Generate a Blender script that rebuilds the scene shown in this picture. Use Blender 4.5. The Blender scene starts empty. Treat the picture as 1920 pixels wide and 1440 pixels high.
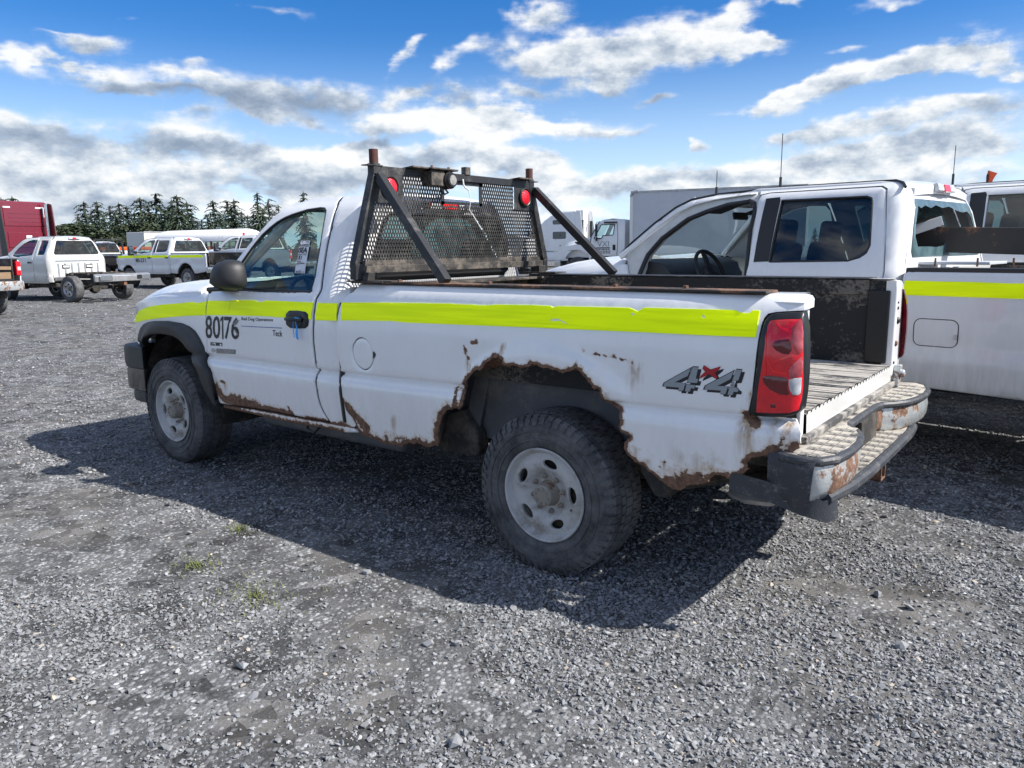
import bpy, bmesh, math, random, json
import numpy as np
from mathutils import Vector, Matrix, Euler, geometry, noise as mnoise
from math import sin, cos, pi, radians as rad, sqrt, atan2, hypot
SC = bpy.context.scene
COL = SC.collection
rng = random.Random(7)
nrng = np.random.default_rng(11)

# ------------------------------------------------------------------ camera, world, sun, exposure
cam_d = bpy.data.cameras.new('camera'); cam = bpy.data.objects.new('camera', cam_d); COL.objects.link(cam)
cam.location = (-2.0234, 3.8086, 1.5443)
cam.rotation_euler = (rad(79.9891), rad(0.6728), rad(-142.2615))
cam_d.sensor_width = 36; cam_d.lens = 26.81; cam_d.clip_start = .05; cam_d.clip_end = 6000
SC.camera = cam
SUN_EL = rad(42.3); SUN_AZ = atan2(-.41, -1.02)           # direction towards the sun
SUN_DIR = Vector((cos(SUN_EL)*cos(SUN_AZ), cos(SUN_EL)*sin(SUN_AZ), sin(SUN_EL)))
sun_d = bpy.data.lights.new('sun', 'SUN'); sun = bpy.data.objects.new('sun', sun_d); COL.objects.link(sun)
sun_d.energy = 2.3; sun_d.angle = rad(.53); sun_d.color = (1, .955, .89)
sun.rotation_euler = SUN_DIR.to_track_quat('Z', 'Y').to_euler(); sun.location = (-20, -10, 30)
SC.view_settings.view_transform = 'Standard'; SC.view_settings.look = 'None'
SC.view_settings.exposure = 1.75; SC.view_settings.gamma = 1.0; SC.view_settings.use_curve_mapping = False
SC.cycles.use_denoising = True
SC.cycles.max_bounces = 8; SC.cycles.transparent_max_bounces = 24; SC.cycles.diffuse_bounces = 3
SC.cycles.sample_clamp_indirect = 6
SC.cycles.caustics_reflective = False; SC.cycles.caustics_refractive = False

class NT:
    """tiny helper for building node trees"""
    def __init__(s, tree): s.t = tree; s.n = tree.nodes; s.l = tree.links
    def new(s, typ, **kw):
        nd = s.n.new(typ)
        for k, v in kw.items():
            if k.startswith('i_'):
                key = k[2:]; key = int(key) if key.isdigit() else key.replace('_', ' ')
                s.set(nd.inputs[key], v)
            else: setattr(nd, k, v)
        return nd
    def set(s, sock, v):
        if hasattr(v, 'is_output') or isinstance(v, bpy.types.NodeSocket): s.l.new(v, sock)
        else: sock.default_value = v
    def math(s, op, a, b=None, c=None, clamp=False):
        nd = s.n.new('ShaderNodeMath'); nd.operation = op; nd.use_clamp = clamp
        s.set(nd.inputs[0], a)
        if b is not None: s.set(nd.inputs[1], b)
        if c is not None: s.set(nd.inputs[2], c)
        return nd.outputs[0]
    def vmath(s, op, a, b=None, out=0):
        nd = s.n.new('ShaderNodeVectorMath'); nd.operation = op
        s.set(nd.inputs[0], a)
        if b is not None: s.set(nd.inputs[1], b)
        return nd.outputs[out]
    def mix(s, f, a, b):
        nd = s.n.new('ShaderNodeMix'); nd.data_type = 'RGBA'
        s.set(nd.inputs[0], f); s.set(nd.inputs[6], a); s.set(nd.inputs[7], b); return nd.outputs[2]
    def noise(s, vec, scale, detail=4, rough=.55, dim='3D', dist=0):
        nd = s.n.new('ShaderNodeTexNoise'); nd.noise_dimensions = dim
        if vec is not None: s.l.new(vec, nd.inputs['Vector'])
        nd.inputs['Scale'].default_value = scale; nd.inputs['Detail'].default_value = detail
        nd.inputs['Roughness'].default_value = rough; nd.inputs['Distortion'].default_value = dist
        return nd
    def sstep(s, x, a, b):
        nd = s.n.new('ShaderNodeMapRange'); nd.interpolation_type = 'SMOOTHSTEP'
        s.set(nd.inputs[0], x); s.set(nd.inputs[1], a); s.set(nd.inputs[2], b); return nd.outputs[0]
    def ramp(s, f, stops):
        nd = s.n.new('ShaderNodeValToRGB'); e = nd.color_ramp.elements
        while len(e) < len(stops): e.new(.5)
        for el, (p, c) in zip(e, stops): el.position = p; el.color = (*c, 1) if len(c) == 3 else c
        s.set(nd.inputs[0], f); return nd.outputs[0]

def c4(c): return (c[0], c[1], c[2], 1)

# clouds: (azimuth right of the view axis, elevation, half width, half height, tilt) in degrees, weight, grey

CLOUDS = [(6.67,13.44,7.45,2.08,3,1.25,0.32),(2.92,13.05,3.77,1.69,0,0.5,0.3),(12.54,13.49,5.39,1.48,10,0.9,0.1),(16.25,13.46,3.83,0.84,2,0.7,0.1),(15.48,15.21,1.92,1.26,60,0.6,0.15),(6.69,11.75,3.37,1.37,0,0.6,0.5),(24.5,10.75,7.87,1.53,8,1.25,0.12),(26.02,11.07,4.6,1.25,0,0.7,0.1),(18.47,9.94,3.78,0.67,14,0.9,0.1),(30.15,10.61,2.27,1.09,5,0.6,0.1),(32.01,9.95,1.64,0.9,0,0.7,0.1),(1.81,16.11,3.37,1.16,0,0.9,0.3),(18.37,15.48,2.36,0.43,0,0.7,0.2),(22.77,12.96,1.77,0.44,5,0.5,0.2),(17.79,13.59,1.37,0.45,0,0.4,0.2),(26.05,14.75,3.63,0.36,0,0.5,0.3),(26.25,7.78,10.2,0.98,4,1.2,0.45),(30.98,7.48,3.39,0.94,0,0.6,0.6),(18.41,7.64,3.12,0.48,5,0.7,0.3),(22.23,5.71,14.24,1.37,3,1.2,0.5),(29.12,5.57,6.5,1.62,0,0.8,0.3),(13.14,5.4,6.62,0.87,5,0.7,0.6),(23.65,3.86,16.3,1.11,0,0.85,0.3),(11.31,4.21,9.72,0.81,0,0.8,0.4),(-28.08,13.03,3.51,0.78,0,1.15,0.5),(-24.95,14.6,2.46,0.3,0,0.3,0.3),(-16.43,15.68,4.81,0.56,-8,0.45,0.4),(-28.25,11.33,7.63,1.04,-9,0.5,0.0),(-21.47,11.16,5.91,0.84,-10,0.4,0.0),(-30.48,11.8,3.36,0.71,0,0.4,0.0),(-25.04,10.41,7.8,0.57,-4,1.0,0.9),(-15.39,10.47,7.78,1.49,0,1.3,0.85),(-11.03,11.12,3.66,1.03,-5,0.8,0.9),(-17.56,9.37,5.21,0.88,-8,0.9,0.5),(-21.33,8.71,2.32,0.67,0,0.8,0.9),(-13.69,8.98,2.17,0.63,-20,0.6,1),(-27.8,6.91,9.63,1.62,-3,1.0,0.6),(-19.82,6.55,8.87,1.59,-15,1.0,0.5),(-30.57,5.5,6.87,1.47,0,0.8,0.5),(-21.98,4.77,10.0,1.25,-5,1.0,0.55),(-30.91,7.68,3.38,0.94,-10,0.7,0.8),(-32.08,4.55,1.67,1.08,0,1.1,-0.2),(-28.19,4.44,2.11,1.19,0,1.1,0.55),(-26.29,3.48,6.26,1.02,0,1.0,0.1),(-15.0,5.06,5.07,2.17,-15,1.2,0.05),(-10.14,6.38,4.49,1.82,5,1.2,0.0),(-15.11,3.06,10.89,0.88,0,0.7,0.15),(-1.9,8.2,2.38,1.45,15,1.3,-0.3),(-3.26,7.3,2.31,0.95,0,1.0,-0.2),(-9.71,7.64,3.37,0.79,8,1.1,0.9),(-4.05,6.39,7.68,1.03,0,1.1,0.75),(-7.54,5.29,7.62,1.18,0,0.8,0.2),(0.96,5.98,3.48,1.48,0,1.1,0.0),(3.67,4.45,5.81,1.35,0,1.0,0.05),(-3.22,9.11,9.91,1.43,3,0.55,0.0),(2.14,8.7,7.66,1.08,-3,0.55,0.1),(-7.39,9.45,6.02,1.06,8,0.5,0.05),(-6.86,13.68,2.23,0.87,25,0.55,0.05),(-8.2,12.55,0.89,1.35,-50,0.35,0.05),(-3.89,12.6,1.89,0.61,30,0.35,0.1),(-6.76,11.2,1.88,0.83,0,0.8,0.5),(-3.94,10.7,2.66,0.98,0,0.7,0.75),(-1.99,13.55,1.89,0.74,0,0.5,0.35),(10.07,10.17,2.78,0.49,0,1.0,0.6),(6.32,11.24,2.26,0.69,0,0.6,0.6),(1.77,10.83,3.43,0.7,0,0.7,0.7),(7.1,8.23,4.16,0.5,0,0.5,0.8),(12.72,7.24,0.73,0.43,0,0.8,0.2),(-21.23,12.08,1.45,0.51,0,0.55,0.7),(-30.02,13.45,1.97,0.23,0,0.3,0.3),(-33.12,2.55,13.71,1.47,0,0.6,0.3),(-9.92,2.68,18.82,1.5,0,0.65,0.2),(13.22,2.38,18.43,1.34,0,0.6,0.25)]

def make_world():
    W = bpy.data.worlds.new('World'); SC.world = W; W.use_nodes = True
    W.cycles.sampling_method = 'MANUAL'; W.cycles.sample_map_resolution = 512
    T = NT(W.node_tree); T.n.clear()
    out = T.new('ShaderNodeOutputWorld')
    tc = T.new('ShaderNodeTexCoord')
    d = tc.outputs['Generated']
    sky = T.new('ShaderNodeTexSky', sky_type='NISHITA', sun_disc=False)
    sky.sun_elevation = SUN_EL; sky.sun_rotation = pi/2 - SUN_AZ
    sky.air_density = 1.0; sky.dust_density = .25; sky.ozone_density = 3.0; sky.altitude = 50
    # deepen the blue a little, as the phone does
    hs = T.new('ShaderNodeHueSaturation', i_Saturation=SKY_SAT, i_Value=.86); T.l.new(T.vmath('MULTIPLY', sky.outputs[0], (1.10, .975, 1.02)), hs.inputs['Color'])
    bg1 = T.new('ShaderNodeBackground', i_Strength=SKY_STR)
    sx = T.new('ShaderNodeSeparateXYZ'); T.l.new(d, sx.inputs[0]); X, Y, Z = sx.outputs
    a0 = rad(-52.143)
    # azimuth measured to the right of north-east-ish heading a0, elevation; both in degrees
    f = T.math('ADD', T.math('MULTIPLY', X, cos(a0)), T.math('MULTIPLY', Y, sin(a0)))
    r = T.math('ADD', T.math('MULTIPLY', X, sin(a0)), T.math('MULTIPLY', Y, -cos(a0)))
    az = T.math('MULTIPLY', T.math('ARCTAN2', r, f), 180/pi)
    el = T.math('MULTIPLY', T.math('ARCSINE', Z), 180/pi)
    cb = T.new('ShaderNodeCombineXYZ'); T.l.new(az, cb.inputs[0]); T.l.new(el, cb.inputs[1]); ae = cb.outputs[0]
    hz = T.sstep(el, 15, -1)
    T.l.new(T.mix(T.math('MULTIPLY', hz, .90), hs.outputs[0], HORIZON), bg1.inputs[0])
    # noise domain: a cloud layer overhead, squeezed towards the horizon
    cp = T.new('ShaderNodeCombineXYZ'); T.l.new(X, cp.inputs[0]); T.l.new(Y, cp.inputs[1]); T.l.new(T.math('MULTIPLY', Z, 1.7), cp.inputs[2])
    P = cp.outputs[0]
    n_warp = T.noise(P, 6.5, 4, .62)
    wv = T.vmath('MULTIPLY', T.vmath('SUBTRACT', n_warp.outputs['Color'], (.5, .5, .5)), (8, 4.6, 0))
    q = T.vmath('ADD', ae, wv)
    acc = None
    for (ba, be, rx, ry, rot, w, g) in CLOUDS:
        rx *= .86; ry *= .86
        c, n = cos(rad(rot)), sin(rad(rot))
        def dot(ax, ay):
            nd = T.new('ShaderNodeVectorMath', operation='DOT_PRODUCT'); T.l.new(q, nd.inputs[0]); nd.inputs[1].default_value = (ax, ay, 0); return nd.outputs['Value']
        u = T.math('ADD', dot(c/rx, n/rx), -(c*ba+n*be)/rx); v = T.math('ADD', dot(-n/ry, c/ry), -(-n*ba+c*be)/ry)
        gv = T.math('POWER', .16, T.math('MULTIPLY_ADD', u, u, T.math('MULTIPLY', v, v)))
        cv = T.new('ShaderNodeCombineXYZ'); T.set(cv.inputs[0], T.math('MULTIPLY', gv, w)); T.set(cv.inputs[1], T.math('MULTIPLY', T.math('MULTIPLY', gv, w), v)); T.set(cv.inputs[2], T.math('MULTIPLY', gv, w*g))
        acc = cv.outputs[0] if acc is None else T.vmath('ADD', acc, cv.outputs[0])
    sa = T.new('ShaderNodeSeparateXYZ'); T.l.new(acc, sa.inputs[0]); dens, hgt, grey = sa.outputs
    # elsewhere unseen broken cloud carries on, its cover raised to brighten the fill light
    n_far = T.noise(P, 3.0, 3, .55); far = T.sstep(n_far.outputs['Fac'], .39, .65)
    aa = T.math('ABSOLUTE', az)
    inview = T.math('MULTIPLY', T.sstep(aa, 44, 35), T.sstep(el, 30, 19))
    outv = T.math('SUBTRACT', 1, inview)
    fo = T.math('MULTIPLY', T.math('MULTIPLY', far, outv), 1.25)
    dens = T.math('ADD', dens, fo); grey = T.math('MULTIPLY_ADD', fo, .35, grey)
    n1 = T.noise(P, 13, 6, .60); n2 = T.noise(P, 44, 4, .62)
    n4 = T.noise(T.vmath('MULTIPLY', P, (1, 1, 4.5)), 7, 5, .6)
    # the same field a little nearer the sun: where it is thinner there, this side of the cloud is lit
    n1s = T.noise(T.vmath('ADD', P, tuple(SUN_DIR*.016+Vector((0, 0, .020)))), 13, 6, .60)
    nn = T.math('ADD', T.math('MULTIPLY', T.math('SUBTRACT', n1.outputs['Fac'], .5), 2.2), T.math('MULTIPLY', T.math('SUBTRACT', n2.outputs['Fac'], .5), .7))
    nn = T.math('ADD', nn, T.math('MULTIPLY', T.math('SUBTRACT', n4.outputs['Fac'], .5), 1.3))
    dn = T.math('ADD', dens, T.math('MULTIPLY', nn, T.math('MINIMUM', T.math('MULTIPLY_ADD', dens, 1.3, .16), 1)))
    gs = T.math('DIVIDE', grey, T.math('ADD', dens, .05)); hs2 = T.math('DIVIDE', hgt, T.math('ADD', dens, .05))
    mask = T.sstep(dn, .10, T.math('MULTIPLY_ADD', T.math('MAXIMUM', gs, 0), .75, .56))   # the grey layers are thinner than the heaps
    # light on the clouds: bright where facing up and towards the sun, grey below and in the flat layers
    lit = T.math('ADD', T.math('MULTIPLY_ADD', hs2, .34, .86), T.math('MULTIPLY', gs, -.62))
    lit = T.math('ADD', lit, T.math('MULTIPLY', T.math('SUBTRACT', n4.outputs['Fac'], .5), .9))
    lit = T.math('ADD', lit, T.math('MULTIPLY', T.math('SUBTRACT', n1.outputs['Fac'], n1s.outputs['Fac']), 2.6))
    lit = T.math('ADD', lit, T.math('MULTIPLY', T.math('SUBTRACT', 0.9, T.math('MINIMUM', dn, 1.6)), .20))
    cc = T.ramp(lit, [(0.0, (.30, .38, .50)), (.35, (.46, .54, .66)), (.62, (.70, .77, .85)), (.82, (.90, .94, .98)), (1.0, (1.06, 1.07, 1.08))])
    bg2 = T.new('ShaderNodeBackground', i_Strength=CLOUD_STR); T.l.new(cc, bg2.inputs[0])
    mk = T.math('MAXIMUM', T.math('MULTIPLY', mask, .96), 0)
    m1 = T.new('ShaderNodeMixShader'); T.set(m1.inputs[0], mk); T.l.new(bg1.outputs[0], m1.inputs[1]); T.l.new(bg2.outputs[0], m1.inputs[2])
    T.l.new(m1.outputs[0], out.inputs[0])
SKY_STR = .050; SKY_SAT = 1.5; CLOUD_STR = .285; HORIZON = (4.4, 6.0, 7.8, 1)
make_world()

# ------------------------------------------------------------------ materials
MAT = {}
def base_mat(name):
    m = bpy.data.materials.new(name); m.use_nodes = True; MAT[name] = m
    T = NT(m.node_tree); p = T.n['Principled BSDF']; return m, T, p
def simple(name, c1, c2=None, scale=6, rough=.6, metal=0, bump=0, bscale=40, coat=0, spec=.5, rvar=.1, stretch=None, contrast=(.35, .65)):
    m, T, p = base_mat(name)
    tc = T.new('ShaderNodeTexCoord'); v = tc.outputs['Object']
    if stretch: v = T.vmath('MULTIPLY', v, stretch)
    if c2 is None: c2 = tuple(x*.86 for x in c1)
    n = T.noise(v, scale, 6, .6); f = T.sstep(n.outputs['Fac'], *contrast)
    T.l.new(T.mix(f, c4(c1), c4(c2)), p.inputs['Base Color'])
    T.set(p.inputs['Roughness'], T.math('MULTIPLY_ADD', n.outputs['Fac'], rvar*2, rough-rvar))
    p.inputs['Metallic'].default_value = metal; p.inputs['Coat Weight'].default_value = coat; p.inputs['Coat Roughness'].default_value = .08
    p.inputs['Specular IOR Level'].default_value = spec
    if bump:
        nb = T.noise(v, bscale, 4, .6); b = T.new('ShaderNodeBump', i_Strength=bump, i_Distance=.01)
        T.l.new(nb.outputs['Fac'], b.inputs['Height']); T.l.new(b.outputs[0], p.inputs['Normal'])
    return m
def glass(name, tint, refl=1.0, dust=.04, rough=.02):
    m, T, p = base_mat(name); T.n.remove(p); out = T.n['Material Output']
    tr = T.new('ShaderNodeBsdfTransparent'); tr.inputs[0].default_value = c4(tint)
    gl = T.new('ShaderNodeBsdfGlossy', i_Roughness=rough); gl.inputs[0].default_value = (1, 1, 1, 1)
    # thin pane: the same Schlick reflectance from either face
    g = T.new('ShaderNodeNewGeometry'); dp = T.new('ShaderNodeVectorMath', operation='DOT_PRODUCT'); T.l.new(g.outputs['Incoming'], dp.inputs[0]); T.l.new(g.outputs['Normal'], dp.inputs[1])
    c = T.math('SUBTRACT', 1, T.math('ABSOLUTE', dp.outputs['Value']), clamp=True)
    f = T.math('MULTIPLY', T.math('MULTIPLY_ADD', T.math('POWER', c, 5), .92, .075), refl, clamp=True)
    m1 = T.new('ShaderNodeMixShader'); T.l.new(f, m1.inputs[0]); T.l.new(tr.outputs[0], m1.inputs[1]); T.l.new(gl.outputs[0], m1.inputs[2])
    df = T.new('ShaderNodeBsdfDiffuse'); df.inputs[0].default_value = (.42, .42, .39, 1)
    tc = T.new('ShaderNodeTexCoord'); n = T.noise(T.vmath('MULTIPLY', tc.outputs['Object'], (1.5, 1.5, 4)), 3, 6, .65)
    dd = T.math('MULTIPLY', T.sstep(n.outputs['Fac'], .3, .75), dust)
    m2 = T.new('ShaderNodeMixShader'); T.l.new(dd, m2.inputs[0]); T.l.new(m1.outputs[0], m2.inputs[1]); T.l.new(df.outputs[0], m2.inputs[2])
    T.l.new(m2.outputs[0], out.inputs[0]); return m
def paint(name, col, dirt=.35, dirtcol=(.36, .33, .27), rough=.28, rust=True, zlow=.45, zhigh=1.0):
    """vehicle enamel: clear coat, road dust thickest on the sills, rust and run-off where the 'rust'/'stain' attributes say"""
    m, T, p = base_mat(name)
    tc = T.new('ShaderNodeTexCoord'); v = tc.outputs['Object']
    sx = T.new('ShaderNodeSeparateXYZ'); T.l.new(v, sx.inputs[0]); Z = sx.outputs[2]
    n1 = T.noise(v, 2.2, 6, .6); n2 = T.noise(T.vmath('MULTIPLY', v, (9, 9, 1.6)), 3, 5, .65); nf = T.noise(v, 42, 5, .65)
    col1 = T.mix(T.sstep(n1.outputs['Fac'], .3, .7), c4(col), c4(tuple(x*.95 for x in col)))
    low = T.sstep(Z, zhigh, zlow)
    film = T.math('MULTIPLY', T.math('ADD', T.math('MULTIPLY', low, .75), .16), T.math('ADD', T.sstep(n2.outputs['Fac'], .22, .82), .25))
    film = T.math('MULTIPLY', film, dirt, clamp=True)
    c = T.mix(film, col1, c4(dirtcol))
    rough_s = T.math('MULTIPLY_ADD', film, .5, rough, clamp=True)
    if rust:
        at = T.new('ShaderNodeAttribute', attribute_name='rust'); st = T.new('ShaderNodeAttribute', attribute_name='stain')
        ns = T.noise(T.vmath('MULTIPLY', v, (55, 55, 3)), 1, 4, .6)
        sm = T.math('MULTIPLY', T.math('MULTIPLY', st.outputs['Fac'], 1.5), T.sstep(ns.outputs['Fac'], .25, .68), clamp=True)
        c = T.mix(T.math('MULTIPLY', sm, .85, clamp=True), c, (.34, .20, .07, 1))
        nr = T.noise(v, 26, 6, .68)
        rr = T.math('ADD', at.outputs['Fac'], T.math('MULTIPLY', T.math('SUBTRACT', nr.outputs['Fac'], .5), 1.5))
        # pinholes of rust, thicker towards the sills
        vp = T.new('ShaderNodeTexVoronoi', feature='F1'); T.l.new(v, vp.inputs['Vector']); vp.inputs['Scale'].default_value = 24
        sp = T.new('ShaderNodeSeparateColor'); T.l.new(vp.outputs['Color'], sp.inputs[0])
        pr = T.math('MULTIPLY', T.sstep(sp.outputs[0], .93, 1.0), T.sstep(Z, .95, .50)); pit = T.math('MULTIPLY', T.sstep(vp.outputs['Distance'], T.math('MULTIPLY', pr, .26), 0.0), T.math('GREATER_THAN', pr, .02))
        rr = T.math('ADD', rr, T.math('MULTIPLY', pit, .62))
        halo = T.sstep(rr, .16, .54); rm = T.sstep(rr, .50, .56)
        c = T.mix(T.math('MULTIPLY', halo, .55), c, (.50, .30, .12, 1))
        rc = T.ramp(nf.outputs['Fac'], [(.28, (.060, .036, .026)), (.5, (.155, .085, .055)), (.68, (.25, .140, .085)), (.82, (.38, .24, .14))])
        c = T.mix(rm, c, rc)
        rough_s = T.math('ADD', rough_s, T.math('MULTIPLY', rm, .55), clamp=True)
        b = T.new('ShaderNodeBump', i_Strength=.7, i_Distance=.006)
        T.l.new(T.math('ADD', T.math('MULTIPLY', rm, T.math('MULTIPLY_ADD', nf.outputs['Fac'], 1.2, -.9)), 0), b.inputs['Height'])
        T.l.new(b.outputs[0], p.inputs['Normal'])
        T.set(p.inputs['Coat Weight'], T.math('MULTIPLY', T.math('SUBTRACT', 1, rm, clamp=True), T.math('SUBTRACT', .8, film, clamp=True)))
    else:
        T.set(p.inputs['Coat Weight'], T.math('SUBTRACT', .8, film, clamp=True))
    p.inputs['Coat Roughness'].default_value = .07
    T.l.new(c, p.inputs['Base Color']); T.l.new(rough_s, p.inputs['Roughness']); return m
def rusty(name, c_metal, amount=.5, rough=.6, metal=0, scale=5):
    m, T, p = base_mat(name)
    tc = T.new('ShaderNodeTexCoord'); v = tc.outputs['Object']
    n = T.noise(v, scale, 7, .68); nf = T.noise(v, 48, 5, .65)
    k = T.sstep(n.outputs['Fac'], .62-amount*.3, .70-amount*.3)
    rc = T.ramp(nf.outputs['Fac'], [(.3, (.060, .034, .025)), (.5, (.165, .088, .056)), (.7, (.30, .17, .10))])
    T.l.new(T.mix(k, c4(c_metal), rc), p.inputs['Base Color'])
    T.set(p.inputs['Metallic'], T.math('MULTIPLY', T.math('SUBTRACT', 1, k), metal))
    T.set(p.inputs['Roughness'], T.math('MULTIPLY_ADD', k, .9-rough, rough))
    b = T.new('ShaderNodeBump', i_Strength=.5, i_Distance=.004); T.l.new(nf.outputs['Fac'], b.inputs['Height']); T.l.new(b.outputs[0], p.inputs['Normal'])
    return m
def dusty(name, c1, dust, lo=.4, hi=.62, scale=4, rough=.75, stretch=(1, 1, 1), top=0, grit=.25, gscale=60):
    """a surface with settled pale dust; 'top' puts more of it on faces that look up"""
    m, T, p = base_mat(name)
    tc = T.new('ShaderNodeTexCoord'); v = T.vmath('MULTIPLY', tc.outputs['Object'], stretch)
    n = T.noise(v, scale, 8, .68); nf = T.noise(v, gscale, 5, .68)
    f = T.sstep(T.math('ADD', n.outputs['Fac'], T.math('MULTIPLY', T.math('SUBTRACT', nf.outputs['Fac'], .5), grit)), lo, hi)
    if top:
        g = T.new('ShaderNodeNewGeometry'); s = T.new('ShaderNodeSeparateXYZ'); T.l.new(g.outputs['Normal'], s.inputs[0])
        f = T.math('MULTIPLY', f, T.math('MULTIPLY_ADD', T.sstep(s.outputs[2], .2, .9), top, 1-top, clamp=True))
    T.l.new(T.mix(f, c4(c1), c4(dust)), p.inputs['Base Color']); p.inputs['Roughness'].default_value = rough
    b = T.new('ShaderNodeBump', i_Strength=.35, i_Distance=.004); T.l.new(nf.outputs['Fac'], b.inputs['Height']); T.l.new(b.outputs[0], p.inputs['Normal'])
    return m

paint('white_paint', (.88, .885, .89), dirt=.24)
paint('white_paint_clean', (.84, .85, .86), dirt=.2, rust=False)
paint('grey_white_paint', (.60, .62, .64), dirt=.3, rust=False)
paint('grey_white_paint_l', (.78, .79, .80), dirt=.85, dirtcol=(.42, .42, .38), rust=False)
paint('silver_white', (.72, .74, .77), dirt=.25, rust=False)
paint('bus_red', (.22, .02, .022), dirt=.3, rust=False)
paint('trailer_cream', (.66, .62, .54), dirt=.3, rust=False, zlow=1.0, zhigh=3)
dusty('bus_roof', (.80, .81, .82), (.30, .28, .24), .56, .80, scale=2.2, rough=.4, stretch=(3, 3, .7))
paint('dusty_white', (.62, .62, .60), dirt=.8, dirtcol=(.40, .40, .34), rust=False)
simple('faded_red', (.55, .30, .24), rough=.7)
paint('cream_panel', (.74, .74, .72), dirt=.3, rust=True)
paint('maroon_paint', (.17, .008, .024), dirt=.12, rust=False, rough=.2)
paint('maroon_matt', (.10, .014, .022), dirt=.25, rust=False, rough=.5)
paint('silver_paint', (.42, .44, .46), dirt=.2, rust=False)
simple('fluorescent_tape', (1.27, 1.48, .0), (.98, 1.20, .0), scale=5, rough=.45, stretch=(.5, 1, 22), rvar=.06, spec=.15)   # fluorescent film: gives back more green than falls on it
simple('black_plastic', (.018, .019, .021), (.03, .031, .033), scale=5, rough=.5, bump=.12, bscale=300)
simple('satin_black_plastic', (.014, .015, .017), rough=.32)
simple('black_trim', (.012, .012, .013), rough=.45)
dusty('black_steel', (.012, .013, .015), (.10, .095, .088), .48, .72, scale=5, rough=.5)
dusty('black_steel_dirty', (.018, .017, .016), (.13, .11, .09), .42, .66, scale=9, rough=.7)
dusty('mesh_steel', (.035, .034, .033), (.12, .112, .10), .42, .70, scale=9, rough=.65)
dusty('bed_liner', (.012, .013, .015), (.15, .135, .118), .50, .64, scale=3.4, rough=.72, stretch=(.9, 1, 1.1), grit=.6, gscale=48)
dusty('bed_floor', (.045, .046, .048), (.46, .43, .385), .34, .54, scale=3.5, rough=.85, stretch=(.7, 2.2, 1), top=.75)
dusty('step_rubber', (.035, .037, .042), (.42, .39, .34), .36, .56, scale=7, rough=.8, top=.7)
dusty('bumper_black', (.034, .038, .046), (.13, .13, .132), .50, .74, scale=16, rough=.5, grit=.7, gscale=120)
dusty('tire_rubber', (.036, .037, .040), (.13, .13, .134), .30, .70, scale=7, rough=.8)
dusty('underbody', (.020, .020, .020), (.10, .085, .07), .42, .66, scale=6, rough=.85)
dusty('inner_panel', (.09, .095, .105), (.17, .16, .15), .45, .7, scale=4, rough=.7)
rusty('rusty_steel', (.06, .05, .045), .9, scale=4)
rusty('rail_plate_steel', (.035, .028, .024), .55, scale=7, rough=.75)
rusty('rusty_chrome', (.60, .64, .65), .50, rough=.22, metal=.55, scale=7)
rusty('rusty_hub', (.26, .235, .20), .28, rough=.7, scale=16)
dusty('wheel_steel', (.47, .47, .465), (.26, .24, .21), .40, .70, scale=7, rough=.42)
simple('alloy', (.55, .55, .56), (.35, .34, .33), rough=.4, metal=.7)
simple('chrome', (.62, .64, .66), (.5, .52, .53), rough=.14, metal=.95)
simple('dull_aluminium', (.48, .49, .50), (.36, .36, .36), rough=.42, metal=.6)
simple('red_lens', (.80, .008, .022), (.60, .006, .016), scale=9, rough=.12, coat=.6, bump=.12, bscale=90)
simple('bright_red_lens', (.95, .012, .02), (.85, .010, .016), scale=9, rough=.10, coat=.6)
simple('dark_red_lens', (.085, .003, .006), (.14, .004, .008), scale=14, rough=.1, coat=.6)
simple('pink_lens', (.50, .10, .12), (.35, .04, .05), scale=14, rough=.1, coat=.6)
simple('rust_brown', (.065, .022, .016), (.10, .035, .022), scale=14, rough=.75)
simple('lamp_red', (.70, .012, .03), (.55, .01, .02), scale=60, rough=.2, coat=.5, bump=.3, bscale=260)
simple('clear_lens', (.62, .63, .64), (.42, .43, .45), scale=16, rough=.08, coat=.6)
simple('amber_lens', (.75, .26, .01), rough=.15, coat=.5)
simple('decal_black', (.012, .012, .016), rough=.4)
simple('decal_peeled', (.30, .29, .28), (.17, .17, .17), rough=.6, scale=30)
simple('decal_grey', (.30, .33, .35), rough=.35)
simple('decal_red', (.42, .012, .02), rough=.35)
simple('decal_blue', (.02, .10, .32), rough=.4)
simple('paper_white', (.76, .77, .80), rough=.6)
simple('ribbon_blue', (.02, .40, .95), (.015, .32, .85), rough=.4)
simple('seat_cloth', (.026, .028, .032), (.04, .042, .046), rough=.9)
simple('seat_beige', (.30, .28, .25), (.22, .20, .18), rough=.85)
simple('seat_brown', (.06, .05, .048), (.09, .075, .07), rough=.85)
simple('dash_plastic', (.020, .022, .026), rough=.6)
simple('headliner', (.30, .29, .27), rough=.9)
simple('door_inner', (.55, .56, .54), (.46, .46, .44), rough=.45, coat=.2)
simple('glass_edge', (.10, .16, .18), (.05, .09, .10), rough=.2)
rusty('plank_steel', (.035, .028, .024), .35, rough=.45, scale=3)
simple('orange_flag', (.62, .085, .02), (.50, .06, .015), rough=.7)
simple('orange_plastic', (.75, .10, .01), rough=.5)
simple('box_white', (.56, .58, .62), (.52, .54, .58), rough=.42, scale=1.5)
simple('tan_board', (.40, .29, .16), rough=.8)
simple('wood_plank', (.30, .20, .12), (.20, .13, .08), rough=.8, stretch=(1, 12, 12))
glass('cab_glass', (.50, .64, .60), 1.0, .05)
glass('dark_glass', (.16, .21, .22), 1.0, .05)
glass('clear_glass', (.72, .82, .80), 1.0, .03)
glass('smoke_glass', (.05, .065, .075), 1.0, .08)
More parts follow.
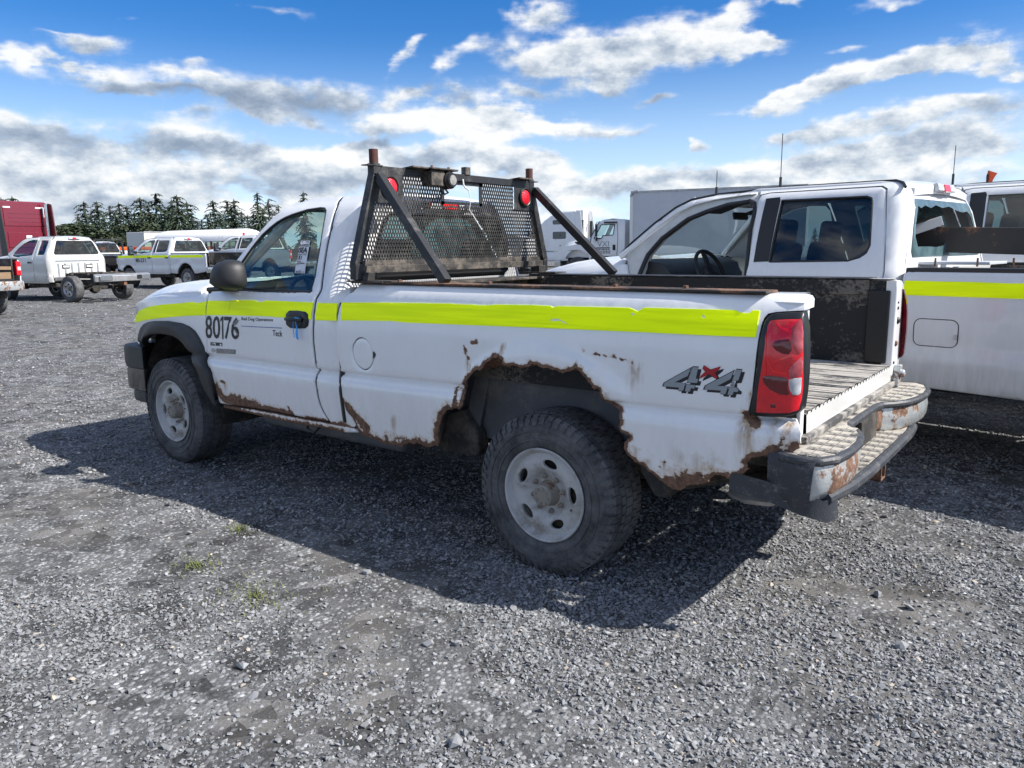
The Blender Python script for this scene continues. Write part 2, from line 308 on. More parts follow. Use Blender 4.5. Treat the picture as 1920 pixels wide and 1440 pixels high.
def bark_leaf():
    m, T, p = base_mat('fir_needles')
    g = T.new('ShaderNodeObjectInfo'); tc = T.new('ShaderNodeTexCoord')
    n = T.noise(tc.outputs['Object'], .9, 3, .6)
    f = T.math('ADD', T.math('MULTIPLY', n.outputs['Fac'], .8), T.math('MULTIPLY', g.outputs['Random'], .3), clamp=True)
    T.l.new(T.ramp(f, [(.2, (.018, .034, .022)), (.5, (.032, .055, .030)), (.8, (.062, .082, .040))]), p.inputs['Base Color']); p.inputs['Roughness'].default_value = .8
    m, T, p = base_mat('broadleaf')
    tc = T.new('ShaderNodeTexCoord'); n = T.noise(tc.outputs['Object'], .8, 4, .6)
    T.l.new(T.ramp(n.outputs['Fac'], [(.3, (.025, .042, .022)), (.55, (.045, .062, .028)), (.75, (.085, .070, .030))]), p.inputs['Base Color']); p.inputs['Roughness'].default_value = .8
    m, T, p = base_mat('weed_leaf')
    tc = T.new('ShaderNodeTexCoord'); n = T.noise(tc.outputs['Object'], 9, 3, .6)
    T.l.new(T.ramp(n.outputs['Fac'], [(.3, (.10, .13, .035)), (.6, (.17, .19, .06)), (.8, (.28, .25, .12))]), p.inputs['Base Color']); p.inputs['Roughness'].default_value = .8
bark_leaf()
simple('bark', (.06, .045, .035), (.09, .07, .055), rough=.9)
def ground_mats():
    m, T, p = base_mat('gravel_ground')
    g = T.new('ShaderNodeNewGeometry'); v = g.outputs['Position']
    big = T.noise(v, .75, 5, .6); mid = T.noise(v, 3.1, 6, .62)
    vo = T.new('ShaderNodeTexVoronoi', feature='F1'); T.l.new(v, vo.inputs['Vector']); vo.inputs['Scale'].default_value = 46
    v2 = T.new('ShaderNodeTexVoronoi', feature='F1'); T.l.new(v, v2.inputs['Vector']); v2.inputs['Scale'].default_value = 110
    sc = T.new('ShaderNodeSeparateColor'); T.l.new(vo.outputs['Color'], sc.inputs[0])
    tone = T.ramp(sc.outputs[0], [(0, (.105, .107, .11)), (.5, (.205, .209, .215)), (.85, (.30, .305, .312)), (1, (.42, .423, .425))])
    fine = T.ramp(v2.outputs['Distance'], [(0, (.175, .177, .180)), (.6, (.095, .096, .098))])
    bare = T.sstep(T.math('ADD', big.outputs['Fac'], T.math('MULTIPLY', T.math('SUBTRACT', mid.outputs['Fac'], .5), .8)), .50, .64)
    fine = T.mix(T.math('MULTIPLY', bare, .38), fine, (.155, .142, .125, 1))
    edge = T.sstep(vo.outputs['Distance'], .62, .30)
    # pebbles: only some of the cells carry one, fewer on the bare tracks
    has = T.sstep(sc.outputs[1], T.math('MULTIPLY_ADD', bare, .55, .12), T.math('MULTIPLY_ADD', bare, .55, .16))
    k = T.math('MULTIPLY', edge, has)
    v3 = T.new('ShaderNodeTexVoronoi', feature='F1'); T.l.new(T.vmath('MULTIPLY', v, (1, 1, 1)), v3.inputs['Vector']); v3.inputs['Scale'].default_value = 11
    s3 = T.new('ShaderNodeSeparateColor'); T.l.new(v3.outputs['Color'], s3.inputs[0])
    v4 = T.new('ShaderNodeTexVoronoi', feature='F1'); T.l.new(v, v4.inputs['Vector']); v4.inputs['Scale'].default_value = 3.1
    s4 = T.new('ShaderNodeSeparateColor'); T.l.new(v4.outputs['Color'], s4.inputs[0])
    spk = T.math('ADD', T.math('MULTIPLY_ADD', s3.outputs[0], .75, .52), T.math('MULTIPLY_ADD', s4.outputs[0], .36, -.18))
    spk = T.math('ADD', spk, T.math('MULTIPLY', T.math('SUBTRACT', big.outputs['Fac'], .5), .5))
    vs = T.new('ShaderNodeVectorMath', operation='SCALE'); T.l.new(T.mix(k, fine, tone), vs.inputs[0]); T.set(vs.inputs['Scale'], spk)
    T.l.new(vs.outputs[0], p.inputs['Base Color']); p.inputs['Roughness'].default_value = .92; p.inputs['Specular IOR Level'].default_value = .25
    b = T.new('ShaderNodeBump', i_Strength=.6, i_Distance=.008)
    T.l.new(T.math('MULTIPLY_ADD', k, T.math('SUBTRACT', 1, vo.outputs['Distance']), T.math('MULTIPLY', v2.outputs['Distance'], -.25)), b.inputs['Height']); T.l.new(b.outputs[0], p.inputs['Normal'])
    m, T, p = base_mat('gravel_stone')
    at = T.new('ShaderNodeAttribute', attribute_name='tone'); g = T.new('ShaderNodeNewGeometry'); n = T.noise(g.outputs['Position'], 120, 3, .6)
    t = T.math('ADD', at.outputs['Fac'], T.math('MULTIPLY', T.math('SUBTRACT', n.outputs['Fac'], .5), .22), clamp=True)
    T.l.new(T.ramp(t, [(0, (.125, .129, .135)), (.45, (.205, .211, .220)), (.8, (.27, .276, .286)), (.93, (.35, .355, .363)), (1, (.43, .37, .30))]), p.inputs['Base Color'])
    p.inputs['Roughness'].default_value = .85; p.inputs['Specular IOR Level'].default_value = .3
ground_mats()

# ------------------------------------------------------------------ mesh helpers
def link(name, me, parent=None, kind=None):
    o = bpy.data.objects.new(name, me); COL.objects.link(o)
    if parent is not None: o.parent = parent
    if kind: o['kind'] = kind
    return o
def thing(name, label, cat, loc=(0, 0, 0), rz=0, group=None):
    o = bpy.data.objects.new(name, None); COL.objects.link(o); o.empty_display_size = .2
    o.location = loc; o.rotation_euler = (0, 0, rz); o['label'] = label; o['category'] = cat
    if group: o['group'] = group
    return o
def tag(o, label, cat, group=None):
    o['label'] = label; o['category'] = cat
    if group: o['group'] = group
    return o
def finish(me, mats, angle=35):
    for mt in (mats if isinstance(mats, (list, tuple)) else [mats]): me.materials.append(MAT[mt] if isinstance(mt, str) else mt)
    me.polygons.foreach_set('use_smooth', [True]*len(me.polygons))
    if angle: me.set_sharp_from_angle(angle=rad(angle))
class MB:
    def __init__(s): s.v = []; s.f = []; s.m = []; s.mi = 0
    def add(s, vs, fs):
        b = len(s.v); s.v += [tuple(p) for p in vs]; s.f += [tuple(i+b for i in f) for f in fs]; s.m += [s.mi]*len(fs); return s
    def box(s, c, size, rot=None, taper=None):
        x, y, z = (a/2 for a in size); vs = [Vector((sx*x, sy*y, sz*z)) for sz in (-1, 1) for sy in (-1, 1) for sx in (-1, 1)]
        if taper:
            for q in vs[4:]: q.x *= taper[0]; q.y *= taper[1]
        if rot: M = Euler(rot).to_matrix(); vs = [M @ q for q in vs]
        return s.add([q+Vector(c) for q in vs], [(0, 2, 3, 1), (4, 5, 7, 6), (0, 1, 5, 4), (2, 6, 7, 3), (0, 4, 6, 2), (1, 3, 7, 5)])
    def span(s, a, b):   # box from min corner to max corner
        return s.box([(p+q)/2 for p, q in zip(a, b)], [abs(q-p) for p, q in zip(a, b)])
    def beam(s, p, q, w, h, up=(0, 0, 1)):
        p = Vector(p); q = Vector(q); d = (q-p).normalized(); u = Vector(up); r = d.cross(u)
        if r.length < 1e-4: r = d.cross(Vector((1, 0, 0)))
        r.normalize(); u = r.cross(d); vs = []
        for e in (p, q): vs += [e+r*w/2*a+u*h/2*b for a, b in ((-1, -1), (1, -1), (1, 1), (-1, 1))]
        return s.add(vs, [(3, 2, 1, 0), (4, 5, 6, 7), (0, 1, 5, 4), (1, 2, 6, 5), (2, 3, 7, 6), (3, 0, 4, 7)])
    def tube(s, path, r, n=8, closed=False, caps=True):
        P = [Vector(p) for p in path]; k = len(P); rs = r if isinstance(r, (list, tuple)) else [r]*k; b = []
        t0 = None; ref = None
        for i in range(k):
            a = P[i-1] if i or closed else P[i]; c = P[(i+1) % k] if i < k-1 or closed else P[i]
            d = (c-a).normalized()
            if ref is None: ref = d.orthogonal().normalized()
            else: ref = (ref-d*ref.dot(d)).normalized()
            w = d.cross(ref)
            b += [P[i]+(ref*cos(2*pi*j/n)+w*sin(2*pi*j/n))*rs[i] for j in range(n)]
        fs = []
        for i in range(k if closed else k-1):
            for j in range(n):
                a0 = i*n+j; a1 = i*n+(j+1) % n; b0 = ((i+1) % k)*n+j; b1 = ((i+1) % k)*n+(j+1) % n
                fs.append((a0, a1, b1, b0))
        if caps and not closed: fs.append(tuple(range(n-1, -1, -1))); fs.append(tuple((k-1)*n+j for j in range(n)))
        return s.add(b, fs)
    def loft(s, rings, caps=True, closed=False):
        n = len(rings[0]); b = [p for r in rings for p in r]; k = len(rings); fs = []
        for i in range(k if closed else k-1):
            for j in range(n):
                fs.append((i*n+j, i*n+(j+1) % n, ((i+1) % k)*n+(j+1) % n, ((i+1) % k)*n+j))
        if caps and not closed: fs.append(tuple(range(n-1, -1, -1))); fs.append(tuple((k-1)*n+j for j in range(n)))
        return s.add(b, fs)
    def grid(s, rows):   # open sheet
        n = len(rows[0]); b = [p for r in rows for p in r]
        return s.add(b, [(i*n+j, i*n+j+1, (i+1)*n+j+1, (i+1)*n+j) for i in range(len(rows)-1) for j in range(n-1)])
    def lathe(s, prof, c=(0, 0, 0), n=32, axis='y', a0=0, a1=2*pi):
        # prof: (radius, offset along the axis)
        full = abs(a1-a0-2*pi) < 1e-6; m = n if full else n+1; b = []
        for r, h in prof:
            for j in range(m):
                a = a0+(a1-a0)*j/n; u, w = r*cos(a), r*sin(a)
                q = {'y': (u, h, w), 'z': (u, w, h), 'x': (h, u, w)}[axis]; b.append((q[0]+c[0], q[1]+c[1], q[2]+c[2]))
        fs = []
        for i in range(len(prof)-1):
            for j in range(m if full else m-1): fs.append((i*m+j, (i+1)*m+j, (i+1)*m+(j+1) % m, i*m+(j+1) % m))
        return s.add(b, fs)
    def prism(s, poly, lo, hi, axis='y'):
        # poly in the two remaining axes (x,z for y; x,y for z; y,z for x)
        def P(p, h): return {'y': (p[0], h, p[1]), 'z': (p[0], p[1], h), 'x': (h, p[0], p[1])}[axis]
        n = len(poly); tris = geometry.tessellate_polygon([[Vector((p[0], p[1], 0)) for p in poly]])
        s.add([P(p, lo) for p in poly]+[P(p, hi) for p in poly], [tuple(t) for t in tris]+[tuple(i+n for i in reversed(t)) for t in tris]+[(i, (i+1) % n, (i+1) % n+n, i+n) for i in range(n)])
        return s
    def build(s, name, mats, parent=None, angle=35, bevel=0, kind=None, fix=True, seg=2):
        me = bpy.data.meshes.new(name); me.from_pydata(s.v, [], s.f)
        if fix:
            bm = bmesh.new(); bm.from_mesh(me); bmesh.ops.recalc_face_normals(bm, faces=bm.faces); bm.to_mesh(me); bm.free()
        if any(s.m): me.polygons.foreach_set('material_index', s.m)
        finish(me, mats, angle); o = link(name, me, parent, kind)
        if bevel:
            md = o.modifiers.new('bevel', 'BEVEL'); md.width = bevel; md.segments = seg; md.limit_method = 'ANGLE'; md.angle_limit = rad(40); md.harden_normals = True
        return o
def resample(poly, step, closed=True):
    out = []; n = len(poly)
    for i in range(n if closed else n-1):
        a = np.array(poly[i], float); b = np.array(poly[(i+1) % n], float); k = max(1, int(np.ceil(np.linalg.norm(b-a)/step)))
        for j in range(k): out.append(a+(b-a)*j/k)
    if not closed: out.append(np.array(poly[-1], float))
    return np.array(out)
def segdist(P, poly, closed=True):
    A = np.array(poly, float); B = np.roll(A, -1, 0)
    if not closed: A, B = A[:-1], B[:-1]
    best = np.full(len(P), 1e9)
    for i0 in range(0, len(A), 64):
        a = A[i0:i0+64]; d = B[i0:i0+64]-a; L = (d*d).sum(1)+1e-12
        t = np.clip(((P[:, None]-a)*d).sum(2)/L, 0, 1); q = a+t[..., None]*d
        best = np.minimum(best, np.sqrt(((P[:, None]-q)**2).sum(2)).min(1))
    return best
def inside(P, poly):
    A = np.array(poly, float); B = np.roll(A, -1, 0); r = np.zeros(len(P), bool); x, y = P[:, 0], P[:, 1]
    for a, b in zip(A, B):
        if a[1] == b[1]: continue
        c = (a[1] > y) != (b[1] > y); r ^= c & (x < (b[0]-a[0])*(y-a[1])/(b[1]-a[1])+a[0])
    return r
def panel(name, outl, mats, parent, fmap, holes=(), step=.06, thick=.012, tdir=(0, -1, 0), roll=0, rust=(), stain=(), extra=None, kind=None, back=True, rollmask=None, ring=None, lump=None, lines=()):
    """sheet-metal panel: outline (with holes) in two axes, triangulated with interior points, mapped by fmap onto a curved
    surface, edges rolled over and given thickness; 'rust' = (polyline, width, strength) and 'stain' = (u, v_top, v_bottom, half width) become attributes"""
    loops = [resample(outl, step)]+[resample(h, step*.6) for h in holes]
    P = np.concatenate(loops); u0, v0 = P.min(0); u1, v1 = P.max(0)
    gx, gy = np.meshgrid(np.arange(u0+step*.5, u1, step), np.arange(v0+step*.5, v1, step)); I = np.stack([gx.ravel(), gy.ravel()], 1)
    I = I+nrng.uniform(-.12, .12, I.shape)*step
    rings = []
    offs = ([roll*.4, roll] if roll else [])+(list(ring) if ring else [])
    for L in loops:
        if not offs: break
        T = np.roll(L, -1, 0)-np.roll(L, 1, 0); T = T/(np.linalg.norm(T, axis=1)[:, None]+1e-9); N = np.stack([-T[:, 1], T[:, 0]], 1)
        for s in (1, -1):
            for o in offs: rings.append((L+N*s*o, o))
    def ok(Q, dmin):
        k = inside(Q, loops[0])
        for h in loops[1:]: k &= ~inside(Q, h)
        Q = Q[k]; d = np.min([segdist(Q, l) for l in loops], 0); return Q[d > dmin]
    rp = [ok(q, o*.85) for q, o in rings]
    if len(I): I = ok(I, max(step*.38, (max(offs)*1.4 if offs else 0)))
    allp = [P]+([I] if len(I) else [])+rp
    if extra is not None: allp.append(ok(np.array(extra, float), .002))
    nl = sum(len(a) for a in allp); V = np.concatenate(allp+[np.array(l, float) for l in lines]); es = []; b = 0
    for l in lines: es += [(nl+i, nl+i+1) for i in range(len(l)-1)]; nl += len(l)
    for L in loops:
        n = len(L); es += [(b+i, b+(i+1) % n) for i in range(n)]; b += n
    r = geometry.delaunay_2d_cdt([Vector(p) for p in V], es, [], 0, 1e-5)
    vo = np.array([(p.x, p.y) for p in r[0]]); tri = np.array([f for f in r[2] if len(f) == 3])
    cen = vo[tri].mean(1); k = inside(cen, loops[0])
    for h in loops[1:]: k &= ~inside(cen, h)
    tri = tri[k]; used = np.unique(tri); rem = -np.ones(len(vo), int); rem[used] = np.arange(len(used)); vo = vo[used]; tri = rem[tri]
    X, Y, Z = fmap(vo[:, 0], vo[:, 1]); P3 = np.stack(np.broadcast_arrays(X, Y, Z), 1).astype(float)
    td = np.array(tdir, float)
    D = np.min([segdist(vo, l) for l in loops], 0)
    if roll:
        dd = np.clip(D, 0, roll); drop = roll-np.sqrt(np.maximum(roll**2-(roll-dd)**2, 0))
        if rollmask is not None: drop = drop*rollmask(vo[:, 0], vo[:, 1])
        P3 = P3+td*drop[:, None]
    if lump is not None: P3 = P3-td*lump(vo[:, 0], vo[:, 1], D)[:, None]
    a = P3[tri[:, 1]]-P3[tri[:, 0]]; c = P3[tri[:, 2]]-P3[tri[:, 0]]
    if (np.cross(a, c)@td).sum() > 0: tri = tri[:, ::-1]
    # boundary edges -> skirt
    cnt = {}
    for t in tri:
        for i in range(3):
            e = (int(t[i]), int(t[(i+1) % 3])); cnt[e] = 1
    be = [e for e in cnt if (e[1], e[0]) not in cnt]
    n = len(vo); verts = [P3]; faces = [tuple(map(int, t)) for t in tri]; A = np.zeros(n)
    R_ = np.zeros(n); S_ = np.zeros(n)
    for pl, w, s in rust:
        if len(pl) == 1: d = np.hypot(vo[:, 0]-pl[0][0], vo[:, 1]-pl[0][1])
        else: d = segdist(vo, pl, False)
        R_ = np.maximum(R_, s*np.exp(-(d/w)**1.6))
    for (su, st, sb, sw) in stain:
        S_ = np.maximum(S_, np.exp(-((vo[:, 0]-su)/sw)**2)*np.clip((vo[:, 1]-sb)/(st-sb+1e-6), 0, 1)*(vo[:, 1] <= st+.004))
    rows = [R_]; srows = [S_]
    if thick:
        bi = sorted({i for e in be for i in e}); mp = {i: j for j, i in enumerate(bi)}; nb = len(bi)
        verts += [P3[bi], P3[bi]+td*thick]; rows += [R_[bi], np.maximum(R_[bi], 0)]; srows += [S_[bi], S_[bi]]
        faces += [(n+mp[e[1]], n+mp[e[0]], n+nb+mp[e[0]], n+nb+mp[e[1]]) for e in be]
        if back:
            o = n+2*nb; verts.append(P3+td*thick); rows.append(R_*.6); srows.append(S_*0); faces += [tuple(int(i)+o for i in t[::-1]) for t in tri]
    VV = np.concatenate(verts); me = bpy.data.meshes.new(name); me.from_pydata(VV.tolist(), [], faces)
    if rust: me.attributes.new('rust', 'FLOAT', 'POINT').data.foreach_set('value', np.concatenate(rows).astype(np.float32))
    if stain: me.attributes.new('stain', 'FLOAT', 'POINT').data.foreach_set('value', np.concatenate(srows).astype(np.float32))
    finish(me, mats, 50); return link(name, me, parent, kind)
def text_mesh(s, bold=0, cap=None):
    cu = bpy.data.curves.new('lettering', 'FONT'); cu.body = s; cu.size = 1; cu.offset = bold; cu.resolution_u = 3
    o = bpy.data.objects.new('lettering', cu); COL.objects.link(o); bpy.context.view_layer.update()
    me = bpy.data.meshes.new_from_object(o.evaluated_get(bpy.context.evaluated_depsgraph_get()))
    bpy.data.objects.remove(o); V = np.array([v.co[:2] for v in me.vertices]); F = [tuple(p.vertices) for p in me.polygons]
    V = V-V.min(0); V = V/V.max(0); return V, F
def lettering(name, s, corners, fmap, mat, parent, bold=0, proud=.002, pdir=(0, 1, 0), slant=0, skip=None):
    """text fitted to a quadrilateral (top-left, bottom-left, bottom-right, top-right) given in the panel's two axes"""
    V, F = text_mesh(s, bold); tl, bl, br, tr = (np.array(c, float) for c in corners)
    u, v = V[:, :1], V[:, 1:]; Q = (bl*(1-u)+br*u)*(1-v)+(tl*(1-u)+tr*u)*v
    X, Y, Z = fmap(Q[:, 0], Q[:, 1]); P = np.stack(np.broadcast_arrays(X, Y, Z), 1)+np.array(pdir)*proud
    if skip: F = [f for f in F if not skip(V[list(f)].mean(0))]
    me = bpy.data.meshes.new(name); me.from_pydata(P.tolist(), [], F)
    bm = bmesh.new(); bm.from_mesh(me); bmesh.ops.triangulate(bm, faces=bm.faces)
    bm.normal_update()
    for f in bm.faces:
        if f.normal.dot(Vector(pdir)) < 0: f.normal_flip()
    bm.to_mesh(me); bm.free(); finish(me, mat, 0); return link(name, me, parent)
def copy_tree(o, parent=None, loc=None, rz=None, label=None, name=None):
    kids = [c for c in o.children]; c = o.copy(); COL.objects.link(c); c.parent = parent
    if parent is not None: c.matrix_parent_inverse = o.matrix_parent_inverse.copy()
    for k in kids: copy_tree(k, c)
    if loc is not None: c.location = loc
    if rz is not None: c.rotation_euler = (0, 0, rz)
    if label: c['label'] = label
    return c
def ell(cx, cy, rx, ry, n=24, a0=0, p=2.0):
    return [(cx+rx*np.sign(cos(a))*abs(cos(a))**(2/p), cy+ry*np.sign(sin(a))*abs(sin(a))**(2/p)) for a in (2*pi*i/n+a0 for i in range(n))]
def rrect(x0, y0, x1, y1, r, n=4):
    out = []
    for cx, cy, a in ((x1-r, y1-r, 0), (x0+r, y1-r, 90), (x0+r, y0+r, 180), (x1-r, y0+r, 270)):
        out += [(cx+r*cos(rad(a+90*i/n)), cy+r*sin(rad(a+90*i/n))) for i in range(n+1)]
    return out

ZK=np.array([.30,.45,.60,.70,.78,.815,.832,.840,.848,.858,.872,.95,1.08,1.18,1.26,1.31,1.34,1.36])
YK=np.array([.925,.947,.963,.973,.980,.967,.949,.935,.936,.957,.962,.962,.963,.955,.935,.915,.893,.868])
def _smooth(z,y,s):
    zz=np.arange(z[0]-.1,z[-1]+.1,.002); yy=np.interp(zz,z,y); k=np.exp(-.5*(np.arange(-30,31)*.002/s)**2); k/=k.sum()
    return zz[30:-30],np.convolve(yy,k,'valid')
ZK,YK=_smooth(ZK,YK,.002)
ZG=np.array([1.20,1.26,1.30,1.45,1.60,1.72,1.80,1.84,1.865,1.885])
YG=np.array([.950,.935,.915,.853,.782,.716,.664,.628,.585,.545])
ZC,YC=_smooth(np.array([.30,.45,.60,.70,.78,.815,.832,.840,.848,.858,.872,.95,1.08,1.18,1.30]),np.array([.925,.947,.963,.973,.980,.967,.949,.935,.936,.957,.962,.961,.963,.955,.938]),.002)
ZG,YG=_smooth(ZG,YG,.012)
def sstep(a,b,x):
    t=np.clip((x-a)/(b-a),0,1); return t*t*(3-2*t)
def ybed(x,z):
    zz=z-.012*np.clip((1.45-x)/2.6,0,1)*3.9*sstep(.55,.84,z)*sstep(1.3,1.1,z)
    y=np.interp(zz,ZK,YK)
    t=np.clip((-.55-x)/.6,0,1.2); y=y-.035*t*t
    r=np.hypot(x-.02,z-.39)
    return y+.016*sstep(.74,.67,r)*sstep(.80,.95,z)
def ycab(x,z):
    y=np.where(z<1.2,np.interp(z,ZC,YC),np.interp(z,ZG,YG))
    t=np.clip((x-3.40)/.72,0,1.25); y=y-.14*t*t
    t=np.clip((x-2.6)/.8,0,1)*sstep(1.2,1.3,z); y=y-.03*t*t
    return y

FIR_SPOTS = [(-32.98, 205, 13.27, 0, 0.9), (-32.4, 190, 12.62, 1, 1), (-28.55, 220, 13.67, 2, 1), (-27.82, 198, 12.43, 3, 1.0), (-27.11, 212, 12.17, 4, 1), (-26.55, 205, 12.68, 0, 0.9), (-26.11, 190, 11.15, 1, 1.1), (-25.25, 220, 14.94, 2, 1), (-24.8, 198, 11.88, 3, 1), (-24.31, 212, 15.26, 4, 1.15), (-23.36, 205, 13.59, 0, 1), (-23.02, 190, 13.6, 1, 1), (-22.42, 220, 14.03, 2, 1.1), (-20.76, 198, 13.02, 3, 1.05), (-19.86, 212, 13.78, 4, 1), (-19.41, 205, 13.76, 0, 1.1), (-21.2, 190, 9.56, 1, 0.9), (-18.6, 220, 10.7, 2, 0.9), (-17.86, 198, 14.98, 3, 0.75), (-17.14, 212, 14.27, 4, 0.8), (-14.75, 205, 15.84, 0, 0.8), (-23.85, 190, 10.55, 1, 1), (-25.69, 220, 11.22, 2, 1), (-21.58, 198, 8.69, 3, 0.8), (-18.18, 212, 11.02, 4, 0.8), (-18.95, 205, 10.93, 0, 0.9), (-20.38, 190, 9.69, 1, 0.9), (-21.88, 220, 9.42, 2, 0.7), (-16.49, 198, 12.13, 3, 0.6), (-28.19, 212, 10.99, 4, 0.9), (-27.48, 205, 10.08, 0, 1), (-26.8, 190, 9.76, 1, 0.9), (-25.02, 220, 11.51, 2, 1), (-24.54, 198, 9.97, 3, 1.1), (-23.62, 212, 12.2, 4, 0.9), (-22.76, 205, 11.35, 0, 1), (-22.19, 190, 9.89, 1, 0.8), (-19.62, 220, 12.21, 2, 0.9), (-17.54, 198, 11.11, 3, 0.8), (-28.95, 212, 10.21, 4, 0.8), (-25.21, 205, 9.53, 0, 1.2)]
FAR_FIRS = [(5.85, 260, 6.03, 0, 0.9), (6.71, 260, 4.24, 1, 0.6), (18.72, 260, 6.1, 2, 0.8), (19.77, 260, 6.83, 3, 0.8), (21.43, 260, 6.18, 4, 0.9)]
BUSH_SPOTS = [(-29.9, 178, 7.19, 0, 1.5), (-29.25, 184, 7.73, 1, 1.6), (-28.64, 190, 6.9, 2, 1.3), (-30.48, 178, 6.34, 0, 1.2), (-28.04, 184, 6.37, 1, 1.5), (-27.27, 190, 6.06, 2, 1.4), (-26.49, 178, 5.63, 0, 1.4), (-25.47, 184, 8.03, 1, 1.3), (-24.73, 190, 6.95, 2, 1.5), (-23.59, 178, 6.07, 0, 1.4), (-22.59, 184, 5.85, 1, 1.4), (-18.99, 190, 6.05, 2, 1.4), (-17.75, 178, 5.81, 0, 1.4)]
WEEDS = [(0.898, 1.965, 1.0, 'largest patch of pale green weeds in the sunlit gravel'), (1.436, 1.933, 0.7, 'faint weed patch nearest the front wheel'), (1.709, 1.523, 0.45, 'tiny weed tuft at the edge of the pickup shadow')]
ROCKS = [(-1.35, 0.299, 0.03, 'lone angular stone on the bare patch right of the bumper shadow'), (-0.537, 2.202, 0.036, 'big light stone at the bottom edge, below the rear wheel'), (0.684, 1.492, 0.03, 'stone on the edge of the pickup shadow'), (-1.528, 0.724, 0.032, 'rounded stone in the lower right gravel'), (-0.031, 1.808, 0.028, 'dark stone below the shadow, right one of a pair'), (-0.125, 1.738, 0.026, 'dark pointed stone below the shadow, left of centre')]
BARE = [(-1.49, 0.4, 0.75, 0.35, 0.17), (-0.06, 1.96, 0.45, 0.22, 0.0), (1.32, 1.83, 1.6, 0.28, 0.09), (-0.71, 2.03, 0.3, 0.16, 0.0), (2.24, 2.15, 1.3, 0.45, 0.09), (0.87, 1.5, 0.5, 0.2, 0.0), (-1.31, 1.39, 0.2, 0.3, 0.0), (0.41, 2.67, 0.35, 0.25, 0.35), (12.81, -2.07, 4, 0.8, 0.09), (3.77, 1.82, 1.5, 0.3, 0.0)]

# ------------------------------------------------------------------ ground
def gz(x, y):
    r = hypot(x+2, y-3.8); return .0062*(max(0, min(r, 130)-11))
def make_ground():
    mb = MB(); N = 48; rs = [0, 3, 7, 11, 16, 24, 40, 60, 90, 130, 300, 900, 3000]; c = (-2, 3.8)
    mb.add([(c[0], c[1], 0)], [])
    for r in rs[1:]: mb.add([(c[0]+r*cos(2*pi*i/N), c[1]+r*sin(2*pi*i/N), .0062*max(0, min(r, 130)-11)) for i in range(N)], [])
    f = [(0, 1+i, 1+(i+1) % N) for i in range(N)]
    for k in range(len(rs)-2):
        a = 1+k*N; f += [(a+i, a+N+i, a+N+(i+1) % N, a+(i+1) % N) for i in range(N)]
    mb.f = f; mb.m = [0]*len(f); mb.build('ground', 'gravel_ground', kind='structure', fix=True)
def fbm2(x, y, s):
    return mnoise.noise((x*s, y*s, 3.7))*.6+mnoise.noise((x*s*2.3, y*s*2.3, 9.1))*.3+mnoise.noise((x*s*5.1, y*s*5.1, 1.3))*.2
